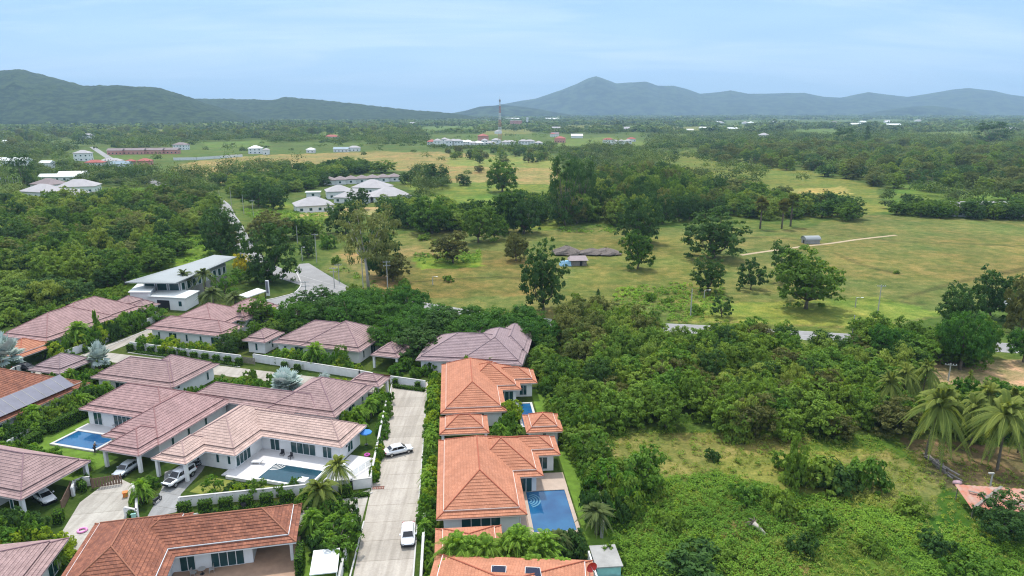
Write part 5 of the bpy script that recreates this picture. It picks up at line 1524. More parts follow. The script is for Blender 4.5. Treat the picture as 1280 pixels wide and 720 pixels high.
def frond_palm(kind, leaf, seeds, h, fl, nf, pairs=26, ll=.75, lw=.11, trunk_r=.16, rise=.75, drop=1.0, lean=.6, bark='bark', stems=1, spread=.5, up=None):
    """feather palm: arching fronds, each a row of hanging leaflets"""
    for s in seeds:
        rg = np.random.default_rng(s); VV, TT = [], []
        tb = MB(); tops = []
        for q in range(stems):
            a0 = rg.uniform(0, 2 * math.pi); hh = h * (rg.uniform(.55, 1.0) if stems > 1 else 1)
            bx, by = (spread * rg.uniform(.2, 1) * math.cos(a0), spread * rg.uniform(.2, 1) * math.sin(a0)) if stems > 1 else (0, 0)
            lx, ly = lean * rg.uniform(-1, 1) * (1.0), lean * rg.uniform(-1, 1)
            pts = [(bx + lx * t * t, by + ly * t * t, -.2 + (hh + .2) * t) for t in np.linspace(0, 1, 6)]
            tb.tube(pts, [trunk_r * (1.25 - .5 * t) for t in np.linspace(0, 1, 6)], 7)
            tops.append(np.array(pts[-1]))
        for top in tops:
            for i in range(nf):
                a = 2 * math.pi * (i * .382) + rg.uniform(-.2, .2)
                el = math.pi / 2 * (rg.uniform(-.30, .92) if up is None else rg.uniform(*up))
                L = fl * rg.uniform(.85, 1.1)
                t = np.linspace(0, 1, pairs)
                hd = L * (math.cos(el) * t * .95 + .10 * t * t)
                hz = L * (math.sin(el) * rise * t - drop * .62 * t ** 2.2 * (0.55 + .45 * math.cos(el)))
                dirx = np.array([math.cos(a), math.sin(a), 0]); side = np.array([-math.sin(a), math.cos(a), 0])
                C_ = top + dirx * hd[:, None] + np.array([0, 0, 1.0]) * hz[:, None]
                tan = np.gradient(C_, axis=0); tan /= np.linalg.norm(tan, axis=1, keepdims=True)
                prof = np.sin(np.clip(t * .93 + .10, 0, 1) * np.pi) ** .6
                tn = np.clip(rg.normal(.5, .16) + (.22 if el > .5 else -.08), 0, 1)
                for sg in (-1, 1):
                    d = side * sg * .80 + tan * .45 + np.array([0, 0, -.22]); d /= np.linalg.norm(d, axis=1, keepdims=True)
                    l = ll * prof[:, None] * rg.uniform(.85, 1.1, (pairs, 1))
                    wv = tan * lw * 1.3
                    V = np.stack([C_ - wv * .5, C_ + d * l * .55 - wv * .55, C_ + d * l + np.array([0, 0, -.10]) * l, C_ + d * l * .5 + wv * .55], 1)
                    VV.append(V.reshape(-1, 3)); TT.append(np.clip(tn + rg.normal(0, .07, pairs), 0, 1))
                # midrib
                k = np.arange(0, pairs - 1, 3); k2 = np.minimum(k + 3, pairs - 1)
                wv = side * .07
                VV.append(np.stack([C_[k] - wv, C_[k] + wv, C_[k2] + wv * .7, C_[k2] - wv * .7], 1).reshape(-1, 3)); TT.append(np.full(len(k), min(1, tn + .35)))
        V = np.concatenate(VV); me = quad_mesh(kind + "_crown", V, np.concatenate(TT), LM[leaf])
        proto(kind, me, tb.mesh(kind + "_trunk", M[bark], True), float(V[:, 2].max()), fl)
frond_palm('coconut', 'palm', (141, 142, 143), 5.0, 5.2, 44, pairs=36, ll=.78, lw=.14, drop=.95)
frond_palm('gpalm', 'gpalm', (151, 152, 153), 2.4, 2.4, 12, pairs=17, ll=.46, lw=.06, trunk_r=.07, stems=6, spread=.8, lean=.5, up=(.0, .97))
frond_palm('date', 'date', (161, 162), 4.2, 2.9, 40, pairs=22, ll=.5, lw=.10, trunk_r=.24, drop=.95, lean=.1)
frond_palm('fern', 'gpalm', (171, 172), .5, 1.7, 14, pairs=14, ll=.45, lw=.16, trunk_r=.05, stems=2, spread=.2, lean=.1, up=(.25, .98))

def fan_palm(kind, leaf, seeds, h, n, fr, st, tr, bark='bark'):
    for s in seeds:
        rg = np.random.default_rng(s); VV, TT = [], []
        top = np.array([0, 0, h])
        D_ = unit(n, rg, -.35 if h < 4 else -.85)
        for d in D_:
            c = top + d * st * rg.uniform(.6, 1.05)
            ax = np.cross(d, [0, 0, 1.0]); ax /= max(np.linalg.norm(ax), 1e-6); up_ = np.cross(ax, d)
            up_ = up_ * .9 + d * .25
            tn = np.clip(rg.normal(.5, .2), 0, 1)
            K = 15
            for k in range(K):
                a = (k / (K - 1) - .5) * 4.0
                e = (d * math.cos(a) + ax * math.sin(a)) ; e = e + up_ * .25
                e /= np.linalg.norm(e)
                l = fr * rg.uniform(.85, 1.05) * (1 - .25 * abs(a) / 2.2)
                w_ = np.cross(e, up_); w_ /= max(np.linalg.norm(w_), 1e-6)
                V = np.stack([c, c + e * l * .6 + w_ * .10 * fr, c + e * l - np.array([0, 0, .12]) * l, c + e * l * .6 - w_ * .10 * fr])
                VV.append(V); TT.append(np.clip(tn + rg.normal(0, .06), 0, 1))
            wv = ax * .03
            VV.append(np.stack([top - wv, top + wv, c + wv, c - wv])); TT.append(.6)
        V = np.concatenate(VV); me = quad_mesh(kind + "_crown", V, np.array(TT), LM[leaf])
        b = MB(); b.tube([(0, 0, -.2), (.05, 0, h * .5), (0, 0, h)], [tr * 1.2, tr, tr * .9], 8)
        proto(kind, me, b.mesh(kind + "_trunk", M[bark], True), float(V[:, 2].max()), fr + st)
fan_palm('silver', 'silver', (181, 182), 1.6, 34, 1.25, 1.15, .22)
fan_palm('sugar', 'brown', (191, 192), 7.6, 70, 1.3, 1.9, .30)
fan_palm('sugarg', 'olive', (193,), 7.4, 70, 1.3, 1.9, .30)

NAMES = dict(casu='casuarina_tree', pale='pale_green_tree', olive='olive_green_tree', broad='broadleaf_tree', dark='dark_leaved_tree', scrub='scrub_tree', rain='rain_tree', brown='brownish_tree', euc='eucalyptus_tree', sparse='sparse_tree', bamboo='bamboo_clump', shrub='garden_shrub', lime='lime_shrub', bush='wild_bush', dbush='dark_bush', yellow='flowering_tree', frangi='frangipani_tree', conifer='casuarina_tree', coconut='coconut_palm', gpalm='garden_palm', date='date_palm', fern='fern_palm', silver='silver_fan_palm', sugar='sugar_palm', sugarg='sugar_palm')
CATS = dict(shrub='shrub', lime='shrub', bush='bush', dbush='bush', bamboo='bamboo', coconut='palm', gpalm='palm', date='palm', fern='palm', silver='palm', sugar='palm', sugarg='palm')
SINGLE = {'shrub', 'lime', 'bush', 'dbush'}
def tree(kind, x, y, h, label, w=None, group=None, rz=None, z=0.0):
    """h = height, w = crown width"""
    cr_, tr_, ph, pr_ = rnd.choice(PROTO[kind])
    sz = h / ph
    sx = (w / (2 * pr_)) if w else sz * rnd.uniform(.92, 1.1)
    rz = rnd.uniform(0, 6.283) if rz is None else rz
    if kind in SINGLE:
        o = put(NAMES[kind], cr_, None, (x, y, z), rz); o.scale = (sx, sx, sz)
        return tag(o, label, CATS.get(kind, 'tree'), group)
    t = thing(NAMES[kind], (x, y, z), rz, label, CATS.get(kind, 'tree'), group)
    t.scale = (sx, sx, sz)
    put("crown", cr_, t); put("trunk", tr_, t)
    return t
def ptree(kind, px, py, top, label, wpx=None, group=None):
    """a tree whose foot, top and width were measured on the survey"""
    x, y = at(px, py)
    lo, hi = 0.5, 40
    for _ in range(30):
        mid = (lo + hi) / 2
        if to_px(x, y, mid)[1] > top: lo = mid
        else: hi = mid
    dep = y * math.cos(PITCH) + CAM_H * math.sin(PITCH)
    return tree(kind, x, y, lo, label, w=(wpx * dep / FPX) if wpx else None, group=group)

def scatter(poly, spacing, rg, jitter=.45, avoid=()):
    """ground points inside an outline measured on the survey, roughly one per spacing"""
    W_ = [at(*p) for p in poly]
    xs = [p[0] for p in W_]; ys = [p[1] for p in W_]
    gx, gy = np.meshgrid(np.arange(min(xs), max(xs), spacing), np.arange(min(ys), max(ys), spacing * .87))
    gx = gx + (np.arange(gx.shape[0]) % 2)[:, None] * spacing / 2
    gx = (gx + rg.uniform(-jitter, jitter, gx.shape) * spacing).ravel(); gy = (gy + rg.uniform(-jitter, jitter, gy.shape) * spacing).ravel()
    m = inside(W_, gx, gy)
    for a in avoid:
        m &= ~inside(a, gx, gy)
    return list(zip(gx[m], gy[m]))

def road_clear(x, y, d=5.5):
    return min((p.x - x) ** 2 + (p.y - y) ** 2 for p in R1) > d * d

# --- lone trees of the meadow
for a in (
 ('euc', 461, 362, 256, "tall pale trunked eucalyptus with thin olive foliage beside the road bend", 80),
 ('dark', 476, 345, 282, "dense dark tree directly behind the tall pale trunked eucalyptus", 52),
 ('brown', 491, 352, 314, "low brownish tree right of the eucalyptus trunk, behind a utility pole", 40),
 ('brown', 566, 329, 289, "round brownish green tree standing alone on the bright grass patch", 46),
 ('broad', 598, 303, 257, "round green tree left of the pair near the middle of the meadow edge", 46),
 ('broad', 618, 300, 262, "round green tree right of the pair near the middle of the meadow edge", 34),
 ('brown', 645, 326, 291, "small grey green tree just above the tall hanging-leaved tree", 32),
 ('dark', 680, 389, 302, "tall tree with dark hanging foliage above the road", 60),
 ('dark', 655, 292, 240, "big dark tree left of the blue-sided hut", 56),
 ('broad', 634, 290, 236, "broad green tree at the left of the dark grove in the middle", 50),
 ('broad', 797, 336, 290, "smaller round tree in front of a bigger one, right of the thatched huts", 40),
 ('dark', 800, 304, 247, "big dark round tree behind the smaller round one in the meadow", 60),
 ('dark', 893, 323, 261, "broad spreading dark tree in the middle of the open meadow", 80),
 ('dark', 885, 365, 317, "dense round dark tree with a visible trunk beside the small white lamp", 42),
 ('sparse', 938, 362, 324, "small open crowned tree left of the big ragged meadow tree", 40),
 ('sparse', 980, 352, 304, "ragged open crowned tree behind the left of the big pale-limbed one", 50),
 ('broad', 1007, 386, 308, "big ragged meadow tree with pale limbs and drooping side branches", 88),
 ('sparse', 902, 396, 371, "small sparse young tree just above the road in the meadow", 28),
 ('conifer', 747, 388, 361, "small dark pointed tree above the scrub near the road", 16),
 ('dark', 1196, 412, 356, "dark bushy tree on the right, left one of the pair at the meadow edge", 52),
 ('dark', 1238, 398, 338, "tall loose dark tree on the right, taller one of the pair at the meadow edge", 58),
 ('brown', 1276, 418, 350, "olive tree cut by the right edge of the picture, below the meadow", 44),
 ('rain', 1200, 462, 394, "dense dark rounded tree at the left end of the row along the bare dirt plot", 62),
 ('sugar', 950, 286, 243, "single sugar palm standing alone left of the pair by the meadow", 22),
 ('sugar', 977, 286, 246, "left one of the two sugar palms standing close together", 20),
 ('sugarg', 988, 283, 240, "right one of the two sugar palms standing close together", 22),
 ('dark', 277, 318, 263, "big round dark tree behind the grey metal roofed building", 58),
 ('dark', 338, 352, 283, "large very dark tree at the road junction beside the sign pillar", 70),
 ('yellow', 303, 342, 316, "yellow flowering tree beside the grey metal roofed building", 24),
 ('broad', 322, 352, 328, "pale green bushy tree beside the flat white canopy", 24),
 ('dark', 386, 322, 296, "small round dark tree on a short trunk beside the road", 22),
 ('brown', 340, 300, 266, "broad olive green tree behind the large very dark one", 62),
 ('broad', 372, 298, 272, "rounded tree between the lamp posts behind the road bend", 34),
 ('broad', 390, 297, 274, "rounded tree right of the lamp posts behind the road bend", 34),
 ('bush', 410, 310, 292, "low round bush by the bare earth near the road bend", 22),
 ('dark', 342, 262, 234, "dark rounded tree left of the group of white villas", 36),
 ('dark', 323, 258, 222, "dark tall tree further left of the group of white villas", 40),
 ('dark', 448, 262, 236, "dark tree in front of the group of white villas", 30),
 ('dark', 432, 292, 252, "dark tree in front of the white villas behind the eucalyptus", 48),
 ('dark', 490, 282, 248, "dark tree at the right end of the group of white villas", 44),
 ('broad', 540, 292, 244, "broad pale green tree left of the dark grove", 58),
 ('dark', 580, 232, 218, "small round dark tree on the pale grass behind the villas", 20),
 ('dark', 545, 232, 205, "dark tree behind the right end of the villas", 34),
 ('broad', 478, 216, 200, "rounded green tree behind the roofs of the villas", 34),
 ('dark', 510, 230, 214, "dark round tree just behind the villa roofs", 20),
 ('brown', 599, 216, 206, "small reddish brown tree on the pale grass", 14),
 ('dark', 588, 199, 187, "small round tree in the far pale field, left of a pair", 12),
 ('dark', 600, 204, 192, "small round tree in the far pale field, right of a pair", 11),
 ('broad', 628, 240, 200, "mid green tree in the grass left of the tall dark grove", 44),
 ('casu', 706, 282, 195, "tall dark feathery tree at the left of the grove in the middle", 46),
 ('casu', 726, 272, 200, "second tall dark feathery tree in the grove in the middle", 40),
 ('conifer', 1082, 181, 157, "lone dark pointed tree standing above the far right wood", 18),
 ('casu', 1055, 184, 160, "dark feathery tree left of the lone pointed one above the far right wood", 26),
 ('casu', 1238, 182, 152, "large greyish rounded tree standing high above the far right wood", 40),
 ('casu', 30, 236, 192, "tall dark brownish conifer left of the grey roofed villas", 30),
 ('rain', 1222, 646, 560, "large dark round bush-like tree at the bottom right", 10) if False else ('dark', 1262, 672, 622, "dense dark green round tree at the bottom right edge", 78),
 ('scrub', 993, 612, 545, "slender light green tree standing above the scrub bushes", 28),
):
    ptree(a[0], a[1], a[2], a[3], a[4], a[5])

# --- coconut palms by the bare plot on the right
for a in ((1156, 574, 478, "coconut palm over the heap of old timber", 84), (1246, 588, 492, "coconut palm nearest the rusty sheet roof at the right", 90), (1213, 556, 492, "coconut palm between the two nearest ones", 60),
          (1152, 498, 448, "slim coconut palm left of the bare dirt plot", 40), (1128, 505, 452, "slim coconut palm among the scrub left of the dirt plot", 40), (1262, 545, 482, "coconut palm behind the right-hand one", 50), (1290, 560, 478, "coconut palm cut by the right edge", 60), (1182, 548, 484, "coconut palm just behind the one over the timber heap", 56), (1232, 540, 478, "coconut palm behind the gap between the two nearest ones", 54), (1272, 566, 496, "coconut palm right of the rusty roof's palm, near the edge", 60), (1105, 520, 462, "coconut palm in the scrub edge, left of all the others", 44), (1210, 490, 462, "small young palm standing on the bare dirt plot", 16)):
    ptree('coconut', *a)
# --- date palms and planting by the modern building
for a in ((233, 374, 336, "date palm in front of the grey roofed building, left of the two touching ones", 30), (258, 374, 334, "date palm in front of the grey roofed building, right of the two touching ones", 34), (268, 394, 358, "date palm behind the rose roofed house, left one of the lower pair", 38), (296, 400, 364, "date palm behind the rose roofed house, right one of the lower pair", 36)):
    ptree('date', *a)
for i, (px, py, top, k, wpx) in enumerate(((282, 372, 342, 'frangi', 34), (318, 408, 372, 'broad', 40), (330, 404, 374, 'frangi', 34), (345, 400, 384, 'lime', 26), (362, 404, 388, 'lime', 24), (300, 352, 335, 'frangi', 24), (186, 398, 382, 'shrub', 24), (200, 402, 386, 'frangi', 26), (160, 402, 386, 'lime', 24), (150, 392, 372, 'shrub', 30), (130, 390, 366, 'bush', 40), (105, 388, 372, 'bush', 30))):
    ptree(k, px, py, top, "planting between the grey roofed building and the estate houses", wpx, group="planting near the modern building")
# --- the dark band of rain trees behind the estate
RB = [(395, 386), (425, 386), (450, 386), (480, 388), (512, 387), (545, 388), (578, 390), (610, 392), (640, 398), (375, 404), (405, 400), (436, 402), (470, 404), (504, 406), (536, 408), (566, 408), (598, 410), (628, 412), (655, 414), (505, 424), (532, 424), (488, 430), (672, 424), (560, 420), (600, 422), (520, 440)]
for i, (px, py) in enumerate(RB):
    x, y = at(px, py + 8)
    if road_clear(x, y, 6.5):
        tree('rain' if i % 5 else 'dark', x, y, rnd.uniform(6.0, 7.6), "tree in the dense dark band between the estate and the road", w=rnd.uniform(10.5, 13), group="dark band of trees behind the estate")
# --- the scrub wood right of the estate
rg = np.random.default_rng(5)
n = 0
for x, y in scatter([(706, 440), (690, 412), (760, 402), (840, 424), (960, 424), (1090, 432), (1130, 440), (1150, 452), (1125, 500), (1122, 545), (1050, 552), (940, 545), (850, 545), (770, 540), (740, 500)], 4.6, rg):
    qx, qy = to_px(x, y)
    if (826 < qx < 896 and qy < 442) or (992 < qx < 1078 and qy < 446): continue
    if road_clear(x, y, 7):
        k = ('scrub', 'scrub', 'scrub', 'broad', 'scrub', 'bamboo', 'brown', 'scrub', 'dark')[int(rg.integers(0, 9))]
        tree(k, x, y, rg.uniform(4.2, 7.4), "tree of the dense scrub wood right of the orange houses", w=rg.uniform(5.5, 8.5), group="scrub wood right of the orange houses")
for x, y in scatter([(690, 440), (735, 400), (830, 424), (840, 470), (720, 478)], 5.5, rg):
    if to_px(x, y)[0] > 822 and to_px(x, y)[1] < 446: continue
    tree('olive' if rg.random() < .5 else 'bamboo' if rg.random() < .4 else 'pale', x, y, rg.uniform(6.5, 9.0), "taller olive tree at the left end of the scrub wood, beside the road", w=rg.uniform(6, 8.5), group="taller trees at the left end of the scrub wood")
# trees along the dirt plot and road on the right
for x, y in scatter([(1070, 436), (1120, 424), (1290, 430), (1290, 462), (1160, 456), (1120, 460)], 5.5, rg):
    if road_clear(x, y, 6):
        tree('broad' if rg.random() < .6 else 'rain', x, y, rg.uniform(6, 9), "tree of the row between the bare dirt plot and the meadow", w=rg.uniform(6.5, 9), group="row above the bare dirt plot")
for x, y in scatter([(1110, 550), (1290, 552), (1290, 498), (1215, 492), (1140, 506)], 3.4, rg):
    tree(('shrub', 'dbush', 'scrub')[int(rg.integers(0, 3))], x, y, rg.uniform(2.2, 4.2), "low growth round the coconut palms by the dirt plot", w=rg.uniform(3, 5), group="low growth round the coconut palms")
# --- the wood left of the estate
for x, y in scatter([(-60, 262), (60, 262), (200, 250), (268, 262), (262, 300), (225, 326), (180, 352), (118, 376), (60, 394), (-60, 402)], 9.2, rg):
    k = ('broad', 'dark', 'pale', 'olive', 'bamboo', 'broad', 'pale')[int(rg.integers(0, 7))]
    py = to_px(x, y)[1]
    if inside([at(*p) for p in [(215, 310), (262, 275), (290, 285), (290, 325), (235, 332)]], [x], [y])[0] and rg.random() < .75: continue
    tree(k, x, y, rg.uniform(6, 12) * (0.75 if py > 370 else 1), "tree of the dense wood on the left, beyond the mauve roofed houses", w=rg.uniform(8, 14.5), group="dense wood left of the road")
for x, y in scatter([(-60, 398), (0, 392), (60, 392), (120, 374), (150, 366), (165, 376), (110, 388), (60, 398), (0, 415), (-60, 440)], 4.5, rg):
    tree(('bush', 'scrub', 'bush')[int(rg.integers(0, 3))], x, y, rg.uniform(2, 4), "light green thicket between the left wood and the mauve roofed houses", w=rg.uniform(4.5, 6.5), group="thicket behind the left houses")
for x, y in scatter([(214, 262), (262, 262), (250, 225), (205, 228)], 9, rg) + scatter([(262, 300), (292, 322), (272, 292), (256, 270)], 8, rg) + scatter([(300, 320), (330, 340), (330, 300), (296, 284)], 8.5, rg):
    if road_clear(x, y, 6):
        tree('dark' if rg.random() < .6 else 'olive', x, y, rg.uniform(6.5, 10), "tree along the road behind the grey roofed building", w=rg.uniform(9, 12), group="trees along the road behind the estate")
# --- the dark grove in the middle distance and the woods behind the meadow
for x, y in scatter([(600, 292), (640, 284), (700, 280), (790, 285), (880, 276), (960, 274), (1075, 276), (1060, 262), (900, 240), (820, 226), (730, 236), (700, 250)], 10.5, rg):
    k = ('dark', 'pale', 'broad', 'bamboo', 'dark', 'olive')[int(rg.integers(0, 6))]
    px = to_px(x, y)[0]
    hh = rg.uniform(9, 13) * (1.35 if 690 < px < 850 else .85 if px > 900 else 1)
    tree(k, x, y, hh, "tree of the dark grove behind the meadow in the middle", w=rg.uniform(10, 14), group="dark grove behind the meadow")
for x, y in scatter([(1110, 271), (1300, 277), (1300, 268), (1130, 264)], 7.5, rg):
    tree('dark' if rg.random() < .4 else 'broad', x, y, rg.uniform(6.5, 9.5), "tree of the hedge row along the far right edge of the meadow", w=rg.uniform(9, 12), group="tree row at the far right of the meadow")
for x, y in scatter([(480, 290), (600, 290), (600, 272), (530, 262), (480, 268)], 10, rg):
    tree('pale' if rg.random() < .5 else 'dark', x, y, rg.uniform(8, 11), "tree of the clump between the white villas and the dark grove", w=rg.uniform(10, 13), group="clump right of the white villas")
for x, y in scatter([(300, 250), (360, 246), (470, 212), (440, 206), (310, 226), (270, 232)], 11, rg):
    tree('dark' if rg.random() < .3 else ('pale' if rg.random() < .4 else 'broad'), x, y, rg.uniform(7, 10), "tree of the belt between the brown field and the white villas", w=rg.uniform(11, 14), group="belt behind the white villas")

for x, y in scatter([(905, 208), (1000, 218), (1100, 236), (1290, 256), (1290, 188), (1040, 184), (900, 186), (860, 192)], 19, rg):
    if rg.random() < .55:
        tree(('olive', 'olive', 'pale', 'casu')[int(rg.integers(0, 4))], x, y, rg.uniform(9, 15.5), "tall rounded tree in the wood at the far right beyond the meadow", w=rg.uniform(12, 19), group="wood at the far right")
for x, y in scatter([(0, 186), (90, 180), (215, 178), (330, 174), (530, 172), (520, 158), (0, 162)], 42, rg):
    if rg.random() < .5:
        tree(('bamboo', 'olive', 'pale', 'casu')[int(rg.integers(0, 4))], x, y, rg.uniform(11, 17), "tall tree standing out of the far plain on the left", w=rg.uniform(14, 22), group="tall trees of the far left plain")
for x, y in scatter([(640, 214), (700, 198), (800, 194), (800, 186), (690, 190), (560, 190), (560, 200)], 26, rg):
    if rg.random() < .5:
        tree(('pale', 'olive', 'casu')[int(rg.integers(0, 3))], x, y, rg.uniform(6, 11), "scattered tree on the pale grass before the far village", w=rg.uniform(8, 13), group="scattered trees before the far village")

# ------------------------------------------------------------------ garden planting of the estate
def hedge_mesh(lx, ly, h, rg, leaf='hedge', d=34):
    """clipped hedge: dense twig core inside a skin of small leaves"""
    n = int(d * (lx * ly + 2 * h * (lx + ly)))
    f = rg.random(n) * (lx * ly + 2 * h * (lx + ly))
    P = np.empty((n, 3)); N = np.zeros((n, 3))
    u = rg.uniform(-.5, .5, n); v = rg.uniform(-.5, .5, n); w_ = rg.random(n)
    a, b_, c = lx * ly, lx * ly + 2 * h * lx, 0
    t_ = f < a; s_ = (f >= a) & (f < b_); e_ = f >= b_
    sg = np.where(rg.random(n) < .5, -1.0, 1.0)
    P[t_] = np.stack([u * lx, v * ly, np.full(n, h)], 1)[t_]; N[t_] = (0, 0, 1)
    P[s_] = np.stack([u * lx, sg * ly / 2, w_ * h], 1)[s_]; N[s_, 1] = sg[s_]
    P[e_] = np.stack([sg * lx / 2, v * ly, w_ * h], 1)[e_]; N[e_, 0] = sg[e_]
    P += rg.normal(0, .045, P.shape); N += rg.normal(0, .5, N.shape)
    V = leaf_quads(P, N, .24, .15, rg, .1); V[:, 2] = np.maximum(V[:, 2], .01)
    return quad_mesh("hedge_leaves", V, rg.uniform(.1, .95, n), LM[leaf])
def hedge(label, x, y, rz, lx, ly, h, group=None, name="hedge", share=None, leaf='hedge'):
    t = thing(name, (x, y), rz, label, "hedge", group)
    if share is None:
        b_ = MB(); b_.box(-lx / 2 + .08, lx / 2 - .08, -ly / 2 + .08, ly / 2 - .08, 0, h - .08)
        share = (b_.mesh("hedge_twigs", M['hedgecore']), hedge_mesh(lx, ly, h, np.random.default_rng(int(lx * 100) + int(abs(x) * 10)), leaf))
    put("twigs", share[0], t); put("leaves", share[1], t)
    return share
def hedge_row(p, q, n, label, group, lx=1.1, ly=.7, h=1.3, skip=()):
    sh = None
    for k in range(n):
        if k in skip: continue
        x = p[0] + (q[0] - p[0]) * k / max(n - 1, 1); y = p[1] + (q[1] - p[1]) * k / max(n - 1, 1)
        sh = hedge(label, x, y, math.atan2(q[1] - p[1], q[0] - p[0]), lx, ly, h * 1.0, group, "hedge_block", sh)
def hedge_line(label, p, q, ly, h, off=0):
    hedge(label, (p[0] + q[0]) / 2, (p[1] + q[1]) / 2, math.atan2(q[1] - p[1], q[0] - p[0]), math.dist(p, q), ly, h)
hedge_row(at(231, 642), at(432, 620), 9, "clipped hedge block against the white wall of the white pool house, on the lane", "hedge blocks on the white pool house wall", 1.7, .9, 1.65)
hedge_line("low dark hedge strip at the foot of the white pool house wall", at(250, 643), at(462, 619), .8, .5)
hedge_row(at(163, 438.5), at(299, 456), 11, "clipped hedge block against the white wall of the rose roofed house", "hedge blocks on the rose roofed house wall", 1.4, .9, 1.55)
hedge_line("low hedge strip at the foot of the hedge block wall, along the upper lane", at(170, 441), at(298, 458), .8, .5)
hedge_row(at(90, 448), at(198, 403), 8, "clipped hedge block against the wall on the left of the upper lane", "hedge blocks left of the upper lane", 1.3, .8, 1.25)
hedge_row(at(356, 461), at(372, 464), 2, "clipped hedge block against the long white wall behind the silver palm", "hedge blocks behind the silver palm", 1.3, .8, 1.5)
hedge_row(at(494, 482), at(522, 486), 2, "tall clipped hedge block on the short white wall by the red gate", "hedge blocks by the red gate", .9, .8, 1.4)
hedge_line("low clipped hedge along the short white wall by the red gate", at(492, 484), at(531, 489), .9, .6)
hedge_line("long dense dark hedge above the lawn of the blue pool", at(62, 543), at(108, 521), 1.3, 2.0)
hedge_line("short dense hedge at the left of the lawn, beside the grey pillar", at(33, 560), at(50, 551), 1.5, 1.7)
hedge_line("tall clipped hedge column at the corner of the red house's terrace", *[uv2w(FB, -9.9, v) for v in (71.5, 75.0)], .8, 2.4)
hedge_line("clipped hedge cube between the two wooden gates", at(99, 614), at(107, 611), 1.6, 1.4)
hedge_line("second clipped hedge cube beside the slatted gate", at(109, 606), at(113, 604), 1.2, 1.5)
hedge_line("clipped hedge at the end of the wall stub by the pickup driveway", at(160, 650), at(172, 648), .8, 1.2)
hedge_line("clipped hedge beside the brown timber gate at the left", at(72, 656), at(76, 648), 1.1, 1.5)

def row(kinds, p, q, n, h, w_, label, group, jit=.5):
    for k in range(n):
        f = (k + .5) / n
        x = p[0] + (q[0] - p[0]) * f + rnd.uniform(-jit, jit); y = p[1] + (q[1] - p[1]) * f + rnd.uniform(-jit, jit)
        tree(rnd.choice(kinds), x, y, rnd.uniform(*h), label, w=rnd.uniform(*w_), group=group)
U = lambda u, v: uv2w(FS, u, v)
L16 = lambda u, v: uv2w(FL, u, v)
row(('shrub', 'lime', 'fern', 'gpalm', 'lime', 'gpalm'), U(-3.9, 79), U(-3.9, 127), 26, (1.8, 3.0), (2.2, 3.0), "leafy plant in the green row between the street and the orange houses", "green row along the orange houses", .25)
row(('shrub', 'fern'), U(-3.6, 60), U(-3.6, 79), 9, (1.4, 2.2), (1.8, 2.4), "plant behind the white wall beside the oncoming car", "plants behind the near street wall", .25)
row(('gpalm',), U(-1.6, 68.4), U(10.6, 68.8), 12, (4.6, 5.6), (4.6, 5.6), "garden palm in the thick row between the near orange house and the bottom roof", "row of garden palms below the near orange house", .5)
row(('gpalm',), U(-1.8, 66.2), U(12.0, 65.6), 10, (3.4, 4.2), (4.0, 4.8), "lower garden palm in front of the thick palm row", "lower garden palms below the near orange house", .4)
row(('date', 'dbush', 'dbush'), U(10.4, 70.4), U(14.6, 71.0), 4, (3.2, 4.0), (3.6, 4.6), "dark feathery plant between the palm row and the large blue pool", "dark plants at the pool end of the palm row", .5)
tree('date', *U(17.6, 74.8), 4.4, "dark date palm on the lawn right of the large blue pool", w=5.4)
row(('broad', 'broad', 'dark', 'frangi'), U(20.6, 80), U(20.8, 126), 12, (4.2, 6.2), (5.4, 7.0), "tree in the line along the estate's right boundary, beyond the orange houses", "boundary trees right of the orange houses", .6)
row(('shrub', 'dbush', 'scrub'), U(18.4, 92), U(18.2, 126), 9, (2.4, 3.8), (3.0, 4.2), "shrub on the lawn side of the boundary trees right of the orange houses", "boundary shrubs right of the orange houses", .5)
row(('gpalm', 'shrub', 'frangi'), U(6.6, 99.6), U(9.8, 104.2), 7, (2.6, 4.2), (3.0, 4.0), "garden plant in the courtyard between the orange carport and the pavilion", "courtyard plants between the orange roofs", .8)
row(('lime', 'gpalm'), U(8.9, 106.8), U(10.3, 109.5), 3, (3.2, 4.2), (3.2, 3.8), "lush plant beside the small bright blue pool", "plants by the small bright blue pool", .4)
tree('fern', *U(13.2, 97.2), 2.6, "small palm just in front of the orange garden pavilion", w=2.6)
tree('gpalm', *U(2.4, 130.6), 4.4, "slim palm standing between the far orange and mauve roofs, left one", w=2.0)
tree('fern', *U(7.5, 130.4), 4.0, "bushy palm top between the far orange and mauve roofs, right one", w=4.4)
row(('broad', 'scrub', 'shrub'), U(17, 127), U(21, 146), 7, (3.2, 5.6), (4.5, 6.0), "tree beside the mauve roof at the street end, on its right", "trees right of the street end house", 1.2)
# plants in front of the house at the street end, left side
row(('shrub', 'shrub', 'dbush'), L16(-59.5, 118.0), L16(-55.2, 127.0), 7, (1.8, 3.0), (2.6, 3.6), "shrub behind the red gate, under the pyramid carport's right side", "shrubs behind the red gate", .6)
row(('lime', 'shrub'), L16(-54.5, 117.5), L16(-50.5, 124), 4, (2.0, 3.0), (2.2, 3.0), "bright shrub left of the mauve house at the street end", "shrubs at the left of the street end house", .5)
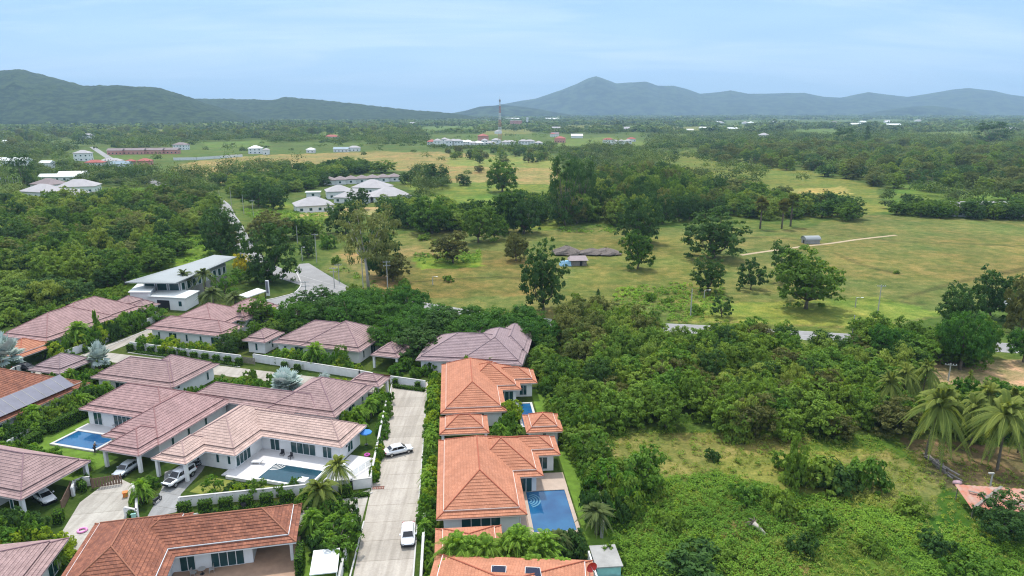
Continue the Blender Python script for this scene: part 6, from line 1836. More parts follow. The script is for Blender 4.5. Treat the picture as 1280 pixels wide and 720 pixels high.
# long mauve house garden: silver palm, hedgerow
for (u, v, h, w_, lb) in ((-72.6, 101.2, 7.0, 8.0, "large silvery blue fan palm behind the long mauve roof"), (-67.6, 106.2, 4.6, 4.6, "smaller silvery fan palm right of the large one"), ):
    tree('silver', *L16(u, v), h, lb, w=w_)
ptree('silver', 126, 466, 424, "silvery blue fan palm on the corner of the upper lane", 34)
ptree('silver', 8, 476, 412, "big silvery fan palm cut by the left edge of the picture", 56)
row(('shrub', 'shrub', 'bush'), L16(-83.5, 101.0), L16(-75.0, 104.5), 8, (2.0, 3.2), (2.8, 3.8), "shrub in the garden left of the large silver palm", "shrubs left of the large silver palm", .7)
row(('lime', 'lime', 'shrub'), L16(-68.5, 107.6), L16(-61.5, 106.8), 8, (2.0, 3.2), (2.4, 3.2), "yellow green shrub between the long mauve roof and the long white wall", "yellow green shrubs right of the silver palm", .7)
row(('lime', 'shrub', 'gpalm', 'shrub'), L16(-86.0, 118.2), L16(-69.5, 118.2), 12, (2.2, 4.0), (2.6, 3.6), "shrub behind the long white wall, in front of the broad mauve house", "shrubs in front of the broad mauve house", .5)
tree('gpalm', *L16(-77.2, 118.6), 5.2, "tall bushy palm clump in front of the broad mauve house", w=6.0)
tree('frangi', *L16(-70.6, 118.4), 5.4, "slim tree at the right corner of the broad mauve house", w=3.6)
row(('lime', 'shrub', 'lime'), L16(-122.0, 118.3), L16(-101.0, 118.3), 16, (1.6, 2.8), (2.0, 2.8), "yellow green shrub behind the hedge block wall of the rose roofed house", "shrubs behind the hedge block wall", .4)
tree('dark', *L16(-99.5, 119.5), 4.6, "dark bushy tree between the rose roofed house and the pyramid pavilion", w=5.2)
tree('broad', *L16(-100.4, 124.0), 4.6, "second dark bushy tree between the rose roofed house and the pyramid pavilion", w=4.8)
row(('broad', 'scrub'), L16(-101, 130), L16(-92, 136), 5, (3.6, 5), (4, 5.6), "tree behind the pyramid roofed pavilion", "trees behind the pyramid pavilion", 1)
row(('shrub', 'gpalm', 'shrub', 'fern'), L16(-55.3, 92.0), L16(-54.4, 105), 8, (2.2, 4.2), (2.6, 3.8), "palm or shrub between the long mauve house and the street", "plants between the long mauve house and the street", .4)
row(('shrub', 'lime'), PX((474.5, 560))[0], PX((467, 606))[0], 12, (1.2, 2.0), (1.3, 1.9), "shrub in the strip between the white wall and the street", "shrub strip along the white house's street wall", .15)
row(('shrub', 'shrub', 'gpalm'), PX((477, 552))[0], PX((486, 500))[0], 8, (1.2, 2.4), (1.5, 2.4), "plant along the street beside the long mauve house", "plants on the street's left side, upper part", .25)
row(('bush', 'shrub', 'lime'), L16(-113.5, 106.3), L16(-97, 107.0), 16, (.9, 1.4), (2.2, 3.0), "shrub in the band between the wide low mauve roof and the upper lane", "shrub band behind the wide low mauve house", .4)
row(('shrub', 'bush'), L16(-114.5, 91.0), L16(-113.0, 106), 10, (1.6, 2.8), (2.4, 3.2), "shrub in the band at the left of the wide low mauve house", "shrub band left of the wide low mauve house", .5)
row(('lime', 'shrub', 'bush', 'fern'), L16(-110.5, 93.2), L16(-88.0, 93.0), 13, (1.4, 2.4), (2.2, 3.0), "shrub between the wide low mauve roof and the pool house roofs", "shrubs between the wide low roof and the blue pool house", .3)
row(('shrub', 'lime'), L16(-90.2, 95), L16(-87.3, 104), 5, (1.6, 3.0), (2.0, 2.8), "plant in the gap right of the wide low mauve house", "plants right of the wide low mauve house", .4)
row(('shrub', 'dbush', 'gpalm', 'bush'), L16(-106.8, 77.5), L16(-104.6, 92), 12, (2.2, 4.2), (3.0, 4.2), "garden tree or shrub between the weathered orange roof and the dark hedge", "planting right of the weathered orange house", .9)
row(('lime', 'gpalm'), L16(-112, 70.0), L16(-106, 76), 6, (1.8, 3.0), (2.4, 3.2), "bright plant below the bluish panel strip at the left edge", "plants below the bluish panel strip", .7)
row(('gpalm', 'shrub'), L16(-118, 92.8), L16(-114.5, 96.5), 4, (3.0, 4.6), (3.0, 4.0), "palm or shrub behind the weathered orange roof", "plants behind the weathered orange house", .6)
row(('shrub', 'gpalm', 'lime', 'shrub', 'broad'), L16(-134.5, 108.5), L16(-132.6, 128), 14, (2.6, 4.4), (3.0, 4.2), "garden tree or palm between the furthest left house and the upper lane wall", "garden along the upper lane, left side", .8)
tree('gpalm', *L16(-134.6, 113.5), 6.4, "tall dark bushy palm against the furthest left mauve roof", w=6.4)
tree('fern', *L16(-134.2, 118.5), 8.0, "tall thin tree against the furthest left mauve roof", w=3.4)
row(('shrub', 'dbush', 'fern'), L16(-104, 71.0), L16(-90.5, 69.2), 12, (1.8, 2.8), (2.4, 3.2), "palm or shrub between the lawn and the carport house at the left edge", "plants below the lawn", .5)
row(('dbush', 'shrub', 'dbush', 'gpalm'), L16(-86, 54.6), L16(-79.8, 57.5), 9, (2.0, 3.0), (2.4, 3.4), "shrub below the carport house at the left edge", "shrubs below the left edge carport house", 1.0)
row(('shrub', 'lime'), L16(-82, 53.6), L16(-77, 56.0), 6, (1.4, 2.2), (2.0, 2.6), "bright shrub above the bottom left mauve roof", "bright shrubs above the bottom left roof", .5)
row(('lime', 'fern', 'gpalm'), PX((60, 716))[0], PX((88, 690))[0], 6, (2.0, 3.2), (2.4, 3.4), "bright lime palm between the bottom left roof and the red clay roof", "lime palms at the bottom left", .6)
tree('gpalm', *PX((177, 630))[0], 3.8, "young palm between the slatted gate and the pickup driveway", w=3.4)
row(('shrub', 'fern', 'dbush'), PX((166, 638))[0], PX((192, 606))[0], 6, (1.2, 2.0), (1.6, 2.2), "plant in the bed beside the pickup driveway", "bed beside the pickup driveway", .4)
for (px, py, h, w_, k, lb) in ((268, 616, 2.6, 3.2, 'frangi', "thin leafed small tree in front of the white house, left of the deck steps"), (292, 615, 1.6, 2.6, 'dbush', "rounded grey green shrub by the deck steps"), (322, 622, 2.8, 3.0, 'frangi', "small frangipani at the foot of the deck"), (355, 616, 1.3, 1.8, 'shrub', "small shrub under the dark pool's edge"), (388, 618, 1.3, 1.8, 'lime', "lime shrub under the white pillar"),
                        (420, 612, 5.2, 5.6, 'coconut', "young coconut palm behind the wall at the right end of the dark pool"), (400, 652, 6.6, 6.6, 'coconut', "big coconut palm in front of the white wall, right of the red clay roof")):
    tree(k, *at(px, py), h, lb, w=w_)
row(('gpalm', 'shrub', 'fern', 'gpalm'), PX((386, 668))[0], PX((436, 662))[0], 8, (2.4, 4.0), (3.0, 4.2), "palm or shrub in the garden right of the red clay house", "garden right of the red clay house", .9)
tree('frangi', *at(424, 692), 4.4, "round feathery tree above the white topped canopy", w=6.2)
row(('shrub', 'fern'), PX((440, 655))[0], PX((424, 715))[0], 8, (1.2, 2.2), (1.5, 2.2), "plant against the street wall at the bottom", "plants along the bottom street wall", .2)
row(('gpalm', 'lime'), U(-4.6, 62.2), U(-2.8, 66.0), 4, (2.0, 3.0), (2.4, 3.2), "bright palm at the left end of the bottom orange roof", "palms left of the bottom orange roof", .4)

def fill(rects, sp, kinds, h, w_, label, group, a=FL):
    rg_ = np.random.default_rng(len(label))
    for (u0, u1, v0, v1) in rects:
        for x, y in [(u0 + (u1 - u0) * rg_.random(), v0 + (v1 - v0) * rg_.random()) for _ in range(max(1, int((u1 - u0) * (v1 - v0) / sp ** 2)))]:
            X_, Y_ = uv2w(a, x, y)
            tree(kinds[int(rg_.integers(0, len(kinds)))], X_, Y_, rg_.uniform(*h), label, w=rg_.uniform(*w_), group=group)
fill([(-90, -83, 118.5, 120.8), (-75, -66.5, 116.6, 119.8)], 1.7, ('shrub', 'lime', 'gpalm'), (1.6, 3.0), (2.2, 3.2), "low garden planting along the long white wall of the broad mauve house", "planting along the long white wall")
fill([(-86.5, -70.5, 99.6, 107.2)], 1.8, ('shrub', 'shrub', 'bush', 'gpalm'), (1.8, 3.2), (2.4, 3.4), "garden planting between the long mauve roof and the upper lane", "planting behind the long mauve roof")
fill([(-124, -102, 116.2, 121.0)], 1.9, ('lime', 'shrub', 'shrub', 'gpalm'), (1.5, 3.0), (2.0, 3.0), "planting in front of the rose roofed house", "planting in front of the rose roofed house")
fill([(-137, -132.2, 106, 134)], 1.9, ('shrub', 'gpalm', 'dbush', 'lime', 'frangi'), (2.4, 4.6), (2.6, 4.0), "dense garden growth at the right side of the furthest left house", "growth beside the furthest left house")
fill([(-112, -89, 88.5, 93.6)], 2.0, ('shrub', 'bush', 'lime', 'gpalm'), (1.2, 2.4), (2.2, 3.2), "planting behind the house with the blue pool", "planting behind the blue pool house")
fill([(-107.6, -103.6, 74, 94)], 1.7, ('shrub', 'dbush', 'gpalm', 'bush'), (2.0, 4.0), (2.4, 3.8), "dense growth between the weathered orange roof and the blue pool garden", "growth beside the blue pool garden")
fill([(-104, -86.0, 69.6, 72.0)], 1.5, ('shrub', 'gpalm', 'fern'), (1.8, 2.8), (2.2, 3.2), "palm clump between the green lawn and the left edge carport house", "clumps below the green lawn")
fill([(-92, -79.5, 53.0, 57.8)], 1.7, ('dbush', 'shrub', 'gpalm'), (1.6, 3.0), (2.4, 3.4), "growth below the left edge carport house", "growth below the left edge carport house")
fill([(-56.2, -53.6, 88, 106)], 1.5, ('shrub', 'gpalm', 'fern'), (1.6, 3.4), (2.0, 3.0), "growth between the long mauve house wall and the street", "growth beside the upper street")
fill([(-62.5, -46.5, 70.0, 75.0)], 2.2, ('shrub', 'lime', 'fern', 'dbush'), (1.0, 2.0), (1.6, 2.4), "low planting below the dark pool's deck", "low planting below the dark pool")
fill([(-9.9, -4.6, 74.5, 83.0)], 1.6, ('gpalm', 'shrub', 'fern', 'dbush'), (2.0, 4.0), (2.6, 4.0), "dense garden growth right of the red clay house", "growth right of the red clay house", FB)
fill([(-4.6, -2.6, 76, 128)], 1.5, ('shrub', 'shrub', 'fern', 'gpalm', 'lime'), (1.5, 2.8), (2.0, 2.8), "extra greenery in the strip between the street and the orange houses", "greenery strip by the orange houses", FS)
fill([(18.5, 23, 76, 130)], 2.2, ('shrub', 'dbush', 'scrub', 'bush'), (2.0, 4.6), (2.8, 4.6), "undergrowth among the boundary trees right of the orange houses", "undergrowth of the boundary line", FS)
fill([(-101.5, -98, 119, 126)], 2.2, ('shrub', 'dbush', 'broad'), (2.2, 4.0), (2.6, 3.8), "growth between the rose roofed house and the pyramid pavilion", "growth beside the pyramid pavilion")
fill([(-128, -112, 95, 106)], 2.6, ('shrub', 'bush', 'lime'), (1.4, 2.6), (2.2, 3.2), "growth between the greyish carport and the wide low mauve house", "growth by the greyish carport")
# ------------------------------------------------------------------ undergrowth nobody could count
def undergrowth(name, polys, density, leaf, hh, cs, per, ll, lw, rg, up=.9, noise=14, thr=.3):
    Ps, Ns, Ts = [], [], []
    for poly in polys:
        W_ = np.array([at(*p) for p in poly])
        x0, y0 = W_.min(0); x1, y1 = W_.max(0)
        n = int((x1 - x0) * (y1 - y0) * density)
        x = rg.uniform(x0, x1, n); y = rg.uniform(y0, y1, n)
        wx = x + (fbm(x, y, 6, 71) - .5) * 5; wy = y + (fbm(x, y, 6, 72) - .5) * 5
        m = inside([tuple(p) for p in W_], wx, wy)
        d = fbm(x, y, noise, 77, 3)
        m &= rg.random(n) < np.clip((d - thr) * 4.5, .06, 1)
        x, y, d = x[m], y[m], d[m]
        k = len(x)
        hgt = hh * np.clip((d - .25) * 2.6, .35, 1.6) * rg.uniform(.6, 1.3, k)
        tn = np.clip(.45 + (fbm(x, y, 5, 80) - .5) * .8 + (fbm(x, y, 16, 83) - .5) * 1.0 + rg.normal(0, .1, k), 0, 1)
        for j in range(per):
            e = unit(k, rg, -.1)
            s = cs * rg.uniform(.5, 1.2, k)
            p = np.stack([x, y, hgt * rg.uniform(.25, 1.0, k)], 1) + e * s[:, None] * np.array([1, 1, .5])
            p[:, 2] = np.maximum(p[:, 2], .08)
            Ps.append(p); Ns.append(e * .6 + np.array([0, 0, up]) + rg.normal(0, .3, (k, 3))); Ts.append(np.clip(tn + rg.normal(0, .12, k), 0, 1))
    P = np.concatenate(Ps); N = np.concatenate(Ns); T = np.concatenate(Ts)
    k = rg.uniform(.7, 1.3, len(P))
    V = leaf_quads(P, N, ll * k, lw * k, rg, .15)
    tag(put(name, quad_mesh(name, V, T, LM[leaf])), kind='stuff')
rg = np.random.default_rng(77)
undergrowth("weeds", [[(762, 640), (800, 598), (860, 592), (930, 600), (1010, 618), (1075, 640), (1110, 628), (1190, 650), (1285, 690), (1330, 760), (770, 760)],
                      [(735, 590), (768, 588), (800, 600), (780, 640), (760, 640)]], 2.9, 'weed', .62, .42, 20, .28, .15, rg, thr=.19)
undergrowth("weeds", [[(735, 545), (900, 535), (1110, 545), (1180, 580), (1150, 640), (1050, 640), (930, 615), (850, 605), (760, 600)]], .35, 'scrub', .5, .35, 12, .34, .17, rg, noise=9)
undergrowth("long_grass", [[(735, 545), (900, 535), (1110, 545), (1180, 580), (1150, 640), (1050, 640), (930, 615), (850, 605), (760, 600)], [(980, 640), (1010, 640), (1030, 720), (975, 720)], [(780, 620), (1280, 620), (1300, 740), (770, 740)], [(1120, 555), (1280, 560), (1280, 620), (1180, 620)]], 1.6, 'grassm', .35, .3, 7, .42, .09, rg, up=.2, noise=7)
undergrowth("weeds", [[(765, 362), (830, 352), (905, 358), (900, 385), (840, 392), (770, 378)], [(835, 385), (880, 388), (885, 402), (835, 404)], [(700, 284), (775, 280), (775, 292), (700, 290)], [(515, 318), (600, 314), (605, 328), (530, 334)]], .5, 'weed', .8, .6, 12, .6, .3, rg, noise=16)
undergrowth("weeds", [[(60, 238), (205, 236), (180, 268), (60, 272)], [(215, 305), (262, 268), (292, 280), (292, 322), (232, 332)], [(300, 262), (410, 268), (400, 288), (320, 280)], [(400, 335), (430, 335), (520, 378), (500, 386), (440, 362)]], .22, 'weed', 1.0, .8, 10, .85, .42, rg, noise=25)
if False: undergrowth("long_grass", [[(395, 335), (520, 290), (700, 286), (900, 283), (1085, 272), (1300, 282), (1300, 362), (1180, 395), (1080, 408), (860, 404), (640, 398), (520, 385)]], .16, 'grassm', .35, .5, 6, .75, .16, rg, up=.2, noise=30)
undergrowth("weeds", [[(762, 640), (800, 598), (860, 592), (930, 600), (1010, 618), (1075, 640), (1190, 650), (1285, 690), (1330, 760), (770, 760)]], .35, 'lime', .75, .45, 13, .34, .12, rg, up=.4, noise=5, thr=.52)
undergrowth("weeds", [[(1120, 555), (1280, 555), (1280, 620), (1180, 615)]], .25, 'bamboo', .5, .4, 12, .4, .14, rg, noise=6, thr=.40)
undergrowth("long_grass", [[(780, 610), (1190, 610), (1290, 690), (1300, 740), (770, 740)]], 2.2, 'grassm', .55, .35, 9, .5, .09, rg, up=.2, noise=8, thr=.46)
# bigger scrub bushes that stand out of the weeds
for (px, py, top, wpx, k, lb) in ((1010, 606, 570, 70, 'bush', "big bush at the left of the scrub island, near the coconut palms"), (1045, 612, 578, 60, 'dbush', "dark middle bush of the scrub island"), (1078, 608, 574, 56, 'bush', "bush at the right end of the scrub island"), (985, 590, 565, 40, 'bush', "light bush behind the left of the scrub island"),
                              (800, 612, 560, 66, 'scrub', "light green rounded bush right of the boundary trees"), (778, 640, 595, 50, 'bush', "light green bush above the shed"), (806, 588, 573, 14, 'dbush', "small dark round bush at the edge of the dry clearing"), (890, 575, 563, 20, 'dbush', "small dark bush in the dry clearing"), (868, 716, 690, 90, 'dbush', "dark bush clump at the bottom of the weeds"),
                              (930, 625, 606, 40, 'bush', "bush in the weeds below the dry clearing"), (975, 640, 612, 46, 'bush', "bush in the weeds left of the scrub island"), (1000, 690, 668, 40, 'dbush', "dark bush in the weeds at the bottom"), (765, 705, 680, 40, 'bush', "bush just right of the shed"), (1090, 690, 672, 36, 'bush', "bush in the weeds at the bottom right"), (1020, 660, 640, 50, 'bush', "bush in the weeds below the scrub island"),
                              (1170, 690, 668, 44, 'dbush', "dark bush among the weeds left of the bottom right tree"), (1140, 640, 622, 40, 'bush', "bush beside the rusty sheet roof's dirt yard"), (905, 700, 684, 40, 'bush', "bush left of the fallen grey stump"), (835, 660, 640, 40, 'bush', "bush in the middle of the weeds, above the bottom clump"), (1215, 720, 695, 60, 'bush', "bush at the very bottom right"), (745, 655, 615, 44, 'dbush', "dark bush against the concrete wall by the pool")):
    ptree(k, px, py, top, lb, wpx)
for (px, py, top, wpx) in ((812, 376, 366, 16), (870, 392, 382, 18), (835, 380, 372, 18), (720, 376, 366, 14), (560, 352, 344, 14), (530, 300, 293, 16), (545, 306, 300, 14), (442, 372, 355, 22), (505, 372, 350, 26), (420, 330, 320, 12), (1120, 342, 338, 8)):
    ptree('bush', px, py, top, "small bush scattered in the open meadow", wpx, "small bushes in the meadow")

# ------------------------------------------------------------------ far woodland: one mass
CLEAR = [
 [(190, 224), (225, 205), (300, 193), (440, 188), (560, 186), (700, 192), (712, 234), (690, 260), (620, 258), (560, 232), (505, 214), (430, 206), (330, 214), (260, 226)],
 [(395, 340), (430, 305), (500, 280), (560, 225), (700, 232), (720, 280), (900, 284), (1085, 270), (1400, 280), (1400, 410), (300, 400)],
 [(800, 190), (880, 184), (1000, 210), (1092, 230), (1114, 264), (1000, 277), (940, 257), (850, 227)],
 [(1110, 228), (1180, 222), (1400, 216), (1400, 276), (1110, 272)],
 [(20, 236), (210, 232), (200, 262), (20, 272)], [(360, 196), (520, 200), (520, 268), (360, 270)], [(300, 224), (380, 250), (400, 285), (330, 290), (250, 250)],
 [(-400, 262), (270, 255), (300, 330), (0, 410), (-400, 410)],
 [(140, 188), (305, 184), (305, 200), (190, 222), (130, 206)], [(300, 180), (460, 178), (462, 190), (300, 192)], [(534, 168), (812, 166), (815, 184), (534, 184)], [(88, 186), (140, 182), (150, 205), (90, 208)], [(0, 150), (100, 146), (100, 158), (0, 160)],
 [(900, 150), (1160, 148), (1160, 156), (900, 158)],
]
HOUSE_AT = []
CLEAR += FARF
def far_wood():
    rg = np.random.default_rng(99)
    Xs, Ys, Ss = [], [], []
    y = 300.0
    while y < 7000:
        sp = 8.5 if y < 1000 else 8.5 + (y - 1000) * .0105
        hw = y * .92 + 60
        n = int(2 * hw / sp)
        x = (np.arange(n) - n / 2) * sp + rg.uniform(-.45, .45, n) * sp
        yy = y + rg.uniform(-.45, .45, n) * sp
        Xs.append(x); Ys.append(yy); Ss.append(np.full(n, sp)); y += sp * .85
    X, Y, S_ = map(np.concatenate, (Xs, Ys, Ss))
    px, py = to_px(X, Y)
    wob = (fbm(X, Y, 60, 3) - .5)
    keep = np.ones(len(X), bool)
    for ic, c in enumerate(CLEAR):
        keep &= ~(inside(c, px + wob * 22, py + wob * 5) & (rg.random(len(X)) > (.02, .0, .16, .16)[min(ic, 3)] * (1 if ic < 4 else .15)))
    dens = fbm(X, Y, 160, 21, 3)
    keep &= (rg.random(len(X)) < np.clip((dens - .30) * 5.2, .07, .97))
    keep &= ((py < 262) & ~((px > 560) & (px < 1100) & (py > 232)))
    keep &= (Y > 330)
    low = np.ones(len(X))
    for hx, hy, hw in HOUSE_AT:      # the yard of every distant house and the lower growth before it
        dy_ = hy - Y
        c_ = (np.abs(X - hx * Y / max(hy, 1)) < hw * .5 + 3) & (dy_ > -hw * .4 - 4)
        keep &= ~(c_ & (dy_ < 22))
        low = np.where(c_ & (dy_ < 22 + hy * .12), np.minimum(low, .45), low)
    low = low[keep]
    X, Y, S_ = X[keep], Y[keep], S_[keep]
    n = len(X)
    big_ = fbm(X, Y, 38, 151, 3)
    H_ = (4.0 + 9.5 * np.clip((big_ - .25) * 1.8, 0, 1)) * rg.uniform(.7, 1.3, n)
    H_ *= np.where(rg.random(n) < .03, 1.6, 1.0) * low
    Rr = np.maximum(S_ * .62, 3.4) * rg.uniform(.6, 1.15, n) * (.75 + .8 * np.clip((big_ - .25) * 1.8, 0, 1))
    tone = np.clip(.40 + (fbm(X, Y, 70, 61, 3) - .5) * 1.1 + rg.normal(0, .24, n), 0, 1)
    Vs, Ts = [], []
    for (lo, hi, q, card) in ((0, 520, 300, .85), (520, 900, 130, 1.15), (900, 1700, 48, 1.8), (1700, 9000, 16, None)):
        m = (Y >= lo) & (Y < hi)
        k = int(m.sum())
        if not k: continue
        e = unit(k * q, rg, -.15).reshape(k, q, 3)
        r = rg.uniform(.62, 1.05, (k, q, 1)) ** .7
        ph = rg.uniform(0, 6.3, (k, 1, 3))
        lump = 1 + .30 * np.sin(e[..., :1] * 4 + ph[..., :1]) * np.cos(e[..., 1:2] * 4 + ph[..., 1:2]) + .14 * np.sin(e[..., 2:3] * 9 + e[..., :1] * 6 + ph[..., 2:3])
        R3 = np.stack([Rr[m], Rr[m], H_[m] * .50], 1)[:, None, :]
        P = np.stack([X[m], Y[m], H_[m] * .50], 1)[:, None, :] + e * r * lump * R3
        P[..., 2] = np.maximum(P[..., 2], .4)
        Nn = e + np.array([0, 0, .25]) + rg.normal(0, .22, e.shape)
        cs = np.repeat((card if card else 1) * (np.ones(k) if card else np.maximum(Rr[m] * .62, 2.5)), q) * rg.uniform(.7, 1.3, k * q)
        Vs.append(leaf_quads(P.reshape(-1, 3), Nn.reshape(-1, 3), cs, cs * .8, rg, .1))
        Ts.append(np.clip(np.repeat(tone[m], q) + rg.normal(0, .08, k * q), 0, 1))
    V = np.concatenate(Vs); T = np.concatenate(Ts)
    print("far wood trees", n, "quads", len(T))
    lm = leaf_mat('far_wood_leaves', (0.010, 0.032, 0.008), (0.070, 0.125, 0.022), (0.110, 0.130, 0.034), .25)
    t = lm.node_tree; nz = t.nodes.new("ShaderNodeTexNoise"); nz.inputs['Scale'].default_value = .035; nz.inputs['Detail'].default_value = 4; gg = t.nodes.new("ShaderNodeNewGeometry")
    t.links.new(gg.outputs['Position'], nz.inputs['Vector'])
    for nd in t.nodes:
        if nd.type == 'MATH':
            rr_ = t.nodes.new("ShaderNodeMapRange"); rr_.inputs['From Min'].default_value = .42; rr_.inputs['From Max'].default_value = .75
            t.links.new(nz.outputs['Fac'], rr_.inputs['Value']); t.links.new(rr_.outputs[0], nd.inputs[0])
    tag(put("far_woodland", quad_mesh("far_woodland", V, T, lm)), kind='stuff')
# the row of tall conifers below the left hills
for k in range(34):
    px = 228 + k * 4.6 + rnd.uniform(-1.5, 1.5)
    if rnd.random() < .88:
        x, y = at(px, 160 + rnd.uniform(-.6, .6))
        tree('conifer', x, y, rnd.uniform(20, 28), "tall conifer in the dark row at the foot of the left hills", w=rnd.uniform(11, 15), group="conifer row below the left hills")

# ------------------------------------------------------------------ distant houses

def far_house(label, px, py, w_, d, h, rz, roofc, wallc='white', kind='hip', floors=1, windows=True, cat='house', name='distant_house', group=None, loc=None):
    x, y = loc or at(px, py)
    HOUSE_AT.append((x, y, w_))
    t = thing(name, (x, y), R(rz), label, cat, group)
    q = MB(); q.box(-w_ / 2, w_ / 2, -d / 2, d / 2, 0, h); q.build("wall", M[wallc], t)
    r = MB(); o = .7; rh = min(w_, d) * .26
    a, b_ = w_ / 2 + o, d / 2 + o
    z = h + .01
    if kind == 'hip':
        i = min(a, b_)
        P = [(-a, -b_, z), (a, -b_, z), (a, b_, z), (-a, b_, z)]
        if a >= b_: T_ = [(-a + i, 0, z + rh), (a - i + .01, 0, z + rh)]; F_ = [(0, 1, 5, 4), (1, 2, 5), (2, 3, 4, 5), (3, 0, 4)]
        else: T_ = [(0, -b_ + i, z + rh), (0, b_ - i + .01, z + rh)]; F_ = [(0, 1, 4), (1, 2, 5, 4), (2, 3, 5), (3, 0, 4, 5)]
        Q = P + T_
        for f in F_: r.face([Q[k] for k in f])
        r.face([P[3], P[2], P[1], P[0]])
        r.box(-a, a, -b_, b_, h - .25, h)
    elif kind == 'gable':
        Q = [(-a, -b_, z), (a, -b_, z), (a, b_, z), (-a, b_, z), (-a, 0, z + rh), (a, 0, z + rh)]
        for f in ((0, 1, 5, 4), (2, 3, 4, 5), (1, 2, 5), (3, 0, 4), (3, 2, 1, 0)): r.face([Q[k] for k in f])
    else:
        r.box(-a, a, -b_, b_, z, z + .3)
    r.build("roof", M[roofc], t)
    for fl in range(floors if windows else 0):
        z0 = .9 + fl * (h / floors); n = max(1, int(w_ / 4.5))
        for k in range(n):
            xx = -w_ / 2 + w_ * (k + .5) / n
            g = MB(); g.box(xx - .75, xx + .75, -d / 2 - .06, -d / 2 - .01, z0, z0 + 1.4); g.build("window", M['glass'], t)
        n = max(1, int(d / 5))
        for k in range(n):
            yy = -d / 2 + d * (k + .5) / n
            s = 1 if x < 0 else -1
            g = MB(); g.box(*sorted((s * (w_ / 2 + .01), s * (w_ / 2 + .06))), yy - .7, yy + .7, z0, z0 + 1.4); g.build("window", M['glass'], t)
    return t
M['greyroof'] = mat('pale_grey_roof', (0.40, 0.38, 0.385), .8, vary=.18, scale=.25)
M['brownroof'] = mat('brownish_grey_roof', (0.25, 0.20, 0.20), .8, vary=.2, scale=.25)
M['redroof'] = mat('red_roof', (0.38, 0.11, 0.09), .8, vary=.2, scale=.25)
M['blueroof'] = mat('blue_grey_roof', (0.22, 0.30, 0.36), .6, vary=.2, scale=.25)
M['salmon'] = mat('salmon_render', (0.60, 0.28, 0.24), .8)
g1 = "white villas with grey roofs in the middle distance"
far_house("white villa with a pale grey hipped roof, nearest of the villa group, at its left", 392, 263, 19, 15, 3.6, 24, 'greyroof')
far_house("white villa behind the nearest one of the villa group", 424, 247, 15, 13, 4.6, 20, 'greyroof')
far_house("wide grey roofed villa at the front of the villa group", 445, 252, 20, 17, 3.4, -12, 'greyroof')
far_house("grey roofed villa at the right end of the villa group", 487, 250, 22, 18, 3.4, 20, 'greyroof')
far_house("grey roofed villa in the middle of the villa group", 466, 240, 21, 18, 3.8, -14, 'greyroof')
far_house("small white flat roofed building left of the villa group", 392, 246, 8, 6, 3, 10, 'white_sheet', kind='flat')
for k in range(7):
    x, y = at(412 + k * 13.5, 230.5 - k * .75)
    far_house("house in the long brownish row behind the villa group", 0, 0, 8.2, 11, 3.6, 12, 'brownroof', loc=(x, y), group="row houses behind the villas")
far_house("grey roofed house at the left of the two large ones on the left", 57, 246, 22, 16, 4, -20, 'greyroof')
far_house("brownish roofed house just behind the left grey roofed one", 63, 237, 18, 14, 4.2, -20, 'brownroof')
far_house("grey hipped house right of the brownish one on the left", 100, 240, 22, 16, 4.4, 16, 'greyroof')
far_house("pale low house in front of the right grey one on the left", 92, 249, 15, 11, 3.6, 16, 'greyroof')
far_house("white long roofed shed behind the grey houses on the left", 75, 226, 26, 8, 3.5, 8, 'white_sheet', kind='gable')
far_house("second white long shed behind the grey houses on the left", 93, 222, 20, 7, 3.5, 12, 'white_sheet', kind='gable')
far_house("tall pale two storey house above the pink ones on the left", 105, 201, 15, 12, 8.5, 8, 'greyroof', floors=2)
far_house("low mauve roofed house at the foot of the tall pale one", 120, 207, 16, 9, 3.4, 6, 'redroof')
far_house("pale roofed low house right of the tall pale one", 140, 205, 20, 10, 3.4, 4, 'greyroof')
far_house("salmon coloured house beside the brown field", 182, 206, 12, 9, 4.2, 5, 'redroof', 'salmon')
far_house("small salmon house left of the other salmon one", 164, 206, 7, 7, 4.0, 5, 'redroof', 'salmon')
far_house("pale flat shed at the left of the salmon houses", 152, 209, 18, 9, 3.4, 4, 'blueroof', kind='gable')
for k, (px, w_) in enumerate(((146, 18), (169, 26), (190, 30), (212, 24), )):
    far_house("long low grey roofed building in the row behind the brown field", px, 193 - k * .3, w_, 10, 5, 3, 'brownroof', 'salmon', 'gable', group="long low buildings behind the brown field")
far_house("grey roofed building with white gable above the long concrete wall", 227, 187, 18, 12, 7, -5, 'brownroof', floors=2)
far_house("white house with a broad pale roof at the edge of the brown field", 320, 192, 16, 12, 7, 10, 'white_sheet', floors=2)
far_house("low pale house right of the white broad roofed one", 333, 193, 7, 8, 6, 6, 'greyroof')
far_house("pale blue roofed shed behind the brown field", 427, 190, 19, 10, 4, 2, 'blueroof', kind='gable')
far_house("grey shed right of the pale blue roofed one", 443, 189, 15, 9, 5, 2, 'greyroof')
far_house("pink roofed house among trees above the brown field", 415, 174, 26, 14, 5, 5, 'redroof')
far_house("white roof among the dark trees behind the brown field", 389, 191, 10, 8, 4.5, 0, 'white_sheet')
g2 = "pale houses of the far village"
vx = [(540, 181), (547, 182), (556, 180), (561, 183), (567, 181), (573, 183), (579, 182), (585, 181), (592, 183), (598, 182), (606, 181), (613, 183), (620, 182), (632, 182), (638, 181), (654, 183), (662, 181), (673, 183), (760, 181), (768, 180), (776, 181), (785, 180)]
for k, (px, py) in enumerate(vx):
    far_house("pale house of the far village beyond the fields", px, py, rnd.uniform(10, 16), rnd.uniform(9, 13), rnd.uniform(4, 9), rnd.uniform(-15, 15), rnd.choice(['white_sheet', 'greyroof', 'greyroof', 'redroof' if k % 6 == 0 else 'greyroof']), 'white', floors=2, group=g2)
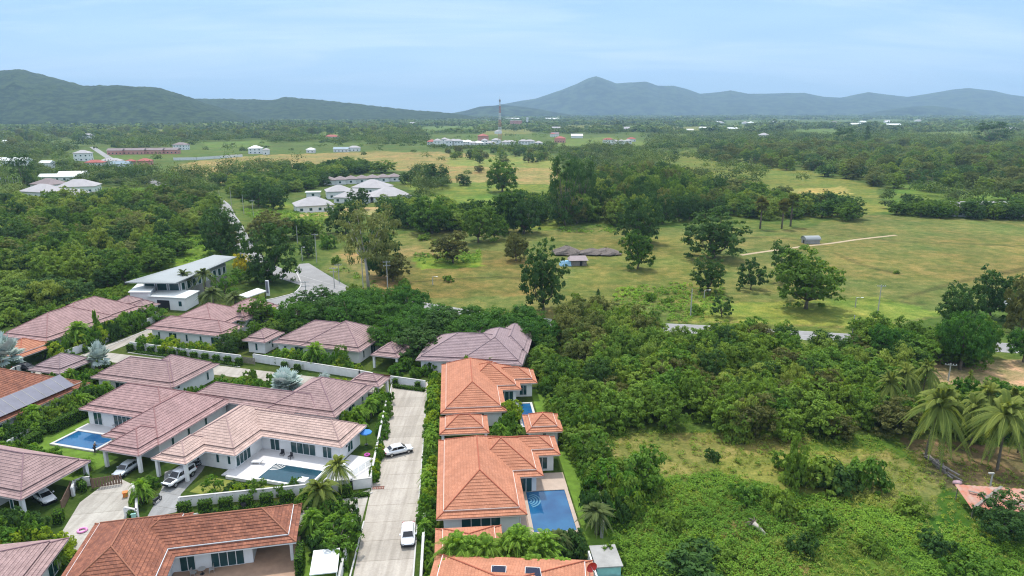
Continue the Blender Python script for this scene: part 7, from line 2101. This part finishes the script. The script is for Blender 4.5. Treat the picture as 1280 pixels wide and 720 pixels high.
far_house("house with a steep red roof left of the lattice mast", 604, 176, 14, 22, 9, 20, 'redroof', 'salmon')
far_house("bright red roofed house right of the far village", 700, 178, 18, 14, 7, -10, 'redroof', 'salmon')
far_house("small red roof above the bright red roofed house", 691, 171, 10, 8, 6, 10, 'redroof')
far_house("red roofed house at the right end of the far village", 789, 177, 14, 10, 5, 0, 'redroof')
far_house("tall pinkish apartment block behind the lattice mast", 645, 157, 44, 20, 19, 5, 'white_sheet', 'salmon', 'flat', 4, True, 'building', 'apartment_building')
far_house("white tower like block right of the pinkish apartment block", 659, 156.5, 9, 9, 30, 0, 'white_sheet', 'white', 'flat', 6, True, 'building', 'apartment_building')
g3 = "white sheds and roofs far out on the plain"
for (px, py, w_, d) in ((612, 153, 52, 16), (640, 150, 90, 30), (690, 150, 90, 30), (735, 151, 60, 20), (850, 147, 60, 30), (862, 165, 18, 12), (878, 162, 20, 12), (915, 163, 26, 14), (1070, 157, 46, 20), (1115, 158, 60, 20), (955, 139.5, 300, 120), (985, 140, 300, 120), (1062, 144.5, 90, 60), (900, 141.5, 260, 100), (30, 155, 40, 16), (60, 154, 60, 20), (88, 153, 30, 14), (45, 152, 40, 14), (10, 158, 24, 12), (245, 161, 20, 10), (258, 162, 16, 10), (310, 159, 14, 10), (10, 169, 18, 10), (12, 181, 16, 10), (20, 207, 26, 12), (60, 210, 10, 8), (1240, 191, 10, 10), (1192, 142, 160, 80), (785, 141.5, 200, 90), (720, 141, 220, 90)):
    far_house("white shed roof far out on the plain among trees", px, py, w_, d, 5 if w_ < 100 else 9, rnd.uniform(-8, 8), 'white_sheet', 'white', 'gable', group=g3, cat='shed', name='distant_shed', windows=False)
for k in range(56):
    px = rnd.uniform(2, 1278); py = 144 + 30 * rnd.random() ** 1.6
    if rnd.random() < .45: px = rnd.gauss(1000, 90) if rnd.random() < .6 else rnd.gauss(60, 50); py = rnd.uniform(143.5, 156)
    y_ = at(px, py)[1]
    far_house("pale house far out on the wooded plain", px, py, rnd.uniform(9, 15) * (1 + y_ / 2600), rnd.uniform(8, 12) * (1 + y_ / 2600), rnd.uniform(4, 7), rnd.uniform(-20, 20), rnd.choice(['white_sheet', 'greyroof', 'greyroof', 'brownroof', 'greyroof', 'redroof' if k % 2 else 'greyroof']), 'white', rnd.choice(['hip', 'gable']), windows=False, group="pale houses scattered over the far plain")
for (px, py, w_, lb) in ((1205, 269, 16, "pale shed behind the tree row at the right, left one"), (1230, 269.5, 18, "pale shed behind the tree row at the right, middle one"), (1262, 269, 34, "long grey roofed shed behind the tree row at the right edge")):
    far_house(lb, px, py, w_, 12, 4, -4, 'greyroof', 'white', 'gable', cat='shed', name='shed')

far_wood()
# huts in the meadow
def hut():
    x, y = at(722, 331)
    t = thing("hut", (x, y), R(4), "small pale roofed hut with blue tarpaulins beside low thatched shelters in the meadow", "hut")
    q = MB(); q.box(-3.4, 3.4, -2, 2, 0, 2.4); q.build("wall", M['greywood'], t)
    q = MB()
    for f in (((-4, -2.8, 2.3), (4, -2.8, 2.3), (3.2, 0, 3.9), (-3.2, 0, 3.9)), ((4, 2.8, 2.3), (-4, 2.8, 2.3), (-3.2, 0, 3.9), (3.2, 0, 3.9)), ((4, -2.8, 2.3), (4, 2.8, 2.3), (3.2, 0, 3.9)), ((-4, 2.8, 2.3), (-4, -2.8, 2.3), (-3.2, 0, 3.9))): q.face(list(f))
    q.build("roof", M['paleroof'], t)
    t.scale = (.85, .85, .85)
    q = MB(); q.face([(-7.5, -2.6, .1), (-3.0, -3.0, .1), (-3.2, -2.1, 2.0), (-6.8, -1.6, 1.9)]); q.face([(-6.8, -1.6, 1.9), (-3.2, -2.1, 2.0), (-3.5, 1, 1.9), (-7, 1, 1.6)]); q.face([(-7.5, -2.6, .1), (-6.8, -1.6, 1.9), (-7, 1, 1.6), (-7.7, 1, .1)]); q.build("tarpaulin", M['bluetarp'], t)
    q = MB(); q.box(.6, 1.6, -2.05, -2.0, .05, 1.9); q.build("door", M['dark'], t)
hut()
for i, (px, py, sx, sy, h, lb) in enumerate(((708, 318, 6, 4, 3.4, "tall thatched shelter behind the blue tarpaulins"), (740, 318, 6, 3.5, 2.4, "middle thatched shelter right of the pale roofed hut"), (757, 318, 6, 4, 2.6, "right end thatched shelter of the hut cluster"))):
    x, y = at(px, py)
    t = thing("thatched_shelter", (x, y), R(-5), lb, "shelter")
    q = MB(); n = 14; rows = 4
    for r_ in range(rows):
        k0, k1 = r_ / rows, (r_ + 1) / rows
        for j in range(n):
            a0, a1 = 2 * math.pi * j / n, 2 * math.pi * (j + 1) / n
            s0, s1 = 1 - k0 ** 1.4 * .9, 1 - k1 ** 1.4 * .9
            jj = lambda a, s: 1 + .12 * math.sin(a * 5 + s * 7 + i)
            q.face([(sx * s0 * jj(a0, s0) * math.cos(a0), sy * s0 * jj(a0, s0) * math.sin(a0), .5 + (h - .5) * k0), (sx * s0 * jj(a1, s0) * math.cos(a1), sy * s0 * jj(a1, s0) * math.sin(a1), .5 + (h - .5) * k0), (sx * s1 * jj(a1, s1) * math.cos(a1), sy * s1 * jj(a1, s1) * math.sin(a1), .5 + (h - .5) * k1), (sx * s1 * jj(a0, s1) * math.cos(a0), sy * s1 * jj(a0, s1) * math.sin(a0), .5 + (h - .5) * k1)])
    q.build("thatch_roof", M['thatch'], t)
    for (a_, b_) in ((-.6, -.6), (.6, -.6), (.6, .6), (-.6, .6)):
        q = MB(); q.tube([(sx * a_, sy * b_, 0), (sx * a_, sy * b_, .9)], .1, 6); q.build("post", M['greywood'], t)
x, y = at(1013, 304)
t = thing("field_hut", (x, y), R(6), "small grey barrel roofed hut beside the dirt track in the meadow", "hut")
t.scale = (.82, .82, .9)
q = MB(); q.box(-3.6, 3.6, -2.2, 2.2, 0, 1.8); q.build("wall", M['concrete'], t)
q = MB(); K = 8
for k in range(K):
    a0, a1 = math.pi * k / K, math.pi * (k + 1) / K
    q.face([(-4, -2.7 * math.cos(a0), 1.75 + 1.7 * math.sin(a0)), (4, -2.7 * math.cos(a0), 1.75 + 1.7 * math.sin(a0)), (4, -2.7 * math.cos(a1), 1.75 + 1.7 * math.sin(a1)), (-4, -2.7 * math.cos(a1), 1.75 + 1.7 * math.sin(a1))])
for s in (-3.7, 3.7): q.face([(s, -2.7 * math.cos(math.pi * k / K), 1.75 + 1.7 * math.sin(math.pi * k / K)) for k in range(K + 1)])
q.build("roof", M['grey_sheet'], t)
q = MB(); q.box(-3.66, -3.61, -.6, .6, 0, 1.6); q.build("door", M['dark'], t)
x, y = at(1256, 384)
t = thing("shrine", (x, y), .3, "tiny pale shelter with a ridged roof at the right edge of the meadow", "shelter")
q = MB(); q.box(-1.1, 1.1, -.8, .8, 0, 1.5); q.build("wall", M['cream'], t)
q = MB()
for f in (((-1.5, -1.2, 1.45), (1.5, -1.2, 1.45), (1.5, 0, 2.5), (-1.5, 0, 2.5)), ((1.5, 1.2, 1.45), (-1.5, 1.2, 1.45), (-1.5, 0, 2.5), (1.5, 0, 2.5)), ((1.5, -1.2, 1.45), (1.5, 1.2, 1.45), (1.5, 0, 2.5)), ((-1.5, 1.2, 1.45), (-1.5, -1.2, 1.45), (-1.5, 0, 2.5))): q.face(list(f))
q.build("roof", M['hat'], t)

# rusty sheet roof, posts and old timber on the right
x, y = at(1248, 640)
t = thing("lean_to", (x, y), R(-8), "rusty orange sheet metal lean-to roof at the right edge", "shed")
q = MB(); n = 14
for k in range(n):
    a_, b_ = -4.6 + k * .72, -4.6 + (k + 1) * .72
    q.face([(a_, -2.2, 1.5), (a_ + .36, -2.2, 1.58), (a_ + .36, 2.6, 2.3), (a_, 2.6, 2.22)]); q.face([(a_ + .36, -2.2, 1.58), (b_, -2.2, 1.5), (b_, 2.6, 2.22), (a_ + .36, 2.6, 2.3)])
q.build("roof", M['rustiron'], t)
for (a_, b_) in ((-4.3, -2), (5, -2), (5, 2.3), (-4.3, 2.3)):
    q = MB(); q.tube([(a_, b_, 0), (a_, b_, 1.5 if b_ < 0 else 2.2)], .07, 6); q.build("post", M['greywood'], t)
q = MB(); q.bar((-4.2, -2.1, 1.72), (1.2, 2.4, 2.55), .35, .06); q.bar((-3.6, 1.0, 2.3), (3.6, -1.6, 1.85), .28, .06); q.build("loose_boards", M['greywood'], t)
x, y = at(1237, 612)
b_ = MB(); b_.tube([(0, 0, 0), (0, 0, 2.6)], .12, 8); b_.box(-.6, .2, -.12, .12, 2.5, 2.66)
tag(b_.build("post", M['pole'], None, False, (x, y, 0)), "pale post with a crosspiece beside the rusty lean-to", "post")
q0, q1 = at(1158, 572), at(1196, 602)
for k in range(22):
    f = rnd.random(); L_ = rnd.uniform(1.5, 4.2)
    x = q0[0] + (q1[0] - q0[0]) * f + rnd.uniform(-.5, .5); y = q0[1] + (q1[1] - q0[1]) * f + rnd.uniform(-.5, .5)
    b_ = MB(); z = .1 + (k % 5) * .16; b_.bar((-L_ / 2, 0, z), (L_ / 2, 0, z + rnd.uniform(-.08, .12)), rnd.uniform(.14, .34), .1)
    tag(b_.build("timber_plank", M['greywood'], None, False, (x, y, 0), math.atan2(q1[1] - q0[1], q1[0] - q0[0]) + rnd.uniform(-.3, .3)), "weathered grey plank in the heap of old timber under the coconut palm", "plank", "heap of old timber")
x, y = at(1196, 606)
b_ = MB(); b_.ball((0, 0, .35), (.7, .5, .35)); b_.ball((.5, .3, .25), (.4, .4, .25)); tag(b_.build("cloth_bundle", mat('pale_pink_cloth', (.6, .38, .42), .9, vary=.3, scale=2), None, True, (x, y, 0)), "pale pink bundle of cloth at the end of the timber heap", "bundle")
# fallen grey stump in the weeds
x, y = at(946, 664)
t = thing("tree_stump", (x, y), .4, "grey fallen stump with upturned roots in the weeds", "stump")
b_ = MB(); b_.tube([(.3, -1.3, .1), (.1, -.3, .55), (-.2, .5, .9)], [.22, .27, .34], 8); b_.build("trunk", M['palebark'], t, True)
for k in range(7):
    a_ = 2 * math.pi * k / 7
    b_ = MB(); b_.tube([(-.2, .5, .9), (-.2 + .5 * math.cos(a_), .7, .9 + .5 * math.sin(a_)), (-.2 + 1.0 * math.cos(a_ + .3), .9, max(.05, .8 + .8 * math.sin(a_ + .2)))], [.14, .10, .03], 5); b_.build("root", M['bark'], t, True)

# ------------------------------------------------------------------ poles, lamps, mast
def pole(label, px, py, top, arms=1, lamp=False, group=None):
    x, y = at(px, py)
    lo, hi = 1.0, 30.0
    for _ in range(30):
        mid = (lo + hi) / 2
        if to_px(x, y, mid)[1] > top: lo = mid
        else: hi = mid
    h = lo
    t = thing("street_lamp" if lamp else "utility_pole", (x, y), rnd.uniform(-.3, .3), label, "street lamp" if lamp else "pole", group)
    b_ = MB(); b_.tube([(0, 0, 0), (0, 0, h)], [.16, .10], 8); b_.build("shaft", M['pole'], t)
    for k in range(arms):
        z = h - .35 - k * 1.1
        b_ = MB(); b_.box(-1.1, 1.1, -.16, -.10, z - .07, z + .07)
        ao = b_.build("crossarm", M['steel'], t)
        b_ = MB()
        for xx in (-.95, -.4, .4, .95): b_.tube([(xx, -.13, z + .07), (xx, -.13, z + .28)], .05, 6)
        b_.build("insulator", M['white'], ao)
    if lamp:
        b_ = MB(); b_.tube([(0, 0, h - .1), (.5, -.2, h + .15), (1.1, -.4, h + .18)], .05, 6); b_.build("arm", M['steel'], t)
        b_ = MB(); b_.ball((1.35, -.5, h + .16), (.42, .2, .10)); b_.build("lamp_head", M['hat'], t)
for a in (("pole with two crossarms just right of the eucalyptus", 485, 368, 326, 2), ("pole with crossarms at the outer edge of the road bend", 418, 358, 334, 2), ("slim pole beside the eucalyptus trunk", 454, 360, 318, 0), ("pole with crossarms in front of the rain trees at the junction", 384, 388, 351, 2),
          ("pole behind the bare earth by the road bend", 396, 328, 292, 1), ("pole left of the round trees behind the road bend", 372, 304, 282, 0), ("pole with a crossarm left of the white villas", 317, 272, 250, 1), ("tall pole above the road, left one", 290, 262, 234, 0), ("tall pole above the road, right one", 305, 268, 243, 0),
          ("thin pole beside the road, right of the green patch", 863, 396, 361, 0), ("pole with a crossarm standing at the meadow edge right of the big ragged tree", 1097, 392, 356, 1), ("pole standing on the road verge, left one of two close together", 1064, 428, 394, 0), ("pole standing on the road verge, right one of two close together", 1068, 428, 398, 0), ("short dark pole on the bare dirt plot", 1185, 476, 454, 1),
          ("slim pole in the belt of trees above the road", 276, 262, 238, 0), ("short pole behind the road bend", 424, 352, 330, 1)):
    pole(*a)
for a in (("small white lamp beside the dense round dark tree", 880, 374, 363, 0, True), ("white headed street lamp right of the big ragged meadow tree", 1069, 384, 372, 0, True), ("white headed street lamp beside the road bend", 378, 326, 309, 0, True), ("white headed street lamp at the edge of the meadow below the lone brown tree", 541, 356, 346, 0, True)):
    pole(*a)
for k in range(9):
    x, y = at(1 + k * 3.0, 242 - .3 * k); h = rnd.uniform(8, 11)
    b_ = MB(); b_.tube([(0, 0, 0), (0, 0, h)], [.24, .16], 6)
    tag(b_.build("bare_pole", M['pole'], None, False, (x, y, 0)), "thin bare pole in the cluster at the far left edge", "pole", "bare poles at the left edge")

def mast():
    x, y = at(625, 184)
    t = thing("lattice_mast", (x, y), .4, "tall red and white lattice telecom mast above the far village", "mast")
    H_ = 70; n = 7
    redm, whm = mat('mast_red', (0.48, 0.22, 0.19), .6), mat('mast_white', (0.65, 0.65, 0.66), .6)
    M['mast_red'], M['mast_white'] = redm, whm
    wd = lambda z: 2.6 - 2.1 * z / H_
    for k in range(n):
        z0, z1 = H_ * k / n, H_ * (k + 1) / n
        b_ = MB(); c0, c1 = wd(z0), wd(z1)
        K = [(-1, -1), (1, -1), (1, 1), (-1, 1)]
        for i in range(4):
            a_, c = K[i], K[(i + 1) % 4]
            b_.tube([(a_[0] * c0, a_[1] * c0, z0), (a_[0] * c1, a_[1] * c1, z1)], .15, 5)
            for q in range(3):
                za, zb = z0 + (z1 - z0) * q / 3, z0 + (z1 - z0) * (q + 1) / 3
                wa, wb = wd(za), wd(zb)
                b_.tube([(a_[0] * wa, a_[1] * wa, za), (c[0] * wb, c[1] * wb, zb)], .08, 4); b_.tube([(c[0] * wa, c[1] * wa, za), (a_[0] * wb, a_[1] * wb, zb)], .08, 4)
        b_.build("mast_section", M['mast_white' if k % 2 == 0 else 'mast_red'], t)
    b_ = MB()
    for k in range(6):
        a_ = k * math.pi / 3; b_.box(1.1 * math.cos(a_) - .3, 1.1 * math.cos(a_) + .3, 1.1 * math.sin(a_) - .3, 1.1 * math.sin(a_) + .3, H_ - 4, H_ - 1)
    b_.build("antenna", M['steel'], t)
    b_ = MB(); b_.tube([(0, 0, H_ - 1), (0, 0, H_ + 4)], .1, 5); b_.build("lightning_rod", M['steel'], t)
mast()
for (px, py, top, lb) in ((645, 180, 155, "slim grey pole right of the lattice mast"), (402, 160, 149, "thin grey mast above the pink roofed house"), (730, 171, 158, "slim white mast right of the bright red roof")):
    pole(lb, px, py, top, 0)
